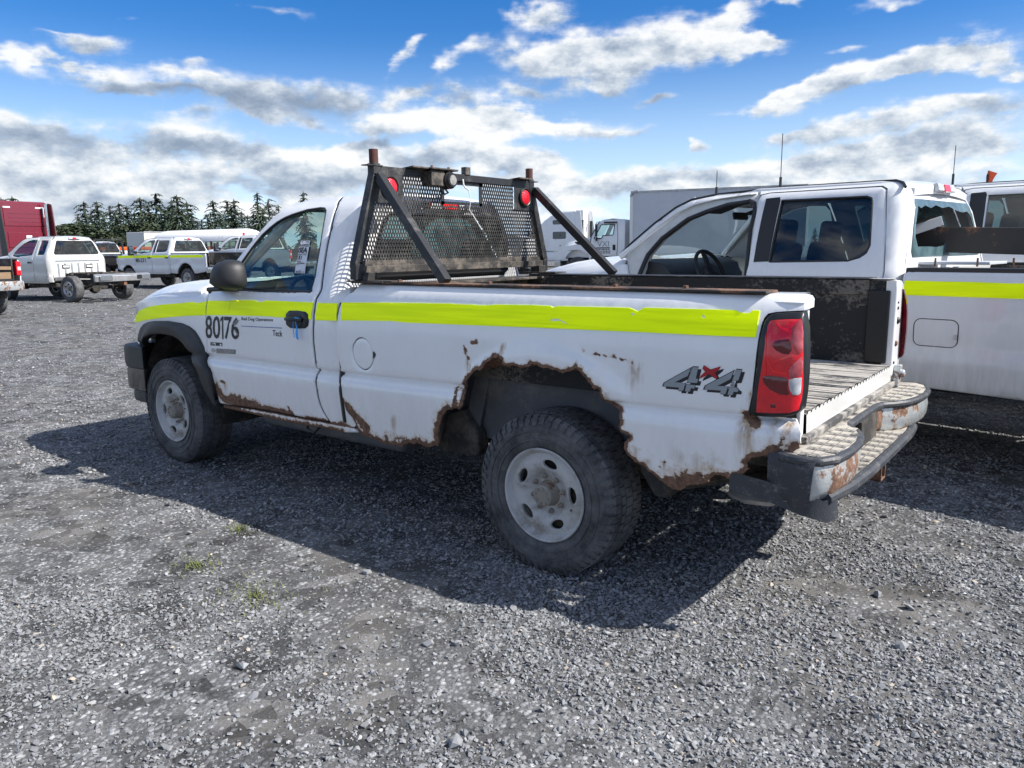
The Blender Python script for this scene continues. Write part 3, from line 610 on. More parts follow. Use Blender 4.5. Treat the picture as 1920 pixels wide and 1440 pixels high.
def make_stones():
    r2 = np.random.default_rng(5); protos = []
    for k in range(14):
        bm = bmesh.new()
        for i in range(11):
            d = r2.normal(size=3); d /= np.linalg.norm(d); bm.verts.new(d*r2.uniform(.75, 1.05)*np.array([1, r2.uniform(.6, .9), r2.uniform(.35, .65)]))
        bmesh.ops.convex_hull(bm, input=bm.verts); bmesh.ops.delete(bm, geom=[v for v in bm.verts if not v.link_faces], context='VERTS')
        bm.verts.index_update(); protos.append((np.array([v.co[:] for v in bm.verts]), np.array([[v.index for v in f.verts] for f in bm.faces if len(f.verts) == 3]))); bm.free()
    cx, cy = cam.location.x, cam.location.y; h0 = rad(-52.143)
    def field(n, dmin, dmax, smin, smax, thin, half=38):
        # area-uniform in the wedge the lens could see, with margin
        d = np.sqrt(r2.uniform(dmin**2, dmax**2, n))+r2.normal(0, .09*dmax, n)*(r2.uniform(size=n) < .6); d = np.maximum(d, 1.1); a = h0+np.radians(r2.uniform(-half, half, n)); x = cx+d*np.cos(a); y = cy+d*np.sin(a)
        nz = np.array([fbm2(p, q, .8)+.5*fbm2(p*.35, q*1.6, .9) for p, q in zip(x, y)])
        for (bx, by, ba, bb, br) in BARE:   # worn patches where the fines show
            u = (x-bx)*cos(br)+(y-by)*sin(br); v = -(x-bx)*sin(br)+(y-by)*cos(br); nz = nz+.62*np.exp(-(u/ba)**2-(v/bb)**2)
        keep = r2.uniform(size=n) < np.clip(.86-thin*1.55*nz, .10, 1)
        s = smin+(smax-smin)*r2.power(.45, n) if False else smin*(smax/smin)**(r2.uniform(size=n)**1.9)
        return x[keep], y[keep], s[keep]
    parts = [field(82000, 1.2, 4.2, .0040, .0165, 1), field(60000, 3.6, 8.0, .0060, .019, .9), field(24000, 7, 17, .012, .025, .7), field(7000, 15, 40, .022, .045, .5), field(420, 1.4, 9, .018, .032, .4)]
    X = np.concatenate([p[0] for p in parts]); Y = np.concatenate([p[1] for p in parts]); S = np.concatenate([p[2] for p in parts]); n = len(X)
    kind = r2.integers(0, len(protos), n); VV = []; FF = []; TT = []; off = 0
    for k, (pv, pf) in enumerate(protos):
        ix = np.where(kind == k)[0]; m = len(ix); a = r2.uniform(0, 2*pi, m); t = r2.normal(0, .22, (m, 2))
        ca, sa = np.cos(a), np.sin(a); v = pv[None]*S[ix][:, None, None]
        z0 = v[..., 2]+v[..., 0]*t[:, :1]+v[..., 1]*t[:, 1:]
        x = v[..., 0]*ca[:, None]-v[..., 1]*sa[:, None]+X[ix][:, None]; y = v[..., 0]*sa[:, None]+v[..., 1]*ca[:, None]+Y[ix][:, None]
        zg = .0062*np.maximum(0, np.hypot(x.mean(1)+2, y.mean(1)-3.8)-11)[:, None]; z = zg+z0-z0.min(1)[:, None]*r2.uniform(.2, .9, m)[:, None]+.0
        VV.append(np.stack([x, y, z], 2).reshape(-1, 3)); FF.append((pf[None]+(np.arange(m)*len(pv))[:, None, None]+off).reshape(-1, 3)); off += m*len(pv)
        tn = np.clip(r2.normal(.52, .22, m), 0, .92); tn[r2.uniform(size=m) < .012] = 1.0; tn[r2.uniform(size=m) < .03] = .9
        TT.append(np.repeat(tn, len(pv)))
    V = np.concatenate(VV).astype(np.float32); F = np.concatenate(FF).astype(np.int32); me = bpy.data.meshes.new('gravel')
    me.vertices.add(len(V)); me.vertices.foreach_set('co', V.ravel()); me.loops.add(F.size); me.loops.foreach_set('vertex_index', F.ravel())
    me.polygons.add(len(F)); me.polygons.foreach_set('loop_start', np.arange(0, F.size, 3, dtype=np.int32)); me.polygons.foreach_set('loop_total', np.full(len(F), 3, np.int32))
    me.attributes.new('tone', 'FLOAT', 'POINT').data.foreach_set('value', np.concatenate(TT).astype(np.float32)); me.update(calc_edges=True); me.validate()
    me.polygons.foreach_set('use_smooth', np.zeros(len(F), bool))
    me.materials.append(MAT['gravel_stone']); o = link('gravel', me, kind='stuff'); print('stones', n, 'tris', len(F))
make_ground()
make_stones()

DATA = json.loads(r'''{"rag":[[1.447,0.811],[1.434,0.77],[1.436,0.71],[1.432,0.68],[1.422,0.636],[1.404,0.613],[1.372,0.591],[1.35,0.554],[1.333,0.511],[1.304,0.495],[1.262,0.491],[1.207,0.484],[1.153,0.474],[1.099,0.47],[1.031,0.473],[0.978,0.476],[0.955,0.494],[0.914,0.508],[0.89,0.5],[0.862,0.511],[0.831,0.509],[0.795,0.5],[0.751,0.509],[0.73,0.522],[0.703,0.524],[0.691,0.546],[0.698,0.578],[0.688,0.611],[0.671,0.646],[0.655,0.684],[0.627,0.721],[0.596,0.736],[0.585,0.733],[0.56,0.75],[0.526,0.745],[0.501,0.774],[0.492,0.801],[0.492,0.833],[0.503,0.855],[0.474,0.896],[0.449,0.924],[0.427,0.947],[0.398,0.962],[0.375,0.958],[0.354,0.991],[0.325,1.009],[0.298,1.026],[0.264,1.036],[0.237,1.022],[0.231,1.0],[0.202,0.988],[0.175,0.999],[0.133,0.994],[0.081,0.997],[0.065,1.015],[0.034,1.019],[0.009,1.005],[-0.031,1.005],[-0.061,0.997],[-0.11,0.989],[-0.148,1.0],[-0.181,1.018],[-0.205,1.009],[-0.214,0.99],[-0.242,0.969],[-0.27,0.94],[-0.302,0.931],[-0.309,0.903],[-0.314,0.877],[-0.405,0.85],[-0.403,0.825],[-0.412,0.804],[-0.404,0.781],[-0.408,0.758],[-0.435,0.749],[-0.46,0.739],[-0.435,0.721],[-0.426,0.693],[-0.433,0.666],[-0.457,0.647],[-0.486,0.627],[-0.515,0.621],[-0.538,0.602],[-0.566,0.589],[-0.594,0.571],[-0.617,0.553],[-0.653,0.541],[-0.689,0.538],[-0.707,0.549],[-0.712,0.563],[-0.739,0.573],[-0.761,0.579],[-0.786,0.581],[-0.808,0.6],[-0.825,0.62],[-0.854,0.634],[-0.879,0.634],[-0.899,0.626],[-0.915,0.623],[-0.919,0.644],[-0.943,0.648],[-0.97,0.674],[-0.974,0.695],[-0.968,0.706],[-0.981,0.725],[-0.993,0.731],[-1.016,0.736],[-1.046,0.75],[-1.057,0.738],[-1.084,0.739],[-1.098,0.756],[-1.123,0.765],[-1.145,0.78],[-1.162,0.788],[-1.167,0.818],[-1.165,0.851],[-1.151,0.874],[-1.138,0.887]],"bedfront":[[1.366,1.315],[1.393,1.305],[1.418,1.287],[1.439,1.256],[1.451,1.229],[1.456,1.186],[1.463,1.125],[1.471,1.032],[1.475,0.985],[1.466,0.933],[1.451,0.878],[1.475,0.841]],"bedtop":[[-1.08,1.367],[-1.101,1.361],[-1.118,1.348],[-1.13,1.329],[-1.136,1.312]],"lampshelf":[[-1.137,1.307],[-1.085,1.303],[-1.037,1.298],[-1.009,1.291],[-0.996,1.273],[-0.991,1.243],[-0.987,1.186],[-0.982,1.084],[-0.974,0.978],[-0.958,0.889],[-1.031,0.889],[-1.091,0.893],[-1.134,0.894]],"lamp":[[-1.138,1.303],[-1.085,1.299],[-1.04,1.294],[-1.016,1.285],[-1.004,1.265],[-0.998,1.237],[-0.993,1.187],[-0.988,1.084],[-0.98,0.979],[-0.97,0.9],[-1.034,0.897],[-1.097,0.906],[-1.146,0.92],[-1.159,0.938],[-1.163,0.996],[-1.165,1.077],[-1.162,1.176],[-1.154,1.244]],"lens":[[-1.027,1.266],[-1.052,1.271],[-1.096,1.275],[-1.137,1.277],[-1.151,1.227],[-1.158,1.13],[-1.161,1.029],[-1.159,0.978],[-1.152,0.937],[-1.124,0.925],[-1.059,0.918],[-0.998,0.912],[-0.999,0.981],[-1.004,1.033],[-1.012,1.086],[-1.018,1.148],[-1.021,1.208],[-1.021,1.248]],"lens_rev":[[-1.118,1.053],[-1.136,1.059],[-1.157,1.061],[-1.157,1.029],[-1.156,1.002],[-1.149,0.994],[-1.133,0.995],[-1.123,1.012],[-1.118,1.032]],"lens_dark1":[[-1.048,1.19],[-1.076,1.201],[-1.114,1.205],[-1.122,1.164],[-1.112,1.147],[-1.093,1.147],[-1.067,1.157],[-1.051,1.173]],"lens_circ":[[-1.116,1.252],[-1.129,1.272],[-1.141,1.272],[-1.151,1.227],[-1.156,1.163],[-1.147,1.149],[-1.13,1.168],[-1.12,1.194],[-1.115,1.226]],"lens_dark2":[[-1.016,1.057],[-1.052,1.063],[-1.114,1.061],[-1.116,1.019],[-1.127,0.992],[-1.088,0.992],[-1.048,1.009],[-1.024,1.031]],"lens_circ2":[[-1.116,1.087],[-1.128,1.111],[-1.145,1.132],[-1.157,1.14],[-1.159,1.096],[-1.157,1.063],[-1.136,1.059],[-1.117,1.056]],"lens_ref":[[-1.039,0.953],[-1.087,0.958],[-1.087,0.94],[-1.04,0.937]],"d4a":[[-0.734,1.07],[-0.759,1.071],[-0.749,1.022],[-0.76,1.022],[-0.755,1.004],[-0.711,1.002]],"d4b":[[-0.729,1.066],[-0.716,1.032],[-0.657,0.999],[-0.707,1.001],[-0.697,0.967],[-0.676,0.965],[-0.677,0.978],[-0.605,0.977],[-0.611,0.993]],"d4c":[[-0.709,0.996],[-0.749,0.996],[-0.744,0.981],[-0.729,0.981],[-0.725,0.966],[-0.703,0.966]],"d4d":[[-0.912,1.074],[-0.934,1.074],[-0.922,1.03],[-0.905,1.027],[-0.905,1.007],[-0.891,1.006]],"d4e":[[-0.905,1.069],[-0.892,1.034],[-0.838,1.001],[-0.884,1.003],[-0.873,0.97],[-0.852,0.97],[-0.853,0.983],[-0.783,0.981],[-0.79,0.998]],"d4f":[[-0.888,1.001],[-0.914,1.002],[-0.925,0.995],[-0.922,0.984],[-0.905,0.984],[-0.9,0.969],[-0.88,0.969]],"dx":[[-0.781,1.08],[-0.809,1.065],[-0.851,1.081],[-0.846,1.07],[-0.827,1.052],[-0.84,1.033],[-0.835,1.029],[-0.804,1.045],[-0.764,1.023],[-0.769,1.036],[-0.787,1.054],[-0.775,1.066]],"sb_top":[[1.437,1.256],[1.036,1.268],[1.022,1.265],[1.012,1.268],[0.607,1.277],[0.564,1.276],[0.502,1.276],[0.456,1.277],[0.42,1.275],[0.361,1.277],[0.309,1.282],[0.087,1.287],[-0.014,1.286],[-0.028,1.279],[-0.049,1.287],[-0.17,1.289],[-0.341,1.292],[-0.419,1.293],[-0.447,1.285],[-0.464,1.279],[-0.479,1.289],[-0.492,1.296],[-0.561,1.297],[-0.747,1.299],[-0.884,1.3],[-0.9,1.293],[-0.928,1.289],[-0.944,1.294],[-0.95,1.302],[-0.977,1.301]],"sb_bot":[[-0.979,1.202],[-0.766,1.199],[-0.536,1.197],[0.065,1.186],[0.457,1.178],[0.907,1.169],[1.004,1.172],[1.426,1.156]],"sd_top":[[2.82,1.224],[2.568,1.23],[2.56,1.233],[2.542,1.235],[2.406,1.24],[2.277,1.243],[2.241,1.233],[2.192,1.237],[2.169,1.245],[1.985,1.247],[1.838,1.247],[1.693,1.248]],"sd_bot":[[1.695,1.148],[1.829,1.15],[1.984,1.148],[2.136,1.148],[2.304,1.144],[2.56,1.137],[2.833,1.126]],"sd_split":[[2.547,1.235],[2.549,1.204],[2.555,1.179],[2.564,1.137]],"sc":[[1.655,1.247],[1.478,1.25],[1.471,1.254],[1.465,1.152],[1.655,1.146]],"sf_top":[[3.903,1.107],[3.643,1.153],[3.418,1.178],[3.161,1.197],[3.027,1.209],[2.944,1.204],[2.878,1.214],[2.839,1.219]],"sf_bot":[[2.843,1.125],[3.09,1.11],[3.307,1.093],[3.42,1.081],[3.653,1.057],[3.858,1.032],[4.222,0.991]],"fuel":[[1.249,1.07],[1.215,1.061],[1.184,1.035],[1.168,1.001],[1.164,0.967],[1.173,0.931],[1.194,0.903],[1.221,0.887],[1.247,0.881],[1.279,0.891],[1.311,0.911],[1.332,0.94],[1.34,0.98],[1.332,1.021],[1.306,1.051],[1.279,1.066]],"fuelnotch":[[1.163,0.995],[1.153,0.994],[1.141,0.979],[1.152,0.963],[1.166,0.955]],"sil":[[2.631,1.487],[2.527,1.619],[2.408,1.768],[2.344,1.818],[2.293,1.852],[2.181,1.876],[2.041,1.885],[1.826,1.884]],"win":[[2.546,1.501],[2.502,1.57],[2.438,1.656],[2.385,1.7],[2.33,1.737],[2.27,1.763],[2.206,1.781],[2.068,1.807],[1.947,1.814],[1.901,1.81],[1.87,1.792],[1.845,1.745],[1.795,1.608],[1.746,1.399],[1.747,1.308],[2.022,1.302],[2.237,1.297]],"doorrear":[[1.823,1.882],[1.829,1.865],[1.787,1.819],[1.769,1.759],[1.742,1.671],[1.722,1.575],[1.684,1.428],[1.658,1.323],[1.668,1.292],[1.68,1.267],[1.679,1.208],[1.681,1.114],[1.688,1.012],[1.682,0.929],[1.676,0.857],[1.668,0.811],[1.665,0.758],[1.661,0.683],[1.651,0.634],[1.626,0.587],[1.59,0.545]],"doorbot":[[1.622,0.537],[1.908,0.534],[2.101,0.534],[2.334,0.531],[2.551,0.523],[2.761,0.514]],"doorfront":[[2.775,0.531],[2.79,0.652],[2.808,0.749],[2.886,0.835],[2.853,0.944],[2.841,1.055],[2.842,1.128],[2.838,1.215],[2.831,1.265]],"cabcorner_bed":[[1.238,0.556],[1.348,0.557],[1.387,0.617],[1.408,0.679],[1.42,0.741],[1.44,0.802],[1.484,0.84],[1.46,0.893],[1.478,0.969],[1.462,1.094],[1.455,1.186],[1.454,1.241],[1.442,1.283]],"rocker":[[2.749,0.507],[2.555,0.512],[2.337,0.519],[2.104,0.523],[1.91,0.523],[1.624,0.527],[1.381,0.53],[1.349,0.502],[1.486,0.482],[1.684,0.485],[1.895,0.476],[2.116,0.475],[2.409,0.481],[2.659,0.484],[2.75,0.484]],"flare_out":[[3.975,0.821],[4.028,0.867],[3.963,0.928],[3.864,0.982],[3.775,1.017],[3.658,1.04],[3.554,1.052],[3.333,1.063],[3.152,1.055],[3.056,1.037],[2.992,1.01],[2.944,0.968],[2.892,0.904],[2.873,0.83],[2.806,0.734],[2.789,0.614],[2.774,0.493]],"flare_in":[[2.836,0.485],[2.858,0.522],[2.902,0.556],[2.933,0.607],[2.956,0.662],[2.985,0.748],[3.052,0.817],[3.122,0.896],[3.189,0.934],[3.273,0.956],[3.446,0.961],[3.6,0.947],[3.729,0.918],[3.84,0.871],[3.931,0.825]],"hoodcut":[[4.003,1.168],[3.819,1.197],[3.661,1.223],[3.405,1.254],[3.19,1.267],[2.957,1.276],[2.944,1.294],[2.924,1.32]],"fenderfront":[[4.003,1.164],[4.065,1.11],[4.18,1.017],[4.22,0.904],[4.171,0.821]],"handle":[[1.907,1.194],[1.823,1.197],[1.748,1.193],[1.723,1.178],[1.72,1.136],[1.728,1.108],[1.753,1.093],[1.821,1.087],[1.897,1.087],[1.932,1.103],[1.942,1.14],[1.937,1.174]],"handle_cup":[[1.886,1.178],[1.822,1.183],[1.784,1.171],[1.78,1.157],[1.806,1.114],[1.851,1.102],[1.905,1.123],[1.921,1.148]],"t80176":[[2.842,1.123],[2.863,0.964],[2.458,0.981],[2.443,1.128]],"red":[[2.417,1.131],[2.417,1.104],[2.075,1.112],[2.075,1.139]],"line":[[2.42,1.074],[2.42,1.07],[1.982,1.08],[1.982,1.084]],"teck":[[2.081,1.064],[2.086,1.027],[1.986,1.028],[1.981,1.067]],"badge1":[[2.806,0.942],[2.809,0.919],[2.665,0.924],[2.663,0.946]],"badge2":[[2.736,0.903],[2.741,0.87],[2.516,0.88],[2.506,0.911]],"bowtie":[[2.804,0.898],[2.807,0.876],[2.749,0.875],[2.745,0.905]],"sticker":[[2.013,1.613],[1.972,1.416],[1.871,1.414],[1.92,1.613]]}''')
# ------------------------------------------------------------------ wheels (shared builder)
def make_wheel(parent, loc, R0=.395, W=.262, rim=.222, style='steel', out=1, tread=56, rot=0, detail=True, name='wheel'):
    """wheel standing in the x-z plane, outer face towards out*y; tyre with shoulder lugs, dished rim with holes, hub and studs"""
    w = bpy.data.objects.new(name, None); COL.objects.link(w); w.parent = parent; w.location = loc; w.rotation_euler = (0, rot, 0 if out > 0 else pi)
    h = W/2; mb = MB(); n = 64 if detail else 32
    prof = [(rim-.012, h-.03), (rim+.002, h-.012), (rim+.02, h-.002), (rim+.05, h+.006), (R0-.07, h+.008), (R0-.045, h+.004), (R0-.022, h-.006), (R0-.010, h-.022), (R0-.008, h-.05)]
    prof = prof+[(r, -y) for r, y in prof[::-1]]
    mb.lathe([(r, y) for r, y in prof], n=n)
    def block(a0, a1, y0, y1, ra, rb):
        vs = []
        for r in (ra, rb):
            for y in (y0, y1):
                for a in (a0, a1): vs.append((r*cos(a), y, r*sin(a)))
        mb.add(vs, [(4, 5, 7, 6), (0, 1, 5, 4), (2, 3, 7, 6), (0, 2, 6, 4), (1, 3, 7, 5)])
    if detail:
        s = 2*pi/tread
        for k in range(tread):
            a = k*s
            for row, (y0, y1, ph, wd) in enumerate(((-h+.012, -h+.055, 0, .80), (-h+.064, -.035, .35, .78), (-.027, .027, .7, .84), (.035, h-.064, .35, .78), (h-.055, h-.012, 0, .80))):
                b = a+ph*s; block(b, b+wd*s*1.06, y0, y1, R0-.014, R0-(.004 if row in (0, 4) else 0))
            # shoulder lugs run down the sidewall, alternately long and short
            for sg in (1, -1):
                L = .052 if k % 2 else .036; y = sg*(h+.002)
                vs = [(r*cos(t), yy, r*sin(t)) for (r, yy) in ((R0-.006, sg*(h-.012)), (R0-.028, sg*(h+.004)), (R0-.028-L*.5, sg*(h+.0125))) for t in (a+.12*s, a+.72*s)]
                mb.add(vs, [(0, 1, 3, 2), (2, 3, 5, 4)])
        mb.lathe([(rim+.045, h+.004), (rim+.047, h+.011), (rim+.053, h+.011), (rim+.055, h+.005)], n=n)
        mb.lathe([(R0-.085, h+.006), (R0-.083, h+.0125), (R0-.078, h+.0125), (R0-.076, h+.006)], n=n)
        for k in range(26):     # raised moulding on the sidewall, two groups
            a = (.15+k*.055) if k < 13 else (3.25+(k-13)*.055)
            if k % 13 in (5, 9): continue
            vs = [(r*cos(t), h+.0125, r*sin(t)) for r in (rim+.064, rim+.086) for t in (a, a+.034)]; mb.add(vs, [(0, 1, 3, 2)])
    tyre = mb.build('tyre', 'tire_rubber', w, angle=25, fix=False)
    if style == 'none': return w
    rm = 'alloy' if style == 'alloy' else 'wheel_steel'
    mb = MB(); mb.lathe([(rim-.002, -h+.02), (rim-.03, -h+.03), (rim-.035, h*.2), (rim-.026, h-.045), (rim-.012, h-.022), (rim+.004, h-.012), (rim+.009, h+.001), (rim+.004, h+.006), (rim-.004, h+.002), (rim-.010, h-.014), (rim-.022, h-.03)], n=n)
    def face_y(r):   # dish profile of the wheel disc
        return np.interp(r, [.0, .055, .095, .108, .125, .155, .182, rim-.018, rim-.004], [h-.052, h-.052, h-.050, h-.040, h-.022, h-.016, h-.020, h-.030, h-.020])
    holes = []; nh = 5 if style == 'steel' else 6
    for k in range(nh):
        a = 2*pi*k/nh+pi/2; c = (.153*cos(a), .153*sin(a)); e = (-sin(a), cos(a))
        lw, lh = (.040, .0215) if style == 'steel' else (.040, .030)
        holes.append([(c[0]+e[0]*lw*cos(t)*(1-.12*sin(t))+cos(a)*lh*sin(t), c[1]+e[1]*lw*cos(t)*(1-.12*sin(t))+sin(a)*lh*sin(t)) for t in (2*pi*i/18 for i in range(18))])
    disc = panel('rim', ell(0, 0, rim-.010, rim-.010, 48), rm, w, lambda u, v: (u, face_y(np.hypot(u, v)), v), holes=holes, step=.022 if detail else .05, thick=.012, tdir=(0, -1, 0), roll=.006 if detail else 0)
    mb.build('rim_barrel', rm, w, angle=30)
    mb = MB(); mb.lathe([(0, h+.012), (.044, h+.012), (.053, h+.006), (.056, h-.03), (.064, h-.05), (.066, h-.056)], n=24)
    if detail:
        for k in range(8):
            a = 2*pi*k/8; mb.lathe([(0, h+.018), (.006, h+.018), (.0065, h+.010)], c=(.036*cos(a), 0, .036*sin(a)), n=8)
    mb.build('hub', 'rusty_hub', w, angle=30)
    if detail:
        p = None
        for k in range(8):
            a = 2*pi*(k+.5)/8
            if p is None:
                m2 = MB(); m2.lathe([(0, h-.020), (.006, h-.020), (.007, h-.032), (.0125, h-.033), (.0135, h-.05)], n=6); p = m2.build('lug_nut', 'rusty_hub', w, angle=30); o = p
            else: o = p.copy(); COL.objects.link(o)
            o.location = (.086*cos(a), 0, .086*sin(a))
        MB().tube([(-.150, h-.04, -.02), (-.158, h-.008, -.02)], [.006, .005], 8).build('valve_stem', 'rusty_hub', w)
    MB().lathe([(0, h-.075), (rim-.04, h-.078)], n=24).build('brake_disc', 'underbody', w)
    return w

# ------------------------------------------------------------------ the white pickup in front
D = {k: [tuple(p) for p in v] for k, v in DATA.items()}
def make_main():
    T = thing('pickup_truck', 'rust-eaten white single cab pickup with black mesh headache rack and open bed in front', 'pickup truck')
    fbed = lambda u, v: (u, ybed(u, v), v)
    fcab = lambda u, v: (u, ycab(u, v), v)
    def off(f, d): return lambda u, v: (f(u, v)[0], f(u, v)[1]+d, f(u, v)[2])
    mirror = lambda f: (lambda u, v: (f(u, v)[0], -f(u, v)[1], f(u, v)[2]))
    # ---- left bed side, with the eaten-away wheel arch
    rag = D['rag']; top = [(x, z) for x, z in D['bedtop']]
    sh = [p for p in D['lampshelf']]
    outl = rag+[(-1.141, .880)]+sh[::-1][0:0]
    lampcut = sh[::-1]          # from lower rear, forward, up and back along the shelf
    outl = rag+lampcut+[(-1.138, 1.312), (-1.130, 1.334), (-1.118, 1.350), (-1.10, 1.357), (1.34, 1.357)]+D['bedfront']
    def jag(poly, amp, st):
        q = resample(poly, st, False); r3 = np.random.default_rng(3); q[1:-1] += r3.normal(0, amp, (len(q)-2, 2)); return [tuple(p) for p in q]
    iA = next(i for i, p in enumerate(rag) if p[1] < .53)
    ragj = rag[:iA]+jag(rag[iA:-3], .0022, .010)+rag[-3:]
    outl = ragj+outl[len(rag):]
    arch0 = next(i for i, p in enumerate(rag) if i > 30 and p[1] > .60)
    def crease(x0, x1, zc):    # edge loops that hold the pressed-in feature line
        xx = np.arange(x0, x1, .022); return [[(x, float(zc(x))+dz) for x in xx] for dz in (-.115, -.07, -.045, -.028, -.018, -.012, -.008, -.004, 0, .004, .008, .014, .022, .05)]
    def belt_pts(x0, x1):
        xx, zz_ = np.meshgrid(np.arange(x0, x1, .06), (1.12, 1.15, 1.17, 1.19, 1.21, 1.23, 1.245, 1.26, 1.275, 1.29, 1.305, 1.318, 1.33, 1.342, 1.35)); return np.stack([xx.ravel(), zz_.ravel()], 1)
    rust = [(rag[8:32], .034, 1.0), (rag[30:len(rag)-6], .020, 1.1), (rag[3:12], .028, 1.0),
            ([(-.36, .60), (-.46, .53), (-.60, .50), (-.72, .545), (-.86, .575)], .085, 1.15),
            ([(-.30, .70), (-.33, .64), (-.40, .585)], .05, 1.0), ([(-.955, .895), (-.985, .872), (-1.00, .862)], .016, 1.5),
            ([(1.405, .66), (1.33, .60), (1.25, .545)], .035, 1.05), ([(.55, .845), (.545, .80), (.556, .765)], .012, 1.4),
            ([(-1.06, .77), (-1.12, .765), (-1.155, .80)], .035, .82), ([(-1.11, .84), (-1.09, .79)], .012, .8), ([(.49, 1.065), (.47, 1.03), (.462, 1.01)], .008, 1.3),
            ([(.44, 1.085), (.39, 1.10)], .003, 1.1), ([(-.20, 1.098), (-.44, 1.073), (-.50, 1.06)], .003, 1.0), ([(-.44, 1.073), (-.50, 1.062)], .006, 1.15),
            ([(1.10, .52), (.72, .535)], .035, .55), ([(-.95, 1.135)], .010, 1.2), ([(-.968, .985)], .008, 1.2), ([(-.62, .655)], .007, 1.3), ([(-.50, .63)], .007, 1.2), ([(-.60, .63)], .006, 1.1),
            ([(.50, .83)], .01, 1.0)]
    stain = [(x_, z_, z_-.16-.1*rng.random(), .004+.006*rng.random()) for x_, z_ in ((-.05, .99), (.10, 1.01), (.22, 1.02), (-.15, .97), (-.24, .90), (.35, .98))][0:0]+[(x_, .66+.1*rng.random(), .53, .006+.008*rng.random()) for x_ in (-.48, -.55, -.68, -.76, -.83)]+[(1.02, .64, .50, .01), (.86, .62, .50, .008), (-1.06, .90, .76, .012), (-1.12, .88, .77, .02), (-.985, .862, .60, .012), (-.96, .88, .62, .03), (-.46, 1.06, .90, .012), (-.49, 1.06, .92, .006), (.47, 1.01, .84, .010), (.45, 1.0, .84, .004),
             (-.345, .66, .55, .03), (-.33, .92, .70, .02), (-.62, .655, .56, .008), (.545, .77, .68, .012), (.43, .9, .82, .02), (.25, 1.08, 1.0, .01), (-.97, .985, .92, .006)]
    fine = nrng.uniform([-1.16, .44], [1.42, 1.10], (9000, 2)); dr = segdist(fine, outl); near = np.exp(-dr/.05)
    dr2 = np.min([segdist(fine, r[0], False) if len(r[0]) > 1 else np.hypot(*(fine-np.array(r[0][0])).T) for r in rust], 0)
    fine = fine[(dr2 < .045)]
    fine = np.concatenate([fine, belt_pts(-1.1, 1.42)]); cl = crease(-1.2, 1.5, lambda x: .848+.012*min(max((1.45-x)/2.6, 0), 1)*3.9)
    fh = resample(ell(1.252, .974, .090, .097, 32), .02)
    bs = panel('bed_side', outl, 'white_paint', T, fbed, lines=cl, holes=[[tuple(p) for p in D['fuel']]], step=.035, thick=.010, roll=0, rust=rust, stain=stain, extra=fine, ring=[.006, .016],
               lump=lambda u, v, d: np.where((d < .02) & (v < 1.0) & (u > -1.12), (d < .02)*-.006*(1-d/.02), 0))
    panel('fuel_door', [(1.252+(x-1.252)*.935, 0.974+(z-.974)*.94) for x, z in D['fuel']], 'white_paint', T, off(fbed, -.002), step=.04, thick=.012, roll=.004)
    panel('fuel_door_recess', [(1.252+(x-1.252)*1.03, .974+(z-.974)*1.03) for x, z in D['fuel']], 'black_trim', T, off(fbed, -.016), step=.06, thick=.01)
    panel('fuel_door_notch', D['fuelnotch'], 'black_trim', T, off(fbed, .0015), step=.05, thick=.002)
    # rail top, roll over the bed side
    rl = MB(); xs = np.linspace(1.36, -1.10, 20)
    prof = [(-.0, 1.352), (-.018, 1.360), (-.040, 1.363), (-.150, 1.363), (-.156, 1.355), (-.156, 1.30)]
    rl.grid([[(x, float(ybed(x, 1.357))+dy+.002, z) for dy, z in prof] for x in xs]); rl.build('bed_rail', 'white_paint', T, fix=True)
    rp = MB(); rp.box((.21, .815, 1.369), (2.40, .135, .010)); rp.build('rail_plate', 'rail_plate_steel', T, bevel=.002)
    b0 = None
    for x in (1.1, .45, -.28, -.62):
        if b0 is None: b0 = MB().lathe([(0, .012), (.011, .012), (.013, .009), (.013, 0)], n=6, axis='z').build('rail_bolt', 'rusty_steel', T); o = b0
        else: o = b0.copy(); COL.objects.link(o)
        o.location = (x, .80, 1.3742)
    # rear corner post (left) facing backwards
    MB().span((-1.126, .770, .80), (-1.105, .812, 1.352)).build('rear_post', 'white_paint', T, bevel=.008)
    MB().loft([[(x, y, z) for y, z in ((.765, 1.312), (yo, 1.308), (yo+.004, 1.335), (yo-.02, 1.357-dz), (yo-.05, 1.366-dz), (.765, 1.366-dz))] for x, yo, dz in ((-1.138, .858, .022), (-1.130, .868, .010), (-1.108, .874, .004), (-1.06, .874, .003), (-.99, .868, .006))]).build('rail_corner_cap', 'white_paint', T, angle=45)
    # ---- tail lamp
    lampf = lambda u, v: (u, ybed(u, v)+.008+.016*sstep(-.98, -1.06, u)-.030*np.clip((-1.115-u)/.05, 0, 1)**2, v)
    tl = panel('tail_light', D['lamp'], 'satin_black_plastic', T, lampf, step=.03, thick=.05, roll=.008)
    for nm, key, mt, d in (('red_lens', 'lens', 'red_lens', .003), ('upper_bulb_shadow', 'lens_dark1', 'dark_red_lens', .0045), ('lower_bulb_shadow', 'lens_dark2', 'dark_red_lens', .0045),
                           ('brake_lens', 'lens_circ', 'pink_lens', .0055), ('turn_lens', 'lens_circ2', 'pink_lens', .0055), ('reversing_lens', 'lens_rev', 'clear_lens', .0065), ('reflector', 'lens_ref', 'dark_red_lens', .0045)):
        panel(nm, D[key], mt, tl, off(lampf, d), step=.025, thick=.004, roll=.003)
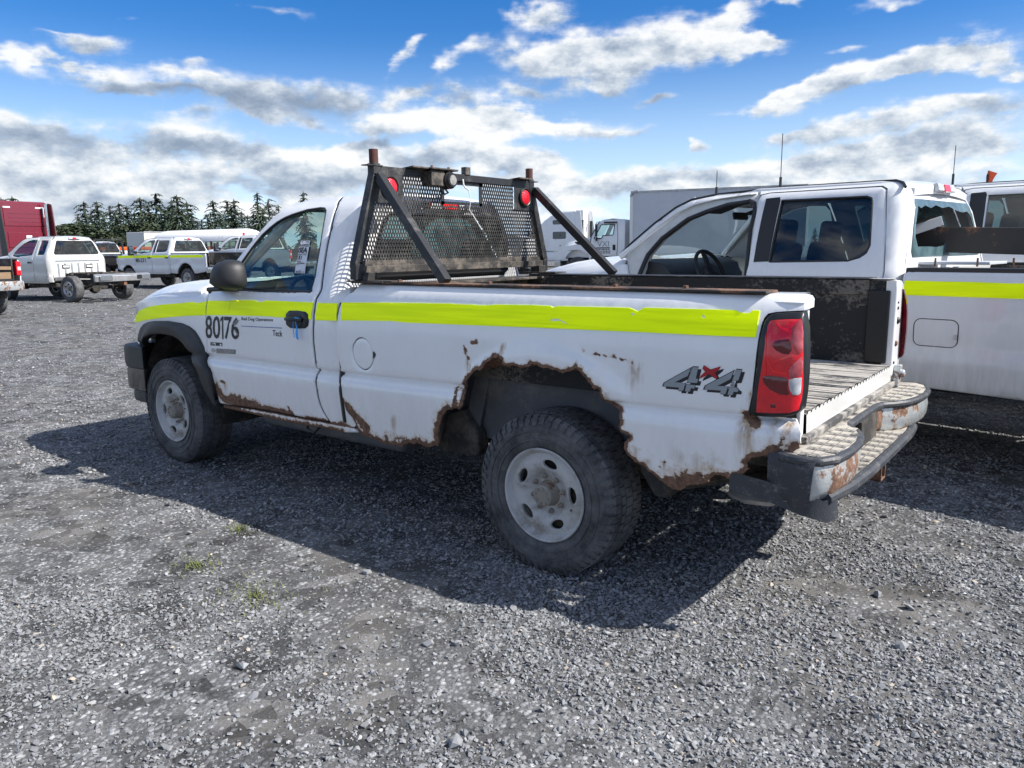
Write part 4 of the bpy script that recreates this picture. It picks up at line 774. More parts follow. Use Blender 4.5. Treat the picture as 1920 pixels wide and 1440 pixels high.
    for pts, w_ in (([(-1.05, 1.255), (-1.075, 1.235), (-1.12, 1.222)], .008), ([(-1.035, 1.12), (-1.06, 1.075), (-1.11, 1.066)], .010), ([(-1.06, 1.11), (-1.10, 1.13), (-1.125, 1.14)], .010), ([(-1.02, 1.21), (-1.026, 1.12), (-1.032, 1.06)], .010)):
        q = np.array(pts); rib = [tuple(p) for p in q]+[(p[0]-.002, p[1]+w_) for p in q[::-1]]
        panel('lens_facet', rib, 'bright_red_lens', tl, off(lampf, .0050), step=.02, thick=.003)
    # ---- decals
    tape = lambda name, key, f: panel(name, D[key] if isinstance(key, str) else key, 'fluorescent_tape', T, off(f, .0035), step=.022, thick=.003)
    top_ = D['sb_top']; sb = top_+D['sb_bot']
    tear = [(-.022, 1.225), (-.05, 1.232), (-.075, 1.231), (-.105, 1.220), (-.125, 1.212), (-.10, 1.214), (-.08, 1.224), (-.06, 1.222), (-.035, 1.219)]
    panel('reflective_stripe', sb, 'fluorescent_tape', T, off(fbed, .0035), holes=[tear, [(-.43, 1.268), (-.447, 1.262), (-.455, 1.268), (-.44, 1.274)], [(-.75, 1.272), (-.762, 1.262), (-.768, 1.272), (-.757, 1.278)]], step=.022, thick=.003)
    sd = D['sd_top']; sp = D['sd_split']; sb2 = D['sd_bot']
    tape('reflective_stripe', sd[:2]+[(sp[0][0]+.008, sp[0][1]), (sp[1][0]+.004, sp[1][1]), (sp[2][0]+.006, sp[2][1]), (sp[3][0]+.002, sp[3][1])]+[sb2[-1]], fcab)
    tape('reflective_stripe', [sp[0]]+sd[4:]+sb2[:5]+[sp[3], sp[2], sp[1]], fcab)
    tape('reflective_stripe', 'sc', fcab); tape('reflective_stripe', D['sf_top']+D['sf_bot'], fcab)
    for k, key in enumerate(('d4a', 'd4b', 'd4c', 'd4d', 'd4e', 'd4f')):
        sd_ = [(x-.012, z-.009) for x, z in D[key]]
        panel('four_by_four_shadow', sd_, 'decal_black', T, off(fbed, .0012), step=.05, thick=0, back=False)
        c = np.mean(D[key], 0); panel('four_by_four_outline', [tuple(c+(np.array(p)-c)*1.05) for p in D[key]], 'decal_black', T, off(fbed, .0018), step=.05, thick=0, back=False)
        panel('four_by_four_figure', [tuple(c+(np.array(p)-c)*.96) for p in D[key]], 'decal_grey', T, off(fbed, .0026), step=.05, thick=0, back=False)
    panel('four_by_four_shadow', [(x-.012, z-.009) for x, z in D['dx']], 'decal_black', T, off(fbed, .0012), step=.05, thick=0, back=False)
    panel('four_by_four_cross', D['dx'], 'decal_red', T, off(fbed, .0028), step=.05, thick=0, back=False)
    q = D['t80176']; tl_, bl_, br_, tr_ = (np.array(p) for p in q)
    def slot(a, b): return [tuple(tl_+(tr_-tl_)*a), tuple(bl_+(br_-bl_)*a), tuple(bl_+(br_-bl_)*b), tuple(tl_+(tr_-tl_)*b)]
    for ch, a, b, w_ in (('8', 0, .205, .014), ('0', .225, .45, .014), ('7', .565, .79, .014)): lettering('unit_number', ch, slot(a, b), fcab, 'decal_black', T, bold=.012)
    o1 = [np.array(p) for p in slot(.455, .545)]; q1 = lambda a, c: tuple(o1[0]+(o1[3]-o1[0])*a+(o1[1]-o1[0])*c)
    panel('unit_number', [q1(.55, .0), q1(1, .0), q1(1, 1), q1(.55, 1), q1(.55, .17), q1(0, .24), q1(0, .10)], 'decal_black', T, off(fcab, .002), step=.05, thick=0, back=False)
    s6 = slot(.775, 1.0)
    lettering('unit_number', '6', s6, fcab, 'decal_black', T, bold=.012, skip=None)
    panel('peeled_digit_flap', [tuple(tl_+(tr_-tl_)*a+(bl_-tl_)*b) for a, b in ((.86, .30), (.80, .36), (.90, .18), (.955, .09), (.99, .13), (.95, .25), (.90, .33))], 'decal_peeled', T, off(fcab, .006), step=.03, thick=.001)
    panel('peeled_digit_flap', [tuple(tl_+(tr_-tl_)*a+(bl_-tl_)*b) for a, b in ((.87, .50), (.93, .53), (.985, .64), (1.0, .76), (.975, .74), (.92, .62))], 'decal_peeled', T, off(fcab, .006), step=.03, thick=.001)
    lettering('company_name', 'Red Dog Operations', D['red'], fcab, 'decal_black', T, bold=.012)
    panel('blue_rule', D['line'], 'decal_blue', T, off(fcab, .002), step=.1, thick=0, back=False)
    lettering('company_name', 'Teck', D['teck'], fcab, 'decal_black', T, bold=.008)
    panel('worn_badge', D['badge1'], 'decal_black', T, off(fcab, .002), step=.05, thick=.002)
    b1 = [np.array(p) for p in D['badge1']]
    def bq(a0, a1, c0, c1): return [tuple(b1[0]+(b1[3]-b1[0])*a+(b1[1]-b1[0])*c) for a, c in ((a0, c0), (a0, c1), (a1, c1), (a1, c0))]
    for a0, a1, c0, c1 in ((.14, .19, .15, .8), (.27, .40, .1, .55), (.40, .46, .2, .9), (.82, .95, .3, .85)): panel('worn_badge_letter', bq(a0, a1, c0, c1), 'paper_white', T, off(fcab, .0032), step=.05, thick=0, back=False)
    panel('model_badge', D['badge2'], 'decal_peeled', T, off(fcab, .003), step=.05, thick=.004)
    q2 = [np.array(p) for p in D['badge2']]
    sub = lambda a0, a1: [tuple(q2[0]+(q2[3]-q2[0])*a0+(q2[1]-q2[0])*.15), tuple(q2[0]+(q2[3]-q2[0])*a0+(q2[1]-q2[0])*.85), tuple(q2[1]+(q2[2]-q2[1])*a1+(q2[0]-q2[1])*.15), tuple(q2[1]+(q2[2]-q2[1])*a1+(q2[0]-q2[1])*.85)]
    lettering('model_badge_letters', '2500', sub(.02, .62), fcab, 'chrome', T, bold=.0, proud=.0045); lettering('model_badge_letters', 'HD', sub(.68, .96), fcab, 'chrome', T, proud=.0045)
    bx = [np.array(p) for p in D['bowtie']]; bc = np.mean(bx, 0)
    panel('maker_badge', [(bc[0]+x, bc[1]+z) for x, z in ((.030, -.008), (.030, .006), (.012, .006), (.012, .013), (-.014, .013), (-.014, .006), (-.031, .006), (-.029, -.008), (-.012, -.008), (-.012, -.014), (.013, -.014), (.013, -.008))], 'dull_aluminium', T, off(fcab, .003), step=.05, thick=.004)
    # ---- left cab: door (with window frame), cab corner, fender, flare, rocker
    sil = D['sil']; dr = D['doorrear']
    door = D['doorfront']+[(2.80, 1.292), (2.72, 1.385)]+sil[:-1]+[(1.86, 1.884)]+[(p[0]+.012, p[1]) for p in dr[1:]]+D['doorbot']
    win = D['win'][:15]+[(2.0, 1.300), (2.25, 1.297), (2.55, 1.302), (2.665, 1.312), (2.655, 1.345)]
    drust = [([(2.76, .60), (2.70, .555), (2.45, .535), (2.2, .535), (1.95, .535)], .035, 1.1), ([(2.77, .64), (2.73, .58)], .05, .85), ([(2.70, .68), (2.66, .675)], .010, 1.1), ([(2.18, .77)], .008, 1.3), ([(1.97, .58)], .012, 1.2), ([(2.5, .60)], .02, .8), ([(2.60, .58), (2.3, .56)], .035, .8), ([(1.8, .54), (1.62, .54)], .014, .9)]
    ex = np.concatenate([nrng.uniform([1.6, .50], [2.8, .72], (2600, 2)), belt_pts(1.66, 2.8)[: -1]])
    dm = lambda u, v: np.where(v > 1.33, .35, 1)
    panel('door', door, 'white_paint', T, fcab, holes=[win], lines=crease(1.60, 2.95, lambda x: .848), step=.05, thick=.03, roll=.007, rust=drust, stain=[(2.66, .68, .58, .02)], extra=ex, rollmask=dm)
    panel('door_window', win, 'cab_glass', T, off(fcab, -.020), step=.08, thick=0, back=False)
    # dark weatherstrip round the glass
    wl = resample(win, .04); mb = MB(); c = wl.mean(0); rows = []
    pts = [Vector((p[0], float(ycab(p[0], p[1]))-.006, p[1])) for p in wl]; mb.tube(pts, .008, 6, closed=True); mb.build('window_seal', 'black_trim', T)
    mb = MB(); mb.beam((2.66, .912-.03, 1.303), (1.75, .905, 1.303), .02, .022); mb.build('belt_strip', 'black_trim', T)
    r_ = .11; xc = 1.60
    def fcor(u, v):
        y = ycab(np.maximum(u, 1.5), np.minimum(v, 1.885)); t = np.clip((xc-u)/r_, 0, 1); k = sstep(1.25, 1.34, v)
        return (u, y-k*(r_-np.sqrt(np.maximum(r_**2-(t*r_)**2, 0)))-(1-k)*.02*t**3, v)
    cor = [(p[0]-.008, p[1]) for p in dr]+[(1.575, .525), (1.40, .515)]+[(p[0]+.006, p[1]) for p in D['cabcorner_bed'][1:-1]]+[(1.475, 1.30), (1.492, 1.33), (1.492, 1.86), (1.52, 1.884)]
    panel('cab_corner', cor, 'white_paint', T, fcor, lines=crease(1.40, 1.75, lambda x: .848), step=.035, thick=.02, roll=.006, rust=[([(1.58, .53), (1.42, .53)], .014, 1.0), ([(1.37, .60), (1.40, .66)], .03, .7)], rollmask=lambda u, v: np.where((u < 1.5) | (v > 1.86), 0, 1))
    # dark gaps behind the panel joints
    for nm, key, y in (('door_gap', [(p[0]+.002, p[1]) for p in dr[1:]], 0),):
        mb = MB(); P = resample(key, .05, False); mb.tube([Vector((p[0], float(ycab(p[0], p[1]))-(.034 if .81 < p[1] < .89 else .024), p[1])) for p in resample(key, .02, False)], .016, 6); mb.build('door_seal', 'black_trim', T)
    mb = MB(); mb.tube([Vector((1.462, float(ycab(1.5, z))-.03, z)) for z in np.linspace(.55, 1.25, 12)], .02, 6); mb.build('bed_gap', 'black_trim', T)
    rk = D['rocker']
    panel('rocker_panel', rk, 'white_paint', T, off(fcab, -.006), step=.03, thick=.04, roll=.010, rust=[(rk[8:], .030, .95), (rk[:7], .012, .75), ([(2.75, .50), (2.55, .50)], .03, 1.2), ([(1.9, .50), (1.62, .50)], .012, 1.0)])
    fend = [(2.842, 1.262), (2.852, 1.215)]+[(p[0]+.010, p[1]) for p in D['doorfront'][::-1][1:6]]
    fend = [(2.90, 1.284), (2.842, 1.262), (2.853, 1.215), (2.852, 1.128), (2.850, 1.055), (2.862, .944), (2.874, .838)]
    fl = D['flare_out']; ff = D['fenderfront']; hc = D['hoodcut']
    arch = [(p[0], p[1]) for p in D['flare_in'][3:]]
    fend = fend+[(2.90, .80)]+[(p[0]*.5+q[0]*.5, p[1]*.5+q[1]*.5) for p, q in zip(D['flare_in'][5:12], fl[11:4:-1])]+[(3.85, .92), (3.95, .84)]+[(4.05, .80)]+[(min(p[0], 4.13), p[1]) for p in ff[::-1][:-1]]+[(min(p[0], 4.12), p[1]-.004) for p in hc[:6]]
    panel('front_fender', fend, 'white_paint', T, fcab, step=.05, thick=.012, roll=.006)
    ffl = lambda u, v: (u, ycab(u, v)+.012+.022*np.clip((np.hypot(u-3.378, v-.39)-.52)/.10, 0, 1)*np.clip((.70-np.hypot(u-3.378, v-.39))/.05, .2, 1), v)
    panel('fender_flare', fl+D['flare_in'], 'black_plastic', T, ffl, step=.03, thick=.05, roll=.012)
    # hood
    hx = [p[0] for p in hc[::-1]]; hz = [p[1] for p in hc[::-1]]
    def fhood(u, v):
        zc = np.interp(u, [2.90, 2.957, 3.189, 3.404, 3.661, 3.81, 4.00, 4.12], [1.300, 1.284, 1.270, 1.257, 1.226, 1.201, 1.170, 1.135])
        e = np.clip(hw(u)-np.abs(v), 0, 1); return (u, v, zc+.098*(1-np.exp(-e/.10))*np.interp(u, [2.9, 3.6, 4.0, 4.14], [.75, 1, .9, .2]))
    hw = lambda u: np.array(ycab(u, np.full_like(np.asarray(u, float), 1.16)))-.028
    us = np.linspace(2.93, 4.13, 14); hood = [(u, float(hw(np.array(u)))) for u in us]+[(u, -float(hw(np.array(u)))) for u in us[::-1]]
    panel('hood', hood, 'white_paint', T, fhood, step=.06, thick=.02, tdir=(0, 0, -1), roll=.008)
    # cowl, windshield, roof
    mb = MB(); mb.grid([[(2.93+.05*(1-(y/.85)**2), y, 1.285+.09*(1-abs(y)/.9)) for y in np.linspace(-.86, .86, 9)], [(2.70+.10*(1-(y/.85)**2), y*.97, 1.33+.04*(1-abs(y)/.9)) for y in np.linspace(-.86, .86, 9)]]); mb.build('cowl', 'black_plastic', T)
    rows = []
    for t in np.linspace(0, 1, 8):
        hwid = .86*(1-t)+.585*t; xc_ = 2.755*(1-t)+2.275*t
        rows.append([(xc_+.10*(1-(y/hwid)**2), y, 1.325*(1-t)+1.868*t+.012*(1-(y/hwid)**2)) for y in np.linspace(-hwid, hwid, 13)])
    MB().grid(rows).build('windshield', 'clear_glass', T)
    for s in (1, -1):
        mb = MB(); P0 = [Vector((2.80*(1-t)+2.27*t, s*(.84*(1-t)+.545*t), 1.29*(1-t)+1.835*t)) for t in np.linspace(0, 1, 8)]; mb.tube(P0, .034, 8); mb.build('windshield_pillar', 'white_paint_clean', T)
    def froof(u, v):
        ze = np.interp(u, [1.49, 1.53, 1.65, 2.05, 2.16, 2.25, 2.32], [1.845, 1.873, 1.883, 1.884, 1.876, 1.862, 1.842]); return (u, v, ze+.030*(1-(v/.57)**2))
    roof = [(1.492, -.50), (1.52, -.55), (2.12, -.558), (2.26, -.58), (2.33, -.3), (2.35, 0), (2.33, .3), (2.26, .58), (2.12, .558), (1.52, .55), (1.492, .50)]
    panel('roof', roof, 'white_paint', T, froof, step=.08, thick=.04, tdir=(0, 0, -1), roll=.012)
    # right side of the cab and fender: the left one mirrored
    door_r = [p for p in door]
    panel('door', door, 'white_paint', T, mirror(fcab), holes=[win], step=.08, thick=.03, tdir=(0, 1, 0), roll=.007, rollmask=dm)
    panel('door_window', win, 'cab_glass', T, mirror(off(fcab, -.020)), step=.12, thick=0, tdir=(0, 1, 0), back=False)
    panel('cab_corner', cor, 'white_paint', T, mirror(fcor), step=.06, thick=.02, tdir=(0, 1, 0), roll=.006, rollmask=lambda u, v: np.where((u < 1.5) | (v > 1.86), 0, 1))
    panel('front_fender', fend, 'white_paint', T, mirror(fcab), step=.09, thick=.012, tdir=(0, 1, 0), roll=.006)
    panel('fender_flare', fl+D['flare_in'], 'black_plastic', T, mirror(ffl), step=.05, thick=.05, tdir=(0, 1, 0), roll=.012)
    panel('rocker_panel', rk, 'white_paint', T, mirror(off(fcab, -.006)), step=.06, thick=.04, tdir=(0, 1, 0), roll=.010)
    # cab back wall with rear window
    gy = lambda z: np.interp(z, ZG, YG)-.105
    zs = np.linspace(1.30, 1.86, 10); back = [(float(gy(z)), z) for z in zs]+[(-float(gy(z)), z) for z in zs[::-1]]
    back = [(-.80, .75)]+[(.80, .75)]+back
    rw = [(.66, 1.40), (.665, 1.44), (.56, 1.70), (.53, 1.745), (.49, 1.765), (-.49, 1.765), (-.53, 1.745), (-.56, 1.70), (-.665, 1.44), (-.66, 1.40), (-.62, 1.385), (.62, 1.385)]
    fbk = lambda u, v: (1.495-.02*np.clip((v-1.3)/.5, 0, 1)-.0*u, u, v)
    panel('cab_back', back, 'white_paint', T, fbk, holes=[rw], step=.10, thick=.02, tdir=(1, 0, 0))
    panel('rear_window', rw, 'cab_glass', T, lambda u, v: (fbk(u, v)[0]-.004, u, v), step=.2, thick=0, tdir=(1, 0, 0), back=False)
    mb = MB(); P = resample(rw, .06); mb.tube([Vector((float(fbk(p[0], p[1])[0])-.006, p[0], p[1])) for p in P], .012, 6, closed=True); mb.build('rear_window_seal', 'black_trim', T)
    mb = MB(); mb.box((1.455, 0, 1.825), (.045, .40, .05)); cm = mb.build('third_brake_light', 'dark_red_lens', T, bevel=.01)
    MB().box((1.431, 0, 1.825), (.006, .14, .034)).build('brake_lens', 'bright_red_lens', cm, bevel=.002)
    for y in (.135, -.135): MB().box((1.431, y, 1.825), (.006, .10, .034)).build('cargo_lens', 'clear_lens', cm, bevel=.002)
    # interior
    mb = MB(); mb.span((1.55, -.80, .72), (2.85, .80, .80)); mb.build('cab_floor', 'dash_plastic', T)
    mb = MB(); mb.box((1.80, 0, .93), (.52, 1.36, .16)); mb.box((1.60, 0, 1.20), (.14, 1.36, .55), rot=(0, -.22, 0)); st = mb.build('bench_seat', 'seat_cloth', T, bevel=.04)
    for y in (.40, -.40): MB().box((1.56, y, 1.53), (.10, .26, .17), rot=(0, -.15, 0)).build('headrest', 'seat_cloth', st, bevel=.035)
    mb = MB(); mb.prism([(2.90, 1.0), (2.55, .95), (2.48, 1.10), (2.52, 1.24), (2.60, 1.29), (2.90, 1.28)], -.80, .80); mb.build('dashboard', 'dash_plastic', T, bevel=.02)
    mb = MB(); M = Matrix.Translation((2.40, .38, 1.20)) @ Euler((0, rad(-62), 0)).to_matrix().to_4x4()
    mb.tube([M @ Vector((.19*cos(a), .19*sin(a), 0)) for a in (2*pi*i/24 for i in range(24))], .014, 8, closed=True)
    for a in (0, 2.2, 4.1): mb.beam(M @ Vector((0, 0, 0)), M @ Vector((.185*cos(a), .185*sin(a), 0)), .03, .02)
    mb.tube([M @ Vector((0, 0, .02)), Vector((2.58, .38, 1.10))], .03, 8); mb.build('steering_wheel', 'dash_plastic', T)
    # lot sticker in the side window
    fst = off(fcab, -.013); sq = D['sticker']
    pp = panel('lot_sticker', sq, 'paper_white', T, fst, step=.05, thick=.001)
    stq = [np.array(p) for p in sq]
    def sub4(a0, a1, b0, b1):
        P = lambda a, b: tuple((stq[0]+(stq[3]-stq[0])*a)*(1-b)+(stq[1]+(stq[2]-stq[1])*a)*b); return [P(a0, b0), P(a0, b1), P(a1, b1), P(a1, b0)]
    for s_, a0, a1, b0, b1, bd in (('R6002S', .03, .97, .10, .185, .02), ('SEA', .03, .92, .205, .375, .05), ('SEATTLE', .05, .90, .40, .445, .02)): lettering('sticker_text', s_, sub4(a0, a1, b0, b1), fst, 'decal_black', pp, bold=bd, proud=.002)
    panel('sticker_box', sub4(.0, .46, .465, .58), 'decal_black', pp, off(fst, .0015), step=.1, thick=0, back=False); lettering('sticker_text', '11', sub4(.08, .40, .48, .565), fst, 'paper_white', pp, bold=.04, proud=.003)
    for a0, a1, b0, b1 in ((.05, .45, .62, .655), (.02, .86, .675, .715), (.02, .38, .735, .75), (.30, .64, .905, .918), (.10, .30, .02, .05), (.55, .9, .02, .05)): panel('sticker_line', sub4(a0, a1, b0, b1), 'decal_peeled', pp, off(fst, .0015), step=.1, thick=0, back=False)
    x_ = .08
    while x_ < .9:
        w_ = rng.choice((.012, .02, .035)); panel('sticker_barcode', sub4(x_, x_+w_, .935, .985), 'decal_black', pp, off(fst, .0015), step=.1, thick=0, back=False); x_ += w_+rng.choice((.02, .03, .05))
    # door handle
    hd = panel('door_handle', D['handle'], 'satin_black_plastic', T, off(fcab, .012), step=.03, thick=.014, roll=.010)
    panel('handle_cup', D['handle_cup'], 'black_trim', hd, off(fcab, .0135), step=.03, thick=.002)
    hy = float(ycab(1.85, 1.14)); MB().tube([(1.925, hy+.016, 1.142), (1.89, hy+.026, 1.143), (1.80, hy+.028, 1.143), (1.765, hy+.018, 1.142)], [.012, .015, .015, .012], 8).build('pull', 'satin_black_plastic', hd)
    MB().lathe([(0, .006), (.012, .006), (.014, 0)], c=(1.745, hy+.012, 1.135), n=14).build('lock', 'satin_black_plastic', hd)
    # folded-in mirror
    mb = MB(); outl = [(2.585, 1.328), (2.565, 1.39), (2.53, 1.445), (2.48, 1.483), (2.42, 1.497), (2.35, 1.492), (2.31, 1.462), (2.295, 1.40), (2.295, 1.345), (2.315, 1.318), (2.40, 1.306), (2.54, 1.310)]
    c = np.mean(outl, 0); O = resample(outl, .05); rings = []
    for k, y in ((.95, .975), (1.0, .99), (1.0, 1.02), (.96, 1.045), (.87, 1.072), (.71, 1.096), (.50, 1.113), (.26, 1.122), (.05, 1.124)):
        kk = k; rings.append([(c[0]+(p[0]-c[0])*kk-.0, y, c[1]+.012*(y-.95)/.2+(p[1]-c[1])*kk) for p in O])
    mi = mb.loft(rings).build('mirror', 'black_plastic', T, angle=50)
    mb = MB(); mb.box((2.57, 1.0, 1.312), (.16, .12, .03), rot=(0, .06, 0)); mb.box((2.60, .925, 1.31), (.18, .05, .04)); mb.build('mirror_arm', 'black_plastic', mi, bevel=.012)
    mb = MB(); mb.loft([[(2.12+x, -y, z) for x, z in ((.0, 1.30), (.30, 1.30), (.34, 1.45), (.05, 1.49))] for y in (.95, 1.05, 1.13)]); mb.build('mirror', 'black_plastic', T, bevel=.03)
    # front end: grille, lamps, bumper
    mb = MB(); mb.span((4.02, -.72, .80), (4.12, .72, 1.12)); gr = mb.build('grille', 'black_plastic', T, bevel=.02)
    MB().span((4.11, -.74, .955), (4.135, .74, .99)).build('grille_bar', 'white_paint_clean', gr, bevel=.005)
    for s in (1, -1): MB().span((4.03, s*.50, .87), (4.125, s*.76, 1.09)).build('headlight', 'clear_lens', T, bevel=.015)
    def bsec(y, x0, x1, z0, z1): return [(x0, y, z0), (x1-.02, y, z0), (x1, y, z0+.02), (x1, y, z1-.03), (x1-.03, y, z1), (x0, y, z1)]
    def bump(name, mat, z0, z1, dx):
        mb = MB(); rows = []
        for y, x0, x1 in ((.955, 3.80, 4.00), (.945, 3.80, 4.10), (.90, 3.84, 4.20), (.80, 4.06, 4.25), (.4, 4.10, 4.29), (0, 4.11, 4.30)): rows.append(bsec(y, x0, x1+dx, z0, z1))
        rows = rows+[[(p[0], -p[1], p[2]) for p in r] for r in rows[::-1][1:]]
        return mb.loft(rows).build(name, mat, T, bevel=.012)
    bump('front_bumper_pad', 'black_plastic', .665, .835, 0); bump('front_bumper', 'dusty_bumper', .49, .662, -.02); bump('air_dam', 'black_plastic', .40, .488, -.10)
    # ---- bed: floor, walls, right side
    n = 27; mb = MB(); ys = np.linspace(-.745, .745, n*4+1); zz = lambda y, k: .895-.014*(1 if (k % 4) in (1, 2) else 0)
    prof = []
    for i in range(n):
        y0 = -.745+1.49*i/n; w = 1.49/n
        prof += [(y0, .881), (y0+.14*w, .895), (y0+.60*w, .895), (y0+.74*w, .881)]
    prof.append((.745, .881))
    rr = np.random.default_rng(8)
    mb.grid([[(x, y, z+.002*sin(y*40+x*3)) for y, z in prof] for x in np.linspace(1.36, -1.125, 30)]); mb.build('bed_floor', 'bed_floor', T, angle=60)
    mb = MB(); mb.grid([[(-1.127, y, z-.004+(.0 if k % 4 in (1, 2) else .004)) for k, (y, z) in enumerate(prof)], [(-1.130, y, .805) for y, z in prof]]); mb.build('bed_sill', 'cream_panel', T, angle=60)
    MB().span((-1.150, -.80, .775), (-1.118, .80, .803)).build('sill_lip', 'dusty_lip', T, bevel=.004)
    MB().span((1.365, -.80, .88), (1.395, .80, 1.335)).build('bed_front_wall', 'black_steel_dirty', T, bevel=.01)
    MB().span((1.20, -.80, 1.335), (1.40, .80, 1.352)).build('bed_front_ledge', 'black_steel_dirty', T, bevel=.004)
    for s in (1, -1):
        mb = MB(); ribs = [(1.365, 0), (-1.10, 0)]
        mb.span((-1.105, s*.752, .88), (1.365, s*.772, 1.35)); mb.build('bed_wall', 'bed_liner', T)
        mb = MB(); mb.loft([[(x*.46+.02, s*y, z) for y, z in ((.755, .88), (.755, 1.08+h_), (.60+.02, 1.08+h_), (.56, 1.03), (.55, .88))] for x, h_ in ((-1, -.06), (-.86, 0), (.86, 0), (1, -.06))]); mb.build('wheel_box', 'bed_liner', T, bevel=.02)
    # liner lip on the right side and its rail
    MB().span((-.99, -.748, 1.275), (1.34, -.735, 1.362)).build('rail_cover', 'bed_liner', T, bevel=.003)
    MB().span((-.99, -.90, 1.352), (1.34, -.735, 1.366)).build('rail_cover', 'black_steel', T, bevel=.003)
    MB().span((-1.10, -.745, .90), (-.985, -.728, 1.30)).build('liner_end', 'black_trim', T, bevel=.01)
    rb = [(1.44, .80), (1.36, .55), (1.20, .48), (.62, .50), (.52, .72)]+[(.02+.54*cos(a), .42+.56*sin(a)) for a in np.linspace(.5, pi-.5, 14)]+[(-.52, .55), (-.6, .50), (-.95, .62), (-1.13, .80), (-1.135, 1.33), (-1.10, 1.357), (1.34, 1.357)]+D['bedfront']
    panel('bed_side', rb, 'white_paint', T, mirror(fbed), step=.08, thick=.01, tdir=(0, 1, 0), rust=[([(-.6, .52), (-1.0, .66)], .05, 1), ([(.52, .72), (.2, .97)], .03, 1)])
    mb = MB(); mb.grid([[(x, -(float(ybed(x, 1.357))+dy+.002), z) for dy, z in prof_] for prof_ in [[(-.0, 1.352), (-.018, 1.360), (-.04, 1.363), (-.13, 1.363)]] for x in xs]); mb.build('bed_rail', 'white_paint', T)
    # right rear post: white, bolt holes, striker, tail lamp edge beyond
    yb = -float(ybed(-1.13, 1.0))
    post = [(-.742, .83), (-.742, 1.352), (-.835, 1.352), (-.865, 1.34), (-.885, 1.28), (yb+.012, 1.0), (yb+.02, .90), (-.875, .86), (-.83, .83)]
    panel('rear_post', post, 'white_paint', T, lambda u, v: (-1.133+0*u, u, v), step=.04, thick=.05, tdir=(1, 0, 0), roll=.008, rust=[([(-.80, 1.00), (-.795, .94)], .008, .9)])
    for y, z, r, mt in ((-.79, 1.235, .006, 'black_trim'), (-.795, 1.205, .009, 'black_trim'), (-.815, 1.135, .019, 'black_trim'), (-.80, 1.01, .016, 'rusty_steel'), (-.785, .905, .009, 'black_trim')):
        MB().lathe([(0, -1.139 if r < .015 else -1.144), (r*.6, -1.139 if r < .015 else -1.144), (r, -1.137), (r, -1.13)], c=(0, y+.022, z), n=14, axis='x').build('post_bolt', mt, T)
    mb = MB(); mb.box((-1.150, -.805, .855), (.04, .05, .07)); mb.lathe([(0, -1.19), (.016, -1.19), (.022, -1.18), (.022, -1.15)], c=(0, -.80, .845), n=14, axis='x'); mb.box((-1.15, -.80, .80), (.03, .06, .06)); mb.build('tailgate_hinge', 'rusty_chrome', T, bevel=.006)
    tr = panel('tail_light', D['lamp'], 'dark_red_lens', T, mirror(lambda u, v: (u, lampf(u, v)[1]-.012, v)), step=.05, thick=.03, tdir=(0, 1, 0), roll=.008)
    panel('red_lens', D['lens'], 'red_lens', tr, mirror(off(lampf, -.009)), step=.05, thick=.004, tdir=(0, 1, 0))
    panel('turn_lens', [(-1.08, 1.18), (-1.15, 1.18), (-1.145, 1.275), (-1.08, 1.272)], 'amber_lens', tr, mirror(off(lampf, -.007)), step=.05, thick=.004, tdir=(0, 1, 0))
    # ---- running gear
    ib = [(1.30, .50), (1.30, .90), (-1.05, .93), (-1.05, .72), (-.70, .58), (.55, .46)]
    ip = panel('inner_wheelhouse', [(1.34, .52), (1.34, .92), (.80, 1.10), (-.50, 1.10), (-1.08, .95), (-1.08, .80), (-.72, .66), (-.60, .56), (.62, .54), (.75, .46), (1.1, .47)], 'inner_panel', T, lambda u, v: (u, .715+.02*np.sin(u*5), v), holes=[ell(.40, .93, .024, .035, 14), ell(.60, .955, .011, .011, 8), ell(-.42, .865, .014, .012, 8)], step=.10, thick=.01)
    MB().grid([[(x, .66, z) for x in (-.9, .9)] for z in (.6, 1.08)]).build('inner_backing', 'underbody', T)
    # rusted remains of the wheelhouse lip, hanging inside the arch
    rows = []; r4 = np.random.default_rng(4)
    for x in np.linspace(-.42, .48, 40):
        zt = 1.075-.10*((x-.05)/.5)**2; zb = .995-.07*((x-.05)/.5)**2+r4.normal(0, .004); rows.append([(x, .925, zt), (x, .91, (zt+zb)/2), (x, .86, zb), (x, .73, zb-.012)])
    MB().grid(rows).build('wheelhouse_lip', 'rusty_steel', T)
    MB().beam((.63, .75, .58), (.56, .72, .93), .10, .02, up=(0, 1, 0)).build('bed_brace', 'inner_panel', T, bevel=.004)
    mb = MB(); mb.prism([(.86, .44), (.78, .66), (.66, .70), (.55, .58), (.55, .45)], .70, .80); mb.build('bed_mount', 'underbody', T, bevel=.02)
    for s in (1, -1): MB().span((-1.20, s*.40, .50), (3.95, s*.47, .66)).build('frame_rail', 'underbody', T, bevel=.006)
    MB().span((1.15, .47, .36), (2.55, .78, .50)).build('fuel_tank', 'inner_panel', T, bevel=.05)
    MB().span((.95, -.78, .34), (2.60, -.50, .52)).build('exhaust_silencer', 'underbody', T, bevel=.05)
    mb = MB(); mb.span((2.50, -.5, .36), (3.3, .5, .62)); mb.build('engine_sump', 'underbody', T, bevel=.06)
    MB().tube([(1.95, .83, .485), (1.93, .86, .43), (1.86, .86, .415), (1.80, .84, .47)], .008, 6).build('hanging_cable', 'black_trim', T)
    mb = MB(); mb.tube([(0, -.80, .39), (0, .80, .39)], .05, 10); mb.lathe([(0, -.14), (.09, -.12), (.16, -.05), (.16, .05), (.09, .12), (0, .14)], c=(0, 0, .39), n=16, axis='x'); mb.build('rear_axle', 'underbody', T)
    MB().tube([(3.378, -.78, .39), (3.378, .78, .39)], .045, 8).build('front_axle', 'underbody', T)
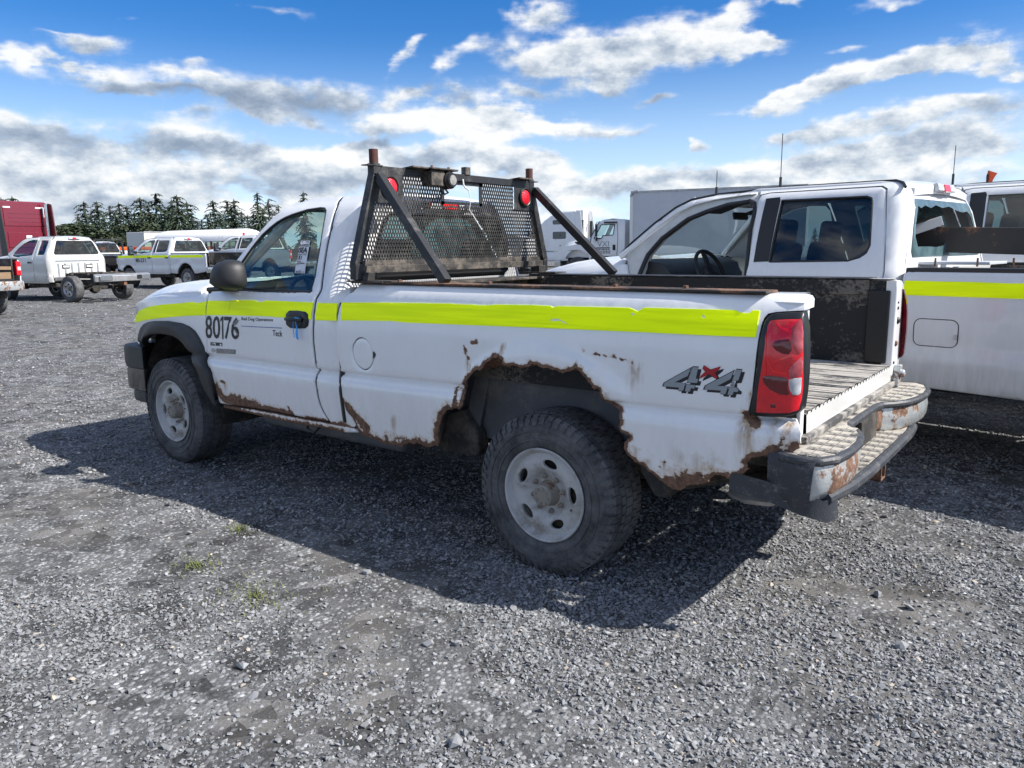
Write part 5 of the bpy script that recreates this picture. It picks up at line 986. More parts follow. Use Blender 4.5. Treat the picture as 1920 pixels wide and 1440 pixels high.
    for s in (1, -1): MB().tube([(x, s*.55, .36+.16*((x)/.75)**2) for x in np.linspace(-.75, .75, 9)], .03, 6).build('leaf_spring', 'underbody', T)
    mb = MB(); mb.prism([(-.46, .86), (-.46, .56), (-.53, .46), (-.60, .46), (-.62, .62), (-.60, .86)], .58, .88); mb.build('mud_guard', 'underbody', T, bevel=.02)
    MB().loft([[(-.80-.05*k, .60+.2*cos(a)*w_, .50+.05*sin(a)*w_) for a in (2*pi*i/10 for i in range(10))] for k, w_ in ((0, .3), (.4, .8), (2, 1), (4, .9), (5, .3))]).build('spare_tyre_heat_shield', 'dull_aluminium', T)
    mb = MB(); mb.lathe([(.20, .40), (.20, .47), (.26, .51), (.33, .51), (.38, .48), (.385, .44), (.33, .40), (.2, .40)], c=(-.66, 0, 0), n=32, axis='z'); mb.build('spare_tyre', 'tire_rubber', T)
    for s in (1, -1):
        mb = MB(); mb.lathe([(.53, .50*s), (.545, .72*s), (.535, .90*s)], c=(3.378, 0, .42), n=24, a0=-.25, a1=pi+.15); mb.lathe([(.2, .5*s), (.53, .50*s)], c=(3.378, 0, .42), n=24, a0=-.25, a1=pi+.15); mb.build('wheel_liner', 'underbody', T, fix=False)
    wy = .845
    w1 = make_wheel(T, (0, wy, .39), rot=rad(-10)); w2 = make_wheel(T, (3.378, wy, .39), rot=rad(20))
    for src, x in ((w1, 0), (w2, 3.378)): c = copy_tree(src, T); c.location = (x, -wy, .39); c.rotation_euler = (0, 0, pi)
    # ---- rear step bumper
    zt = .772
    B = rear_bumper(T, zt)
    make_rack(T)
    return T
def rear_bumper(T, zt):
    front = [(-1.115, .965), (-1.19, .985), (-1.255, .965), (-1.297, .89), (-1.312, .75), (-1.308, .62), (-1.285, .49), (-1.25, .40), (-1.205, .345), (-1.190, .29), (-1.188, .05), (-1.190, -.20), (-1.205, -.27), (-1.25, -.325), (-1.29, -.40), (-1.318, -.52), (-1.328, -.66), (-1.318, -.80), (-1.285, -.91), (-1.23, -.965), (-1.115, -.955)]
    inner = [(-1.085, -.95), (-1.085, -.78), (-1.165, -.76), (-1.165, .76), (-1.085, .78), (-1.085, .95)]
    inner = [(-1.155, -.955), (-1.155, .965)]
    poly = front+[(-1.09, -.955), (-1.09, .965)]
    b = panel('rear_bumper', poly, 'step_rubber', T, lambda u, v: (u, v, zt+0*u), step=.05, thick=.02, tdir=(0, 0, -1), roll=.006)
    # rolled rubber edge along the front of the step
    P = resample(front[0:], .03, False); MB().tube([(p[0]+.012, p[1], zt-.016) for p in P], .0185, 10).build('step_edge', 'bumper_black', b)
    # raised tread ribs on the pads
    r0 = None
    for y0 in list(np.arange(.40, .90, .095))+list(np.arange(-.88, -.40, .095)):
        for x0 in (-1.275, -1.235, -1.195):
            if x0 < -1.27 and not (.52 < abs(y0) < .84): continue
            if r0 is None: r0 = MB().box((0, 0, 0), (.036, .091, .004)).build('tread_block', 'step_rubber', b, bevel=.001); o = r0
            else: o = r0.copy(); COL.objects.link(o)
            o.location = (x0+.01, y0+.045, zt+.0015)
    for y in (.62, -.62): MB().box((-1.115, y, zt+.001), (.03, .13, .004)).build('mounting_slot', 'black_trim', b)
    # face below the step: peeling, rusty chrome, following the same curve, lower edge tucked in
    def face(name, i0, i1, zb, mat, inset=.0):
        Q = resample(front[i0:i1], .03, False); r5 = np.random.default_rng(6)
        rows = [[(p[0]+.014, p[1], zt-.030) for p in Q], [(p[0]+.004, p[1], zt-.075) for p in Q], [(p[0]+.008, p[1]*.997, zt-.13) for p in Q], [(p[0]+.030, p[1]*.985, zb) for p in Q], [(p[0]+.07, p[1]*.975, zb-.02) for p in Q]]
        MB().grid(rows).build(name, mat, b, angle=60)
    face('bumper_face', 1, 10, .600, 'rusty_chrome'); face('bumper_face', 12, 20, .615, 'rusty_chrome'); face('bumper_recess', 9, 13, .62, 'rusty_steel')
    # black end cap that wraps the near corner
    mb = MB(); E = resample([(-1.05, .945), (-1.115, .972), (-1.17, .990), (-1.215, .992), (-1.24, .984)], .02, False)
    mb.grid([[(p[0]+(.0 if k < 2 else (.012*(k-1)*max(0, i/len(E)-.4))), p[1]+dy, z) for i, p in enumerate(E)] for k, (dy, z) in enumerate(((-.02, zt+.001), (.0, zt-.012), (.004, zt-.05), (0, .66), (-.012, .60), (-.03, .56)))]); mb.build('bumper_end', 'bumper_black', b, angle=60)
    mb = MB(); E2 = [(-p[0], p[1]) for p in E]; mb.grid([[(p[0], -(p[1]+dy), z) for p in E] for dy, z in ((-.02, zt+.001), (.0, zt-.012), (.004, zt-.05), (0, .66), (-.012, .60), (-.03, .56))]); mb.build('bumper_end', 'bumper_black', b, angle=60)
    # lower valance that hangs under the end, and inner bracket
    mb = MB(); mb.grid([[(-.90, .95, .66), (-.90, .95, .585)], [(-1.06, .955, .645), (-1.06, .955, .565)], [(-1.17, .955, .63), (-1.19, .955, .535)], [(-1.26, .93, .60), (-1.275, .925, .515)], [(-1.29, .86, .60), (-1.30, .855, .52)]]); mb.build('bumper_valance', 'bumper_black', b, angle=60)
    for s in (1, -1):
        mb = MB(); mb.span((-1.10, s*.72, .64), (-.86, s*.74, .76)); mb.span((-1.10, s*.42, .52), (-.9, s*.50, .72)); mb.build('bumper_bracket', 'underbody', b, bevel=.004)
    MB().span((-1.06, .90, .735), (-.98, .93, .76)).build('bumper_bracket', 'black_steel_dirty', b)
    # lower middle step
    low = [(-1.275, .90), (-1.305, .70), (-1.318, .45), (-1.32, .0), (-1.318, -.38), (-1.30, -.58), (-1.27, -.66), (-1.215, -.68), (-1.16, -.62), (-1.15, -.3), (-1.15, .3), (-1.18, .55), (-1.22, .80)]
    zl = .618
    panel('lower_step', low, 'step_rubber', b, lambda u, v: (u, v, zl+0*u), step=.05, thick=.02, tdir=(0, 0, -1), roll=.005)
    MB().tube([(p[0]+.016, p[1], zl-.020) for p in resample(low[:8], .04, False)], .025, 10).build('lower_step_edge', 'bumper_black', b)
    for y0 in np.arange(-.30, .36, .095):
        for x0 in (-1.285, -1.245, -1.205):
            o = r0.copy(); COL.objects.link(o); o.location = (x0+.02, y0+.03, zl+.0015)
    MB().box((-1.195, .02, .69), (.02, .30, .12)).build('plate_recess', 'underbody', b)
    # hitch receiver
    mb = MB(); 
    for dy, dz, sy, sz in ((-.037, 0, .01, .085), (.037, 0, .01, .085), (0, .037, .084, .01), (0, -.037, .084, .01)): mb.box((-1.10, -.03+dy, .485+dz), (.34, sy, sz))
    mb.span((-1.0, -.55, .45), (-.93, .55, .52)); mb.box((-1.24, -.03, .485), (.03, .10, .10)) if False else None
    mb.build('hitch_receiver', 'rusty_steel', b, bevel=.003)
    MB().tube([(-1.10, .06, .45), (-1.16, .07, .435), (-1.19, .03, .44)], .006, 6).build('chain_loop', 'dull_aluminium', b)
    for s in (1, -1): MB().tube([(-1.13, s*.4-.03, .55), (-1.0, s*.40, .58)], .02, 6).build('bumper_strut', 'underbody', b)
    return b
def make_rack(T):
    X = 1.335
    rk = bpy.data.objects.new('headache_rack', None); COL.objects.link(rk); rk.parent = T
    PT = lambda y, z, dx=0: (X+dx, y, z)
    for s in (1, -1):
        mb = MB(); w = .052
        mb.beam(PT(s*.742, 1.965), PT(s*.742, 2.035), w, w, up=(1, 0, 0)); mb.beam(PT(s*.742, 1.975), PT(s*.905, 1.475), w, w, up=(1, 0, 0)); mb.beam(PT(s*.906, 1.485), PT(s*.906, 1.385), w, w, up=(1, 0, 0)); mb.build('side_post', 'black_steel', rk, bevel=.003)
        MB().tube([PT(s*.742, 2.03), PT(s*.742, 2.112)], .026, 12).build('post_top', 'rust_brown', rk)
        MB().box(PT(s*.755, 2.022), (.06, .11, .006)).build('corner_plate', 'black_steel', rk)
        mb = MB(); mb.span(PT(s*.846-.042, 1.374, -.04), PT(s*.846+.042, 1.425, .04)); mb.build('foot', 'black_steel_dirty', rk, bevel=.004)
        MB().box((X-.06, s*.835, 1.3725+.003), (.30, .15, .009)).build('foot_plate', 'black_steel_dirty', rk, bevel=.002)
        p, q = ((X-.03, .735, 1.965), (.73, .82, 1.378)) if s > 0 else ((X-.03, -.765, 1.965), (.66, -.80, 1.372)); MB().beam(p, q, .050, .050, up=(0, 1, 0)).build('brace', 'black_steel', rk, bevel=.003)
        # lamp plate and stop lamp
        pl = MB().prism([(s*.540, 1.818), (s*.540, 1.985), (s*.735, 1.985), (s*.785, 1.818)], X-.022, X-.016, axis='x').build('lamp_plate', 'black_steel', rk)
        c = (0, s*.650, 1.907); k = -1
        lm = MB().lathe([(.050, X-.020), (.062, X-.024), (.064, X-.036), (.058, X-.042), (.052, X-.038), (.050, X-.030)], c=c, n=32, axis='x').build('stop_lamp', 'black_trim', rk)
        MB().lathe([(0, X-.046), (.030, X-.044), (.046, X-.039), (.051, X-.032)], c=c, n=32, axis='x').build('lens', 'lamp_red', lm)
    MB().beam(PT(-.745, 2.000), PT(.745, 2.000), .045, .045, up=(1, 0, 0)).build('top_bar', 'black_steel', rk, bevel=.003)
    MB().beam(PT(-.90, 1.440), PT(.90, 1.440), .042, .040, up=(1, 0, 0)).build('bottom_bar', 'black_steel_dirty', rk, bevel=.003)
    for y in (.43, -.60): MB().box(PT(y, 2.027, -.03), (.10, .16, .008), rot=(0, .08, 0)).build('mount_tab', 'black_steel_dirty', rk)
    MB().box(PT(-.04, 2.045, -.01), (.04, .05, .05)).build('clip', 'black_steel_dirty', rk, bevel=.004)
    # solid strip along the bottom of the mesh and the cut-out frame
    MB().span(PT(-.895, 1.46, -.004), PT(.895, 1.492, .0)).build('skirt_strip', 'black_steel_dirty', rk)
    cut = (.165, 1.835, -.175, 1.975)
    mb = MB()
    for a, b_ in (((cut[0]+.03, 1.83), (cut[2]-.03, 1.848)), ((cut[0], 1.83), (cut[0]+.03, 1.98)), ((cut[2]-.03, 1.83), (cut[2], 1.98)), ((cut[0]+.12, 1.955), (cut[2]-.03, 1.98))): mb.span(PT(a[0], a[1], -.006), PT(b_[0], b_[1], -.001))
    mb.build('window_frame', 'black_steel', rk)
    # expanded metal: zigzag strands, flattened diamonds
    mb = MB(); pw, ph = .0215, .048; z = 1.49; row = 0
    wid = lambda z_: np.interp(z_, [1.46, 1.965], [.885, .722])
    def strand(p, q):
        d = (Vector(q)-Vector(p)); L = d.length; d /= L; n_ = Vector((0, -d.z, d.y)); w = .0019
        a = [Vector(p)+n_*w, Vector(q)+n_*w, Vector(q)-n_*w, Vector(p)-n_*w]; dx = Vector((.0035, 0, 0))
        mb.add([v-dx for v in a]+[v+dx for v in a], [(0, 1, 2, 3), (7, 6, 5, 4), (0, 4, 5, 1), (2, 6, 7, 3)])
    while z < 1.975:
        k = -45
        while k <= 45:
            for sg in (1, -1):
                y0 = (k+.5*(row % 2))*pw*1.0; y1 = y0+sg*pw/2; z0, z1 = z, z+ph/2
                ym, zm = (y0+y1)/2, (z0+z1)/2
                if abs(ym) > wid(zm)-.012: continue
                if cut[2]-.02 < ym < cut[0]+.02 and zm > cut[1]: continue
                if zm > 1.82 and abs(ym) > .55: continue
                if zm > 1.985: continue
                strand((X-.0, y0, z0), (X, y1, z1))
            k += 1
        z += ph/2; row += 1
    o = mb.build('expanded_mesh', 'mesh_steel', rk, fix=False); o['kind'] = 'stuff'
    # backup alarm under its bracket
    mb = MB(); mb.box((X-.045, .255, 2.030), (.12, .24, .012)); mb.box((X-.04, .30, 1.975), (.09, .12, .09)); br = mb.build('alarm_bracket', 'black_steel_dirty', rk, bevel=.006)
    al = MB().lathe([(0, X-.118), (.040, X-.118), (.044, X-.112), (.046, X-.104), (.052, X-.098), (.054, X-.05), (.040, X-.03), (0, X-.03)], c=(0, .205, 1.968), n=28, axis='x').build('backup_alarm', 'black_trim', rk)
    MB().lathe([(0, X-.1205), (.030, X-.1205), (.031, X-.117)], c=(0, .205, 1.968), n=24, axis='x').build('speaker_face', 'decal_peeled', al)
    MB().tube([(X-.06, .22, 1.92), (X-.07, .20, 1.895), (X-.07, .23, 1.885), (X-.06, .26, 1.90)], .006, 6).build('cable_loop', 'black_trim', al)
    for y in (.18, .33): MB().lathe([(0, 2.050), (.008, 2.050), (.009, 2.036)], c=(X-.06, y, 0), n=6, axis='z').build('bolt', 'rusty_steel', br)
dusty('dusty_bumper', (.06, .05, .045), (.20, .16, .125), .35, .65, scale=5, rough=.6)
dusty('dusty_lip', (.05, .05, .052), (.36, .34, .31), .40, .62, scale=6, rough=.8)
main_truck = make_main()

# ------------------------------------------------------------------ the other pickups
FZ = [.5, .62, .72, .80, .83, .86, 1.10, 1.25, 1.33, 1.38, 1.42, 1.55, 1.70, 1.82, 1.90, 1.94, 1.965, 1.985, 2.01]
FY = [.955, .975, .985, .992, .985, .972, .985, .985, .970, .948, .93, .868, .79, .725, .68, .65, .61, .56, .50]
def ford(label, loc, rz, cab='crew', bed=True, paint_='white_paint_clean', stripe=False, front_door=True, rear_glass='whole', det=1, group=None, tail_lamp=True, tailgate=False, number=None, wheel='steel', name='pickup_truck', cat='pickup truck', mirrors=True, shell='white', bed_paint=None, seats='seat_cloth', zoff=0, bumper='chrome', ax=0):
    T = thing(name, label, cat, (loc[0], loc[1], zoff), rz, group)
    dx = {'crew': -.19, 'ext': -.62, 'reg': -1.12}[cab]; P = paint_; BP = bed_paint or P
    st = .10/det
    def fy(x, z, s=0):
        y = np.interp(z, FZ, FY); xf = x-dx; x = x-ax
        t = np.clip((xf-4.05)/.9, 0, 1.2); y = y-.15*t*t
        t = np.clip((-.6-x)/.6, 0, 1); y = y-.025*t*t*(z < 1.45)
        t = np.clip((xf-3.1)/.6, 0, 1)*sstep(1.3, 1.5, z); return y-.02*t
    F = lambda off=0, s=1: (lambda u, v: (u, s*(fy(u, v)+off), v))
    def both(name_, outl, mat, par=None, off=0, sides=(1, -1), **kw):
        r = []
        for s in sides: r.append(panel(name_, outl, mat, par or T, F(off, s), tdir=(0, -s, 0), **kw))
        return r
    A = lambda pts: [(x+dx, z) for x, z in pts]
    # upper outline points
    pil = A([(3.637, 1.484), (3.544, 1.584), (3.357, 1.753), (3.182, 1.883), (3.05, 1.945), (2.83, 1.98), (2.50, 1.995)])
    cr = 1.07 if cab == 'crew' else 1.0 if cab == 'reg' else .95
    rearg = [(cr+.137, 1.85), (cr+.118, 1.777), (cr+.07, 1.593), (cr+.023, 1.362), (cr+.03, 1.0), (cr+.06, .75), (cr+.09, .60)]
    cabrear = [(cr+.02, 1.93), (cr-.03, 1.80), (cr-.06, 1.60), (cr-.09, 1.365), (cr-.09, .60)]
    bp = 2.145 if cab == 'crew' else (1.62 if cab == 'ext' else None)
    bl = bp if bp else cr+.07
    # front door
    fwin = [(bl+.10 if bp else bl+.08, 1.43), (bl+.085 if bp else bl+.17, 1.86), (bl+.12 if bp else bl+.20, 1.905)]+A([(2.60, 1.915), (2.78, 1.885), (2.98, 1.81), (3.22, 1.65), (3.36, 1.50), (3.40, 1.42), (3.30, 1.40), (3.05, 1.375), (2.92, 1.40)])
    if not bp: fwin = [(bl+.10, 1.42), (bl+.17, 1.80), (bl+.20, 1.88), (bl+.26, 1.91)]+fwin[3:]
    topx = [(bl+.02+.10, 1.995)] if bp else [(bl+.16, 1.975)]
    if bp: redge = [(bl+.085, 1.90), (bl+.04, 1.65), (bl+.0, 1.40), (bl+.0, 1.0), (bl, .60)]
    else: redge = rearg
    fdoor = A([(3.46, .60), (3.44, 1.0), (3.46, 1.30), (3.52, 1.40)])+pil+topx+redge
    if front_door:
        ds = both('door', fdoor, P, holes=[fwin], step=st, thick=.03, roll=.008, rollmask=lambda u, v: np.where(v > 1.4, .3, 1))
        both('door_window', fwin, 'cab_glass', off=-.02, step=.3, thick=0, back=False)
        for s in (1, -1): MB().box((bl+.15, s*1.0, 1.21), (.19, .03, .05)).build('door_handle', 'black_plastic', T, bevel=.01)
    else:
        opening = [(bl+.0, .66), (bl-.005, 1.0), (bl-.0, 1.337), (bl+.02, 1.442), (bl+.07, 1.676), (bl+.083, 1.818), (bl+.11, 1.885), (bl+.17, 1.911), (2.32, 1.905), (2.50, 1.888), (2.68, 1.842), (2.85, 1.782), (3.06, 1.622), (3.16, 1.48), (3.185, 1.314), (3.16, 1.05), (3.06, .66)]
        frame = A([(3.50, .60), (3.48, 1.0), (3.50, 1.30), (3.56, 1.42)])+pil+[(bl+.14, 1.995), (bl+.06, 1.90), (bl+.01, 1.65), (bl-.03, 1.40), (bl-.04, 1.0), (bl-.04, .60)]
        panel('door_frame', frame, 'door_inner', T, F(-.035), holes=[opening], step=.05, thick=.07, roll=.02)
        # outer lip of the roof and pillar above the opening
        lip = pil+[(2.28, 1.998)]+[(2.28, 1.965), (2.36, 1.962), (2.61, 1.94), (2.82, 1.90), (2.96, 1.84), (3.14, 1.71), (3.32, 1.55), (3.41, 1.455)]
        panel('pillar_skin', lip, P, T, F(.0), step=.05, thick=.05, roll=.012)
        P3 = resample(opening, .05); MB().tube([Vector((p[0], float(fy(p[0], p[1]))-.045, p[1])) for p in P3], .020, 8, closed=True).build('weatherstrip', 'black_trim', T)
        panel('door', fdoor, P, T, F(0, -1), holes=[fwin], step=.1, thick=.03, tdir=(0, 1, 0)); panel('door_window', fwin, 'clear_glass', T, F(-.02, -1), step=.3, thick=0, tdir=(0, 1, 0), back=False)
    if bp:   # rear door with its window and the black pillar cover
        r0 = rearg; xw = cr
        if cab == 'crew': rwin = [(2.0, 1.88), (2.005, 1.895), (1.35, 1.89), (1.31, 1.875), (1.295, 1.84), (1.23, 1.545), (1.24, 1.49), (1.28, 1.458), (1.355, 1.435), (1.955, 1.425)]
        else: rwin = [(bl-.10, 1.88), (bl-.16, 1.89), (cr+.23, 1.88), (cr+.19, 1.84), (cr+.16, 1.50), (cr+.20, 1.44), (bl-.14, 1.44)]
        rdoor = [(bl+.065, 1.90), (bl+.02, 1.65), (bl-.02, 1.40), (bl-.02, 1.0), (bl-.02, .60)]+rearg[::-1]+[(cr+.16, 1.93), (cr+.21, 1.955), (bl, 1.962), (bl+.06, 1.95)]
        both('rear_door' if cab == 'crew' else 'rear_door', rdoor, P, holes=[rwin], step=st, thick=.03, roll=.008)
        both('rear_door_window', rwin, 'dark_glass' if cab == 'crew' else 'cab_glass', off=-.015, step=.3, thick=0, back=False)
        if cab == 'crew':
            cov = [(2.145, 1.92), (2.115, 1.65), (2.085, 1.425), (1.962, 1.43), (2.015, 1.90), (2.03, 1.925)]
            both('pillar_cover', cov, 'satin_black_plastic', off=.004, step=.15, thick=.012)
            for s in (1, -1): MB().box((1.16, s*1.0, 1.21), (.19, .03, .05)).build('door_handle', 'black_plastic', T, bevel=.01)
        if det > 1:
            P3 = resample(rwin, .06); MB().tube([Vector((p[0], float(fy(p[0], p[1]))-.006, p[1])) for p in P3], .009, 6, closed=True).build('window_seal', 'black_trim', T)
    # strip above the doors + cab corner
    corner = [(p[0]-.010, p[1]) for p in rearg]+cabrear[::-1]+[(cr+.05, 1.975), (cr+.13, 1.993)]
    if bp: corner += [(bl+.12, 1.997), (bl+.075, 1.957), (bl, 1.970), (cr+.20, 1.965), (cr+.15, 1.94)]
    else: corner += [(bl+.16, 1.98)]
    rc = .10
    def fcor(s):
        def f(u, v):
            y = fy(np.maximum(u, cr), v); e = np.interp(v, [.6, 1.365, 1.6, 1.8, 1.93], [cr-.09, cr-.09, cr-.06, cr-.03, cr+.02])
            t = np.clip((e+rc-u)/rc, 0, 1); return (u, s*(y-(rc-np.sqrt(np.maximum(rc**2-(t*rc)**2, 0)))), v)
        return f
    for s in (1, -1): panel('cab_corner', corner, P, T, fcor(s), step=st*.8, thick=.03, tdir=(0, -s, 0), rust=() )
    # drip rail line
    for s in (1, -1):
        q = pil[::-1]+[]; q = [(cr+.03, 1.935), (cr+.07, 1.972), (cr+.14, 1.994), (bl, 2.004)]+pil[::-1][0:]
        MB().tube([Vector((p[0], s*(float(fy(p[0], p[1]))-.004), p[1]+.006)) for p in q], .010, 6).build('drip_rail', 'black_trim', T)
    # roof, windshield, cowl, hood, fenders
    def froof(u, v):
        ze = np.interp(u-dx, [.9+(cr-dx-1), 1.02+(cr-dx-1), 1.15+(cr-dx-1), 2.5, 2.83, 3.0, 3.1], [1.90, 1.955, 1.995, 2.004, 1.992, 1.965, 1.935]); return (u, v, ze+.035*(1-(v/.6)**2))
    x3 = 3.02+dx
    roof = [(cr-.0, -.56), (cr+.10, -.56), (2.6+dx, -.545), (x3-.05, -.60), (x3+.05, -.3), (x3+.07, 0), (x3+.05, .3), (x3-.05, .60), (2.6+dx, .545), (cr+.10, .56), (cr-.0, .56)]
    panel('roof', roof, P, T, froof, step=.15, thick=.05, tdir=(0, 0, -1), roll=.015)
    rows = [[((3.62+dx)*(1-t)+(3.0+dx)*t+.09*(1-(y)**2), y*(.84*(1-t)+.60*t), 1.45*(1-t)+1.955*t) for y in np.linspace(-1, 1, 9)] for t in np.linspace(0, 1, 6)]
    MB().grid(rows).build('windshield', 'clear_glass', T)
    for s in (1, -1): MB().tube([Vector(((3.64*(1-t)+3.03*t)+dx, s*(.875*(1-t)+.595*t), 1.465*(1-t)+1.955*t)) for t in np.linspace(0, 1, 6)], .03, 8).build('windshield_pillar', P, T)
    N = 5.0
    ztop = lambda u: np.interp(u-dx, [3.4, 3.66, 4.13, 4.55, 4.80, 4.93], [1.44, 1.452, 1.425, 1.375, 1.32, 1.22])
    us = np.linspace(3.60, 4.92, 12)+dx; hw = lambda u: float(fy(np.array(u), np.array(1.25)))-.05
    hood = [(u, hw(u)) for u in us]+[(u, -hw(u)) for u in us[::-1]]
    hwv = lambda u: fy(u, np.full_like(u, 1.25))-.05
    panel('hood', hood, P, T, lambda u, v: (u, v, ztop(u)-.13*np.exp(-np.clip(hwv(u)-np.abs(v), 0, 1)/.06)+.035*np.exp(-((np.abs(v)-.45)/.13)**2)), step=.09, thick=.03, tdir=(0, 0, -1), roll=.01)
    wx = 3.967+dx; ra = .50
    fen = A([(3.47, .60), (3.45, 1.0), (3.47, 1.30), (3.53, 1.40), (3.62, 1.40)])+[(u, float(ztop(u))-.125) for u in us[1:]]+[(4.93+dx, .95), (4.88+dx, .78), (4.70+dx, .72)]+[(wx+ra*1.02*cos(a), .40+ra*1.05*sin(a)) for a in np.linspace(.55, pi-.45, 14)]
    both('front_fender', fen, P, step=st, thick=.02, roll=.008)
    MB().span((4.80+dx, -.78, .72), (4.93+dx, .78, 1.26)).build('grille', 'chrome', T, bevel=.03)
    for s in (1, -1): MB().span((4.78+dx, s*.60, .95), (4.945+dx, s*.86, 1.20)).build('headlight', 'clear_lens', T, bevel=.02)
    MB().loft([[(x0, y, .50), (x1, y, .50), (x1+.01, y, .60), (x1, y, .76), (x0, y, .76)] for y, x0, x1 in ((-.98, 4.72+dx, 4.86+dx), (-.85, 4.86+dx, 5.02+dx), (0, 4.9+dx, 5.08+dx), (.85, 4.86+dx, 5.02+dx), (.98, 4.72+dx, 4.86+dx))]).build('front_bumper', 'chrome', T, bevel=.015)
    MB().span((3.65+dx, -.80, .85), (4.80+dx, .80, 1.25)).build('engine_bay', 'underbody', T)
    for s in (1, -1): MB().span((cr+.05, s*.90, .56), (3.44+dx, s*.955, .615)).build('sill', P, T, bevel=.01)
    # cab back and rear window
    gy = lambda z: float(np.interp(z, FZ, FY))-.085
    zs = np.linspace(1.36, 1.95, 8); bx = lambda v: np.interp(v, [.6, 1.365, 1.6, 1.8, 1.93, 1.96], [cr-.09, cr-.09, cr-.06, cr-.03, cr+.02, cr+.05])+.004
    bw = [(-.83, .62), (.83, .62)]+[(gy(z), z) for z in zs]+[(-gy(z), z) for z in zs[::-1]]
    rw = [(.72, 1.46), (.735, 1.50), (.60, 1.83), (.57, 1.865), (-.57, 1.865), (-.60, 1.83), (-.735, 1.50), (-.72, 1.46)]
    fb = lambda u, v: (bx(v), u, v)
    panel('cab_back', bw, 'cream_panel' if not bed else P, T, fb, holes=[rw], step=.15, thick=.03, tdir=(1, 0, 0))
    fg = lambda u, v: (bx(v)-.006, u, v)
    if rear_glass == 'whole':
        panel('rear_window', rw, 'clear_glass' if cab == 'crew' else 'dark_glass', T, fg, step=.3, thick=0, tdir=(1, 0, 0), back=False)
        P3 = resample(rw, .08); MB().tube([Vector((float(bx(p[1]))-.006, p[0], p[1])) for p in P3], .012, 6, closed=True).build('rear_window_seal', 'black_trim', T)
    elif rear_glass == 'broken':
        inner = [(.62, 1.53), (.655, 1.60), (.63, 1.68), (.585, 1.76), (.55, 1.815), (.50, 1.800), (.40, 1.822), (.30, 1.805), (.18, 1.830), (.05, 1.812), (-.10, 1.828), (-.25, 1.80), (-.38, 1.79), (-.50, 1.80), (-.58, 1.76), (-.66, 1.62), (-.69, 1.54), (-.66, 1.50), (-.55, 1.53), (-.35, 1.55), (-.18, 1.60), (.02, 1.575), (.10, 1.535), (.25, 1.525), (.42, 1.53)]
        panel('broken_rear_window', rw, 'glass_edge', T, fg, holes=[inner], step=.06, thick=.004, tdir=(1, 0, 0))
    cl = MB().box((cr+.005, 0, 1.955), (.07, .36, .06), rot=(0, .25, 0)).build('third_brake_light', 'clear_lens', T, bevel=.008)
    MB().box((cr-.022, 0, 1.955), (.03, .12, .052), rot=(0, .25, 0)).build('brake_lens', 'bright_red_lens', cl, bevel=.003)
    # inside
    MB().span((cr+.0, -.84, .70), (3.5+dx, .84, .78)).build('cab_floor', 'dash_plastic', T)
    rowsx = [2.35+dx]+([1.35] if cab == 'crew' else [])
    for sx in rowsx:
        for y in (.42, -.42):
            mb = MB(); mb.box((sx+.22, y, .98), (.52, .54, .16)); mb.box((sx, y, 1.28), (.15, .52, .60), rot=(0, -.16, 0)); s_ = mb.build('seat', seats, T, bevel=.05)
            MB().box((sx-.06, y, 1.66), (.11, .28, .20), rot=(0, -.12, 0)).build('headrest', 'seat_beige' if seats == 'seat_brown' else seats, s_, bevel=.04)
    mb = MB(); mb.prism([(3.60+dx, 1.0), (3.18+dx, .95), (3.06+dx, 1.12), (3.10+dx, 1.30), (3.20+dx, 1.40), (3.42+dx, 1.44), (3.62+dx, 1.44)], -.83, .83); mb.build('dashboard', 'dash_plastic', T, bevel=.02)
    M = Matrix.Translation((2.98+dx, .42, 1.33)) @ Euler((0, rad(-64), 0)).to_matrix().to_4x4(); mb = MB()
    mb.tube([M @ Vector((.20*cos(a), .20*sin(a), 0)) for a in (2*pi*i/24 for i in range(24))], .017, 8, closed=True)
    for a in (.0, 2.0, 4.2): mb.beam(M @ Vector((0, 0, 0)), M @ Vector((.19*cos(a), .19*sin(a), 0)), .05, .02)
    mb.lathe([(0, .03), (.07, .02), (.08, -.01)], n=12, axis='z'); k0 = len(mb.v)-36
    mb.v[k0:] = [tuple(M @ Vector(p)) for p in mb.v[k0:]]
    mb.tube([M @ Vector((0, 0, .0)), Vector((3.2+dx, .42, 1.22))], .035, 8); mb.build('steering_wheel', 'dash_plastic', T, angle=50)
    MB().box((2.95+dx, 0, 1.82), (.03, .24, .07), rot=(0, .2, 0)).build('inside_mirror', 'dash_plastic', T, bevel=.015)
    for y in (.42, -.42): MB().box((2.90+dx, y, 1.885), (.26, .40, .03), rot=(0, .30, 0)).build('sun_visor', 'dash_plastic', T, bevel=.01)
    MB().grid([[(x, y, 1.945-.02*(y/.5)**2) for y in np.linspace(-.52, .52, 5)] for x in (cr+.10, 2.9+dx)]).build('roof_lining', 'headliner', T)
    if mirrors:
        for s in (1, -1):
            if s > 0 and not front_door: continue
            m_ = MB().box((3.30+dx, s*1.24, 1.50), (.14, .24, .38), taper=(.8, .9)).build('mirror', 'satin_black_plastic', T, bevel=.04)
            MB().beam((3.38+dx, s*.92, 1.42), (3.33+dx, s*1.15, 1.45), .05, .10).build('mirror_arm', 'satin_black_plastic', m_)
            MB().box((3.225+dx, s*1.24, 1.52), (.006, .17, .26)).build('mirror_glass', 'chrome', m_)
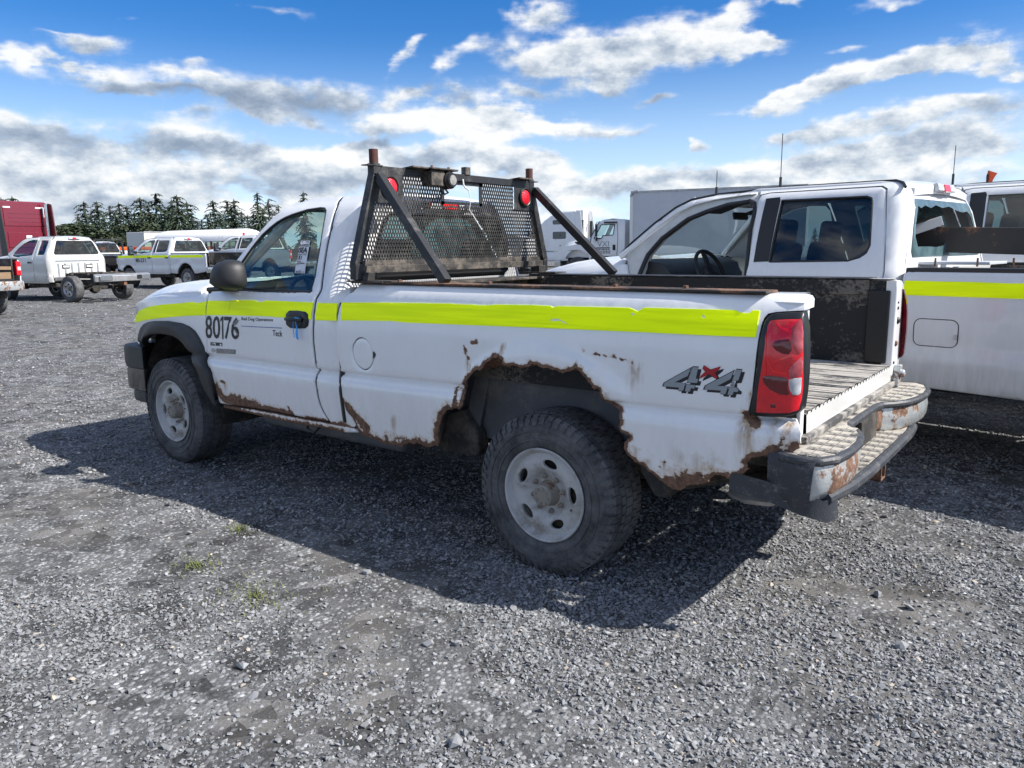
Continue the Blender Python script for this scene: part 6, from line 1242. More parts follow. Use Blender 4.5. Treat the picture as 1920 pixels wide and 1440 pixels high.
    # bed
    if bed:
        ar = [(.04+ax+.53*cos(a), .44+.56*sin(a)) for a in np.linspace(.3, pi-.3, 18)]
        bo = [(cr-.12, .60), (.62+ax, .58)]+ar+[(ax-.60, .60), (ax-1.05, .66), (ax-1.17, .72), (ax-1.185, .95), (ax-1.19, 1.25), (ax-1.16, 1.35), (ax-1.10, 1.368), (cr-.14, 1.368), (cr-.112, 1.35), (cr-.105, 1.0)]
        for s in (1, -1):
            lump = lambda u, v, d: .018*sstep(.70, .60, np.hypot(u-.04-ax, v-.44))*sstep(.5, .7, v)
            panel('bed_side', bo, BP, T, F(0, s), step=st, thick=.015, tdir=(0, -s, 0), roll=.010, lump=lump)
            MB().span((ax-1.13, s*.80, 1.35), (cr-.12, s*.952, 1.392)).build('rail_cap', 'black_trim', T, bevel=.008)
            MB().span((ax-1.15, s*.77, .90), (cr-.12, s*.80, 1.37)).build('bed_wall', 'bed_liner' if bed_paint != 'bed_liner' else 'black_steel', T)
        MB().span((ax-1.16, -.80, .86), (cr-.12, .80, .895)).build('bed_floor', 'bed_liner', T)
        MB().span((cr-.16, -.78, .88), (cr-.12, .78, 1.38)).build('bed_front_wall', 'cream_panel', T)
        for s in (1, -1):
            if tail_lamp:
                tl = MB().span((ax-1.215, s*.845, .98), (ax-1.06, s*.958, 1.32)).build('tail_light', 'red_lens', T, bevel=.015)
                MB().span((ax-1.222, s*.87, 1.10), (ax-1.2, s*.95, 1.19)).build('reversing_lens', 'clear_lens', tl, bevel=.004)
            else:
                MB().span((ax-1.197, s*.86, 1.02), (ax-1.16, s*.93, 1.30)).build('lamp_recess', 'black_trim', T, bevel=.01)
        if tailgate: MB().span((ax-1.205, -.80, .88), (ax-1.15, .80, 1.385)).build('tailgate', BP, T, bevel=.012)
        MB().loft([[(ax-1.16, y, .62), (x1, y, .62), (x1-.02, y, .70), (x1-.01, y, .82), (x1+.03, y, .845), (ax-1.16, y, .845)] for y, x1 in ((q_[0], q_[1]+ax) for q_ in ((-.97, -1.24), (-.80, -1.36), (-.4, -1.38), (-.3, -1.32), (.3, -1.32), (.4, -1.38), (.80, -1.36), (.97, -1.24)))]).build('rear_bumper', bumper, T, bevel=.012)
    # running gear
    for s in (1, -1):
        MB().span((ax-1.15, s*.42, .50), (4.6+dx, s*.50, .68)).build('frame_rail', 'underbody', T, bevel=.01)
        MB().span((cr-.1, s*.52, .42), (2.9+dx, s*.80, .58)).build('running_tank', 'underbody', T, bevel=.04)
        mb = MB(); mb.lathe([(.52, .46*s), (.53, .93*s)], c=(.04+ax, 0, .44), n=16, a0=-.1, a1=pi+.1) if bed else None
        if bed: mb.build('wheel_liner', 'underbody', T, fix=False)
        mb = MB(); mb.lathe([(.50, .46*s), (.51, .92*s)], c=(wx, 0, .40), n=16, a0=-.1, a1=pi+.1); mb.lathe([(.05, .46*s), (.50, .46*s)], c=(wx, 0, .40), n=16, a0=-.1, a1=pi+.1); mb.build('wheel_liner', 'underbody', T, fix=False)
    MB().tube([(ax, -.8, .40), (ax, .8, .40)], .055, 8).build('rear_axle', 'underbody', T); MB().tube([(wx, -.8, .40), (wx, .8, .40)], .05, 8).build('front_axle', 'underbody', T)
    w = make_wheel(T, (ax, .85, .40), R0=.405, W=.265, rim=.232, style=wheel, detail=det > 1)
    for x, s in ((wx, 1), (ax, -1), (wx, -1)):
        c = copy_tree(w, T); c.location = (x, s*.85, .40); c.rotation_euler = (0, .3*x, 0 if s > 0 else pi)
    if stripe:
        zb, zt = 1.212, 1.308
        segs = [(cr-.13, ax-1.05)] if stripe == 'rail' else [(cr-.13, ax-1.02), (bl-.03, cr+.04), (3.43+dx, bl+.02), (4.75+dx, 3.47+dx)]
        for a, b in segs:
            xs_ = np.linspace(a, b, 14); r7 = np.random.default_rng(int(abs(a)*50)+3)
            o_ = [(x, zb) for x in xs_]+[(x, zt+r7.normal(0, .004 if stripe == 'rail' else 0)) for x in xs_[::-1]]
            panel('reflective_stripe', o_, 'fluorescent_tape', T, F(.006), step=.08, thick=.003)
    if number: lettering('unit_number', number, [(3.40+dx, 1.20), (3.40+dx, 1.03), (2.72+dx, 1.03), (2.72+dx, 1.20)], F(.004), 'decal_black', T, bold=.02)
    return T
def whip(T, loc, h, flag=False):
    mb = MB(); mb.tube([loc, (loc[0], loc[1], loc[2]+.10)], .012, 6); mb.tube([(loc[0], loc[1], loc[2]+.1), (loc[0], loc[1], loc[2]+h)], .0035, 5); a = mb.build('antenna', 'black_trim', T)
    if flag:
        x, y, z = loc; z += h
        f = MB(); f.grid([[(x+.02*sin(3*t)-u*.075*(1-.3*t)-.004, y-.01+u*.05*t, z-.0-t*.11-u*(.03+.05*t)) for u in np.linspace(0, 1, 5)] for t in np.linspace(0, 1, 6)]); f.build('flag', 'orange_flag', a)

# neighbour on the right: crew cab with its left front door gone and rear window smashed
FX, FYW, FR = -2.03, -2.70, rad(-9)
t2 = ford('white crew cab pickup with missing front door and smashed rear window, beside the rusty pickup', (FX, FYW), FR, zoff=0, front_door=False, rear_glass='broken', stripe='rail', det=2, ax=-.66, seats='seat_brown', group='pickups parked on the gravel lot', paint_='grey_white_paint_l')
whip(t2, (2.8, .35, 1.965), .24); whip(t2, (2.33, .10, 2.03), .46)
F2 = lambda off=0: (lambda u, v: (u, np.interp(v, FZ, FY)+off, v))
fd = rrect(.59, .88, .86, 1.06, .045, 5)
P3 = resample(fd, .04); MB().tube([Vector((p[0], float(np.interp(p[1], FZ, FY))+.001, p[1])) for p in P3], .0028, 5, closed=True).build('fuel_door_gap', 'black_trim', t2)
panel('fuel_door', rrect(.594, .884, .856, 1.056, .042, 5), 'grey_white_paint_l', t2, F2(.002), step=.08, thick=.006)
MB().box((.601, .99, .95), (.02, .012, .03)).build('fuel_door_catch', 'dull_aluminium', t2)
# studs along the rail, and scraps by the back window
s0 = None
for x in (.80, .55, .35, .10, -.2, -.5):
    if s0 is None: s0 = MB().tube([(0, 0, 0), (0, 0, .055)], .007, 6).build('rail_stud', 'rusty_steel', t2); o = s0
    else: o = s0.copy(); COL.objects.link(o)
    o.location = (x, .86, 1.40)
# things thrown through its back window: a long steel plank, a grey panel, a board
M2 = Matrix.Translation((FX, FYW, 0)) @ Matrix.Rotation(FR, 4, 'Z')
def place(o): o.matrix_world = M2; return o
pl = MB(); pl.beam((1.55, .10, 1.60), (-1.9, -.42, 1.46), .06, .19); o = place(pl.build('steel_plank', 'plank_steel', None, bevel=.006)); tag(o, 'long dark rusty steel plank poking out through the smashed rear window', 'plank')
pl = MB(); pl.beam((1.55, .42, 1.50), (1.05, .02, 1.72), .03, .075); o = place(pl.build('grey_channel', 'silver_paint', None, bevel=.006)); tag(o, 'grey metal channel leaning inside the smashed rear window', 'metal channel')
pl = MB(); pl.span((.55, .20, 1.405), (1.0, .60, 1.425)); o = place(pl.build('white_board', 'box_white', None, bevel=.004)); tag(o, 'white board lying below the smashed rear window', 'board')

t3 = ford('white crew cab pickup at the right edge, just beyond the smashed-window pickup', (-3.26, -5.04), FR, det=1, stripe=None, group='pickups parked on the gravel lot', paint_='grey_white_paint_l'); t3.scale = (1.05, 1.05, 1.05)
whip(t3, (2.42, .30, 2.03), .36); whip(t3, (2.24, -.10, 2.03), .14, flag=True)


GRP = 'pickups parked on the gravel lot'
t4 = ford('white crew cab pickup numbered 80-271 with a yellow-green stripe', (26.67, -13.24), .12, zoff=gz(26.67, -13.24)+.03, stripe='all', number='80-271', tail_lamp=False, group=GRP, paint_='silver_white')
t5 = ford('silver-white crew cab pickup half hidden behind the pickup numbered 80-271', (30.2, -19.6), .14, zoff=gz(30, -19), group=GRP, paint_='silver_white'); t5.scale = (1.1, 1.1, 1.1)
# white extended cab stripped to its chassis
def chassis_cab():
    T = ford('white extended cab truck with no bed, bare black chassis behind the cab', (23.26, -7.4), .187, cab='ext', bed=False, wheel='alloy', det=1, zoff=gz(23.3, -7.4), mirrors=False, paint_='dusty_white', name='cab_chassis_truck', cat='truck', group=GRP)
    # ribs and vents pressed into the back of the cab
    for k in range(7):
        y = -.66+.22*k; MB().span((.845, y-.026, .74), (.853, y+.026, 1.18)).build('back_rib', 'decal_grey', T, bevel=.003)
    MB().span((.845, -.74, 1.24), (.853, .74, 1.275)).build('back_rib', 'decal_grey', T)
    for y in (.42, -.36):
        v = MB().span((.838, y-.12, 1.02), (.852, y+.12, 1.13)).build('vent', 'black_trim', T, bevel=.004); MB().span((.832, y-.10, 1.045), (.842, y+.10, 1.105)).build('vent_flap', 'cream_panel', v)
    MB().span((-1.20, -.46, .70), (.85, -.40, .86)).build('chassis_rail', 'underbody', T); MB().span((-1.20, .40, .70), (.85, .46, .86)).build('chassis_rail', 'underbody', T)
    for x in (-1.0, -.3, .5): MB().span((x-.05, -.55, .80), (x+.05, .55, .89)).build('cross_member', 'underbody', T, bevel=.01)
    b = MB().loft([[(-1.20, y, .62), (x1, y, .62), (x1-.02, y, .80), (-1.20, y, .86)] for y, x1 in ((-.95, -1.26), (-.8, -1.36), (-.35, -1.38), (.35, -1.38), (.8, -1.36), (.95, -1.26))]).build('rear_bumper', 'dull_aluminium', T, bevel=.02)
    for s in (1, -1): MB().span((-1.395, s*.45, .66), (-1.36, s*.86, .80)).build('bumper_step', 'chrome', b, bevel=.01)
    MB().span((-1.40, -.55, .68), (-1.37, -.38, .80)).build('plate_recess', 'black_trim', b)
    MB().span((-1.34, -.05, .50), (-1.1, .05, .60)).build('hitch_receiver', 'rusty_steel', b)
    for s in (1, -1): MB().tube([(x, s*.55, .42+.22*(x/.8)**2) for x in np.linspace(-.8, .8, 7)], .05, 6).build('leaf_spring', 'underbody', T)
    MB().lathe([(0, -.16), (.15, -.12), (.2, 0), (.15, .12), (0, .16)], c=(0, .12, .42), n=14, axis='x').build('differential', 'underbody', T)
    MB().beam((1.1, .52, .80), (.75, .70, .70), .30, .10).build('bracket', 'dull_aluminium', T)
    return T
t6 = chassis_cab()
# the pickup cut by the left edge: only the right half of its tail shows
t7 = ford('white pickup with battered rear bumper and no tailgate, cut off by the left edge', (20.4, -2.75), .14, zoff=gz(20.3, -2.9), group=GRP, bumper='rusty_chrome')
MB().span((-1.1, -.78, .90), (-1.0, .78, 1.06)).build('load_sill', 'wood_plank', t7); MB().beam((-1.14, -.75, 1.16), (-1.1, .8, 1.2), .05, .08).build('load_bar', 'wood_plank', t7)
# white single cab with black flatbed and headboard, seen from behind
def flatbed():
    T = ford('white single cab truck with black flatbed and headboard, behind the bare chassis truck', (43.0, -17.4), .12, cab='reg', bed=False, det=1, zoff=gz(43, -17), mirrors=False, name='flatbed_truck', cat='truck', group=GRP)
    MB().span((-1.6, -1.15, 1.08), (.80, 1.15, 1.22)).build('deck', 'black_steel', T, bevel=.01); MB().span((-1.66, -1.12, .78), (-1.58, 1.12, 1.20)).build('tail_board', 'black_steel', T, bevel=.01)
    for s in (1, -1): MB().beam((.78, s*.92, 1.2), (.78, s*.80, 2.15), .09, .09).build('headboard_post', 'black_steel', T)
    MB().beam((.78, -.84, 2.13), (.78, .84, 2.13), .09, .09).build('headboard_bar', 'black_steel', T); MB().beam((.76, -.92, 1.42), (.76, .92, 1.42), .05, .06).build('headboard_bar', 'black_steel', T)
    MB().span((-1.675, -.9, .84), (-1.66, -.62, 1.0)).build('number_plate', 'paper_white', T); MB().span((-1.675, -.1, 1.02), (-1.66, .5, 1.06)).build('tail_lettering', 'paper_white', T)
    return T
flatbed()

# ------------------------------------------------------------------ heavy trucks
def disc_wheels(T, xs, y, R0, W, mat='dull_aluminium', both=True):
    first = None
    for x in xs:
        for s in (1, -1):
            if first is None:
                w = bpy.data.objects.new('wheel', None); COL.objects.link(w); w.parent = T
                mb = MB(); h = W/2; mb.lathe([(R0*.56, h-.02), (R0*.6, h), (R0*.93, h), (R0, h-.05), (R0, -h+.05), (R0*.93, -h), (R0*.56, -h)], n=28); mb.build('tyre', 'tire_rubber', w, fix=False)
                MB().lathe([(0, h-.02), (R0*.2, h-.03), (R0*.24, h-.10), (R0*.45, h-.12), (R0*.52, h-.06), (R0*.58, h-.02)], n=24).build('rim', mat, w); first = w; c = w
            else: c = copy_tree(first, T)
            c.location = (x, s*y, R0); c.rotation_euler = (0, 0, 0 if s > 0 else pi)
def semi(label, loc, rz, P, Pm, red, group):
    """tractor with a tall sleeper; local origin under the back wall of the sleeper, x towards the nose"""
    T = thing('semi_truck', label, 'semi truck', (loc[0], loc[1], gz(*loc)), rz, group)
    W = 1.22
    side = [(0, 1.15), (2.55, 1.15), (2.55, 1.05), (3.75, 1.05), (3.70, 1.95), (3.25, 2.75), (2.75, 3.05), (2.0, 3.55), (1.2, 3.86), (.12, 3.95), (0, 3.92)]
    rows = []
    def sec(x, zb, zt, w, r=.22):
        pts = [(x, -w, zb), (x, -w, zt-r)]+[(x, -w+r-r*cos(a), zt-r+r*sin(a)) for a in np.linspace(.3, pi/2, 4)]
        return pts+[(p[0], -p[1], p[2]) for p in pts[::-1]]
    MB().loft([sec(x, 1.12, zt, w) for x, zt, w in ((0, 3.90, W-.06), (.06, 3.95, W-.01), (.12, 3.96, W), (1.1, 3.88, W), (1.9, 3.60, W-.02), (2.45, 3.25, W-.06), (2.6, 3.12, W-.08))]).build('sleeper', P, T, angle=25)
    MB().loft([sec(x, 1.05, zt, w, .15) for x, zt, w in ((2.6, 3.05, W-.08), (3.0, 2.98, W-.10), (3.35, 2.70, W-.14), (3.75, 1.98, W-.12), (3.78, 1.9, W-.12))]).build('cab', P, T, angle=25)
    MB().loft([sec(x, .75, zt, w, .25) for x, zt, w in ((3.78, 1.95, .98), (4.6, 1.88, .92), (5.4, 1.75, .85), (5.75, 1.5, .8))]).build('hood', P, T, angle=25)
    for s in (1, -1):
        MB().prism([(4.1, .65), (5.7, .65), (5.75, 1.25), (5.2, 1.38), (4.4, 1.38), (4.05, 1.1)], *sorted((s*.80, s*1.22))).build('front_wing', P, T, bevel=.08)
        w_ = MB().prism(rrect(2.78, 1.95, 3.42, 2.62, .1), *sorted((s*(W-.14), s*(W-.085)))).build('door_window', 'smoke_glass', T)
        MB().prism([(2.66, 1.10), (3.70, 1.10), (3.68, 1.93), (3.40, 2.72), (2.66, 2.78)], *sorted((s*(W-.10), s*(W-.09)))).build('door', P, T)
        for z0, z1, x0, x1 in ((2.95, 3.25, 1.0, 1.75), (1.95, 2.45, .75, 1.75)):
            MB().prism(rrect(x0, z0, x1, z1, .1), *sorted((s*(W-.02), s*(W+.006)))).build('sleeper_window', 'smoke_glass', T)
        MB().prism(rrect(.75, 1.35, 1.25, 2.35, .08), *sorted((s*(W-.02), s*(W+.004)))).build('locker_door', P, T, bevel=.004)
        for z in (1.5, 2.2): MB().box((1.18, s*(W+.01), z), (.05, .03, .10)).build('latch', 'black_trim', T)
        MB().loft([[(x, s*y, z) for y, z in ((W-.05, .42), (W+.0, .50), (W, .85), (W-.03, 1.05), (W-.2, 1.05), (W-.2, .42))] for x in (-.4, 2.4, 3.7)]).build('side_fairing', P, T, angle=30)
        MB().prism([(-.62, 1.1), (.02, 1.1), (.02, 3.90), (-.30, 3.85)], *sorted((s*(W-.04), s*W))).build('rear_extender', 'black_trim' if red else P, T, bevel=.01)
        st = MB(); st.tube([(-.30, s*(W-.30) if red else s*(W-.25), 1.2), (-.30, s*(W-.30), 3.85 if red else 3.2)], .075 if red else .10, 12); st.build('exhaust_stack', 'chrome' if red else 'black_trim', T, angle=30) if (not red or s < 0) else None
        MB().box((3.55, s*(W+.18), 2.2), (.12, .2, .75), taper=(.9, .9)).build('mirror', 'black_trim', T, bevel=.03)
    MB().grid([[(3.80-.02+.10*(1-(y)**2)*1-.47*t, y*(1.0-.08*t), 2.0+.72*t) for y in np.linspace(-1, 1, 7)] for t in (0, .5, 1)]).build('windshield', 'smoke_glass', T)
    # back wall panels
    MB().span((-.03, -.95, 2.75), (.0, .95, 3.70)).build('back_panel', P, T, bevel=.02); MB().span((-.03, -.85, 1.7), (.0, .85, 2.45)).build('back_panel', P, T, bevel=.02)
    for z in (2.95, 3.15, 3.35): MB().span((-.045, -.75, z), (-.03, .75, z+.03)).build('back_rib', P, T)
    if red:
        MB().span((-.036, .62, 3.62), (-.031, .95, 3.69)).build('reflective_tape', 'paper_white', T); MB().span((-.036, -.95, 3.62), (-.031, -.55, 3.69)).build('reflective_tape', 'paper_white', T); MB().span((-.036, -.95, 3.2), (-.031, -.88, 3.62)).build('reflective_tape', 'paper_white', T)
        MB().span((-.036, -.25, 2.05), (-.031, .02, 2.3)).build('placard', 'paper_white', T)
        MB().prism([(-.62, 1.2), (.02, 1.2), (.02, 3.88), (-.35, 3.8)], -W, -W+.05).build('rear_extender', 'maroon_matt', T, bevel=.01)
    else:
        MB().span((-.42, .55, 3.2), (-.12, .95, 3.9)).build('air_duct', 'paper_white', T, bevel=.03)
        MB().box((-.30, .72, 2.7), (.05, .30, 1.0)).build('ladder', 'dull_aluminium', T)
    MB().span((-3.6, -.46, .75), (5.5, -.36, 1.0)).build('frame_rail', 'underbody', T); MB().span((-3.6, .36, .75), (5.5, .46, 1.0)).build('frame_rail', 'underbody', T)
    MB().box((-2.2, 0, 1.12), (1.0, .95, .14)).build('fifth_wheel', 'underbody', T, bevel=.03)
    disc_wheels(T, (4.85,), 1.06, .52, .30); disc_wheels(T, (-1.6, -2.9), .95, .52, .56)
    MB().span((5.6, -1.15, .45), (5.9, 1.15, .85)).build('front_bumper', 'chrome' if red else P, T, bevel=.06)
    return T
semi('maroon semi truck with tall sleeper and chrome exhaust stack', (40.8, -12.0), .10, 'maroon_paint', 'maroon_matt', True, 'semi trucks at the back of the lot')
semi('white semi truck with sloping sleeper roof, left of the box truck', (27.6, -42.6), .20, 'white_paint_clean', 'white_paint_clean', False, 'semi trucks at the back of the lot')
def box_truck():
    a = .255; bx, by = 15.66, -28.0
    T = thing('box_truck', 'white box truck with lettered cab door and long plain cargo box', 'box truck', (bx, by, gz(bx, by)), a)
    # origin under the front left foot of the cargo box; x to the nose, y to the left
    MB().span((-7.6, -2.44, 1.12), (0, 0, 3.92)).build('cargo_box', 'box_white', T, bevel=.02)
    for y in (0.0, -2.44): MB().span((-7.6, y-.02, 3.86), (.0, y+.02, 3.95)).build('roof_rail', 'dull_aluminium', T)
    MB().span((-.12, -.02, 1.12), (.03, .03, 3.75)).build('corner_post', 'cream_panel', T, bevel=.01)
    MB().tube([(-.02, .0, 3.70), (-.04, .0, 3.82), (-.12, .0, 3.90), (-.35, .0, 3.93)], .07, 8).build('corner_cap', 'dull_aluminium', T)
    MB().span((-7.6, -.02, 1.05), (0, .015, 1.14)).build('floor_rail', 'dull_aluminium', T)
    for x in (-.5, -1.7, -3.0, -4.4, -5.8):
        for z in (2.75, 2.90): MB().box((x, .004, z), (.05, .01, .02)).build('rivet_plate', 'dull_aluminium', T)
    W0, W1 = -.12, -2.32
    cab = [(.30, 1.02), (1.75, 1.02), (1.98, 1.45), (1.90, 1.95), (1.55, 2.62), (1.42, 2.70), (.34, 2.72), (.28, 2.66)]
    win = [(1.70, 1.88), (1.40, 2.50), (.78, 2.52), (.70, 2.46), (.82, 2.0), (1.30, 1.88)]
    win = [(1.78, 1.84), (1.46, 2.48), (.80, 2.50), (.86, 2.0), (1.36, 1.98), (1.42, 1.84)]
    for s, y in ((1, W0), (-1, W1)):
        panel('cab_side', cab, 'white_paint_clean', T, lambda u, v, y=y, s=s: (u, y-s*.12*np.clip((v-1.9)/.8, 0, 1), v), holes=[win], step=.25, thick=.05, tdir=(0, -s, 0), roll=.02)
        panel('door_window', win, 'clear_glass', T, lambda u, v, y=y, s=s: (u, y-s*(.03+.12*np.clip((v-1.9)/.8, 0, 1)), v), step=.3, thick=0, tdir=(0, -s, 0), back=False)
        q = resample(win, .1); MB().tube([Vector((p[0], y-s*.12*max(0, min(1, (p[1]-1.9)/.8)), p[1])) for p in q], .022, 6, closed=True).build('window_seal', 'black_trim', T)
    dl = [(.66, 1.05), (.62, 1.9), (.70, 2.62)]; MB().tube([(p[0], W0-.12*max(0, (p[1]-1.9)/.8)+.002, p[1]) for p in dl], .012, 5).build('door_gap', 'black_trim', T)
    MB().tube([(1.92, W0-.02, 1.0), (2.0, W0-.02, 1.45), (1.93, W0-.03, 1.95), (1.56, W0-.11, 2.64)], .022, 5).build('door_gap', 'black_trim', T)
    MB().grid([[(x, y, z) for y in (W0-.12, -.8, -1.6, W1+.12)] for x, z in ((1.42, 2.70), (.9, 2.76), (.28, 2.70))]).build('cab_roof', 'white_paint_clean', T)
    MB().grid([[(x+.06, y, z) for y in (W0-.06, -.8, -1.6, W1+.06)] for x, z in ((1.92, 1.95), (1.50, 2.66))]).build('windshield', 'clear_glass', T)
    MB().grid([[(.29, y, z) for y in (W0-.02, W1+.02)] for z in (1.0, 1.9, 2.7)]).build('cab_back', 'white_paint_clean', T)
    MB().box((.9, -1.2, 1.5), (.9, 1.9, .8)).build('seat', 'seat_cloth', T, bevel=.1); MB().box((1.85, -1.2, 1.55), (.2, 2.1, .6)).build('dashboard', 'dash_plastic', T)
    # hood with side intake, wing, wheel
    MB().loft([[(x, y0, .95), (x, y0, zt-.2), (x, y0-.16, zt), (x, -2.44-y0+.16, zt), (x, -2.44-y0, zt-.2), (x, -2.44-y0, .95)] for x, zt, y0 in ((1.96, 1.92, -.26), (2.6, 1.84, -.34), (3.2, 1.70, -.40), (3.55, 1.45, -.46))]).build('hood', 'white_paint_clean', T, angle=35, bevel=.03)
    MB().prism([(2.15, 1.62), (2.75, 1.72), (2.78, 1.66), (2.6, 1.56), (2.2, 1.50)], -.30, -.24).build('intake', 'black_trim', T)
    for y0, y1 in ((-.55, -.08), (-2.36, -1.89)): MB().prism([(1.98, .75), (2.05, 1.15)]+[(2.62+.62*cos(t), .72+.62*sin(t)) for t in np.linspace(2.4, .3, 9)]+[(3.62, .85), (3.60, 1.25), (3.3, 1.50), (2.6, 1.58), (2.0, 1.48), (1.90, 1.0)], y0, y1).build('front_wing', 'white_paint_clean', T, bevel=.03)
    MB().box((2.05, -.07, 1.40), (.08, .02, .06)).build('side_marker', 'amber_lens', T)
    MB().span((3.45, -2.4, .50), (3.75, -.04, .82)).build('front_bumper', 'chrome', T, bevel=.04)
    m = MB().box((1.62, .06, 2.22), (.08, .20, .58)).build('mirror', 'black_trim', T, bevel=.03); MB().tube([(1.66, .05, 2.5), (1.62, -.12, 2.62)], .02, 5).build('mirror_arm', 'black_trim', m); MB().tube([(1.66, .05, 1.9), (1.72, -.10, 1.68), (1.8, -.12, 1.70)], .022, 5).build('mirror_arm', 'paper_white', m); MB().box((1.60, .06, 1.82), (.06, .18, .2)).build('spot_mirror', 'black_trim', m, bevel=.02)
    MB().box((1.0, W0-.06, 2.58), (.62, .10, .07)).build('vent_visor', 'black_trim', T, bevel=.01)
    MB().box((.80, W0+.006, 1.42), (.14, .02, .26)).build('door_handle', 'black_trim', T, bevel=.02)
    fl = lambda u, v: (u, W0+.004+0*u, v)
    lettering('door_lettering', 'VXI', [(1.62, 1.72), (1.62, 1.46), (1.05, 1.46), (1.05, 1.72)], fl, 'decal_grey', T, bold=.0)
    panel('lettering_rule', [(1.68, 1.43), (1.68, 1.38), (1.0, 1.38), (1.0, 1.43)], 'decal_black', T, fl, step=.4, thick=.003)
    r9 = random.Random(4)
    for z in (1.31, 1.23, 1.15):
        x = 1.66
        while x > 1.06:
            w_ = r9.choice((.05, .09, .12)); MB().span((x-w_, W0, z), (x, W0+.005, z+.045)).build('small_print', 'decal_black', T); x -= w_+.03
    MB().span((-7.4, -1.7, .75), (3.3, -1.6, 1.0)).build('frame_rail', 'underbody', T); MB().span((-7.4, -.85, .75), (3.3, -.75, 1.0)).build('frame_rail', 'underbody', T)
    MB().span((.3, -.7, .55), (1.5, -.2, .95)).build('fuel_tank', 'dull_aluminium', T, bevel=.1)
    w0 = bpy.data.objects.new('axles', None); COL.objects.link(w0); w0.parent = T; w0.location = (0, -1.22, 0)
    disc_wheels(w0, (2.62, -5.2), 1.0, .50, .30)
    # the axle group would be a fourth level, so its wheels hang from the truck itself
    for c in list(w0.children): c.parent = T; c.location = (c.location[0], c.location[1]-1.22, c.location[2])
    bpy.data.objects.remove(w0)
    return T
box_truck()
def bus():
    bx, by, a = 38.1, -23.0, .19
    T = thing('bus', 'white bus with streaked roof, red window posts and red roof lamps', 'bus', (bx, by, gz(bx, by)), a)
    T.scale = (1, 1, .91)
    # origin under the middle of the rear end, x to the front
    L = 7.2; W = 1.2
    def arc(x, k=1): return [(x, W*k*cos(t), 2.18+.80*k*sin(t)**.8 if t not in (0, pi) else 2.18) for t in np.linspace(0, pi, 15)]
    roof = MB(); roof.loft([arc(.0, .80), arc(.12, .93), arc(.40, 1), arc(L-.4, 1), arc(L-.1, .93), arc(L, .82)]).build('roof', 'bus_roof', T, angle=30)
    MB().span((0.02, -W, .55), (L, W, 1.45)).build('body', 'bus_red', T, bevel=.05)
    MB().span((.04, -W+.01, 1.45), (L-.02, W-.01, 1.50)).build('belt_rail', 'paper_white', T)
    n = 7
    for s in (1, -1):
        for k in range(n+1):
            x = .06+(L-.12)*k/n; MB().span((x-.07, s*(W-.06), 1.5), (x+.07, s*(W-.0), 2.2)).build('window_post', 'bus_red', T)
        for k in range(n):
            x0 = .13+(L-.12)*k/n; x1 = x0+(L-.12)/n-.14
            MB().span((x0, s*(W-.05), 1.52), (x1, s*(W-.03), 2.18)).build('window_pane', 'clear_glass', T); MB().span((x0, s*(W-.055), 1.83), (x1, s*(W-.02), 1.86)).build('window_bar', 'dull_aluminium', T)
    MB().span((0.01, -W+.1, 1.5), (.05, W-.1, 2.2)).build('rear_window', 'smoke_glass', T)
    MB().span((L-.05, -W+.1, 1.5), (L-.01, W-.1, 2.2)).build('windshield', 'smoke_glass', T)
    MB().span((.1, -W+.1, .9), (L-.1, W-.1, 1.4)).build('seats', 'seat_cloth', T)
    for s in (1, -1):
        l = MB().lathe([(0, -.02), (.11, -.02), (.13, .05), (.10, .12), (0, .12)], c=(.02, s*.62, 2.62), n=16, axis='x').build('roof_lamp', 'paper_white', T); MB().lathe([(0, -.05), (.08, -.04), (.10, -.015)], c=(.02, s*.62, 2.62), n=16, axis='x').build('lens', 'lamp_red', l)
    for y in (-.12, .0, .12): MB().lathe([(0, -.01), (.03, -.01), (.03, .08)], c=(.03, y, 2.80), n=10, axis='x').build('marker_lamp', 'dark_red_lens', T)
    disc_wheels(T, (1.7, 6.0), 1.0, .45, .26)
    MB().span((.6, -.9, .35), (6.6, .9, .56)).build('underframe', 'underbody', T)
bus()
def trailer():
    bx, by, a = 62.5, -28.2, -pi/2+.1
    T = thing('cargo_trailer', 'cream box trailer with a faded red mark, below the fir trees', 'trailer', (bx, by, gz(bx, by)), a)
    # origin under the rear middle; the long left side faces the camera
    MB().span((0, -1.25, 1.15), (12.5, 1.25, 2.95)).build('box', 'trailer_cream', T, bevel=.03)
    MB().span((-.03, -1.15, 1.25), (0, 1.15, 2.9)).build('rear_door', 'silver_paint', T, bevel=.01)
    MB().span((0, -1.28, 2.90), (12.5, -1.24, 3.0)).build('roof_rail', 'dull_aluminium', T)
    MB().span((4.5, -.9, 2.95), (6.2, .3, 3.15)).build('roof_unit', 'paper_white', T, bevel=.03)
    MB().span((3.0, -1.275, 1.2), (4.1, -1.25, 2.15)).build('side_door', 'silver_paint', T, bevel=.01)
    lettering('side_lettering', 'ul', [(5.0, 2.5), (5.0, 1.9), (6.0, 1.9), (6.0, 2.5)], lambda u, v: (u, -1.26+0*u, v), 'faded_red', T, bold=.02, pdir=(0, -1, 0))
    MB().span((.3, -.6, .8), (12, .6, 1.15)).build('chassis', 'underbody', T); disc_wheels(T, (1.5, 2.8), 1.0, .5, .5); MB().span((9.6, -.8, 0), (9.8, -.6, 1.0)).build('landing_leg', 'underbody', T); MB().span((9.6, .6, 0), (9.8, .8, 1.0)).build('landing_leg', 'underbody', T)
trailer()
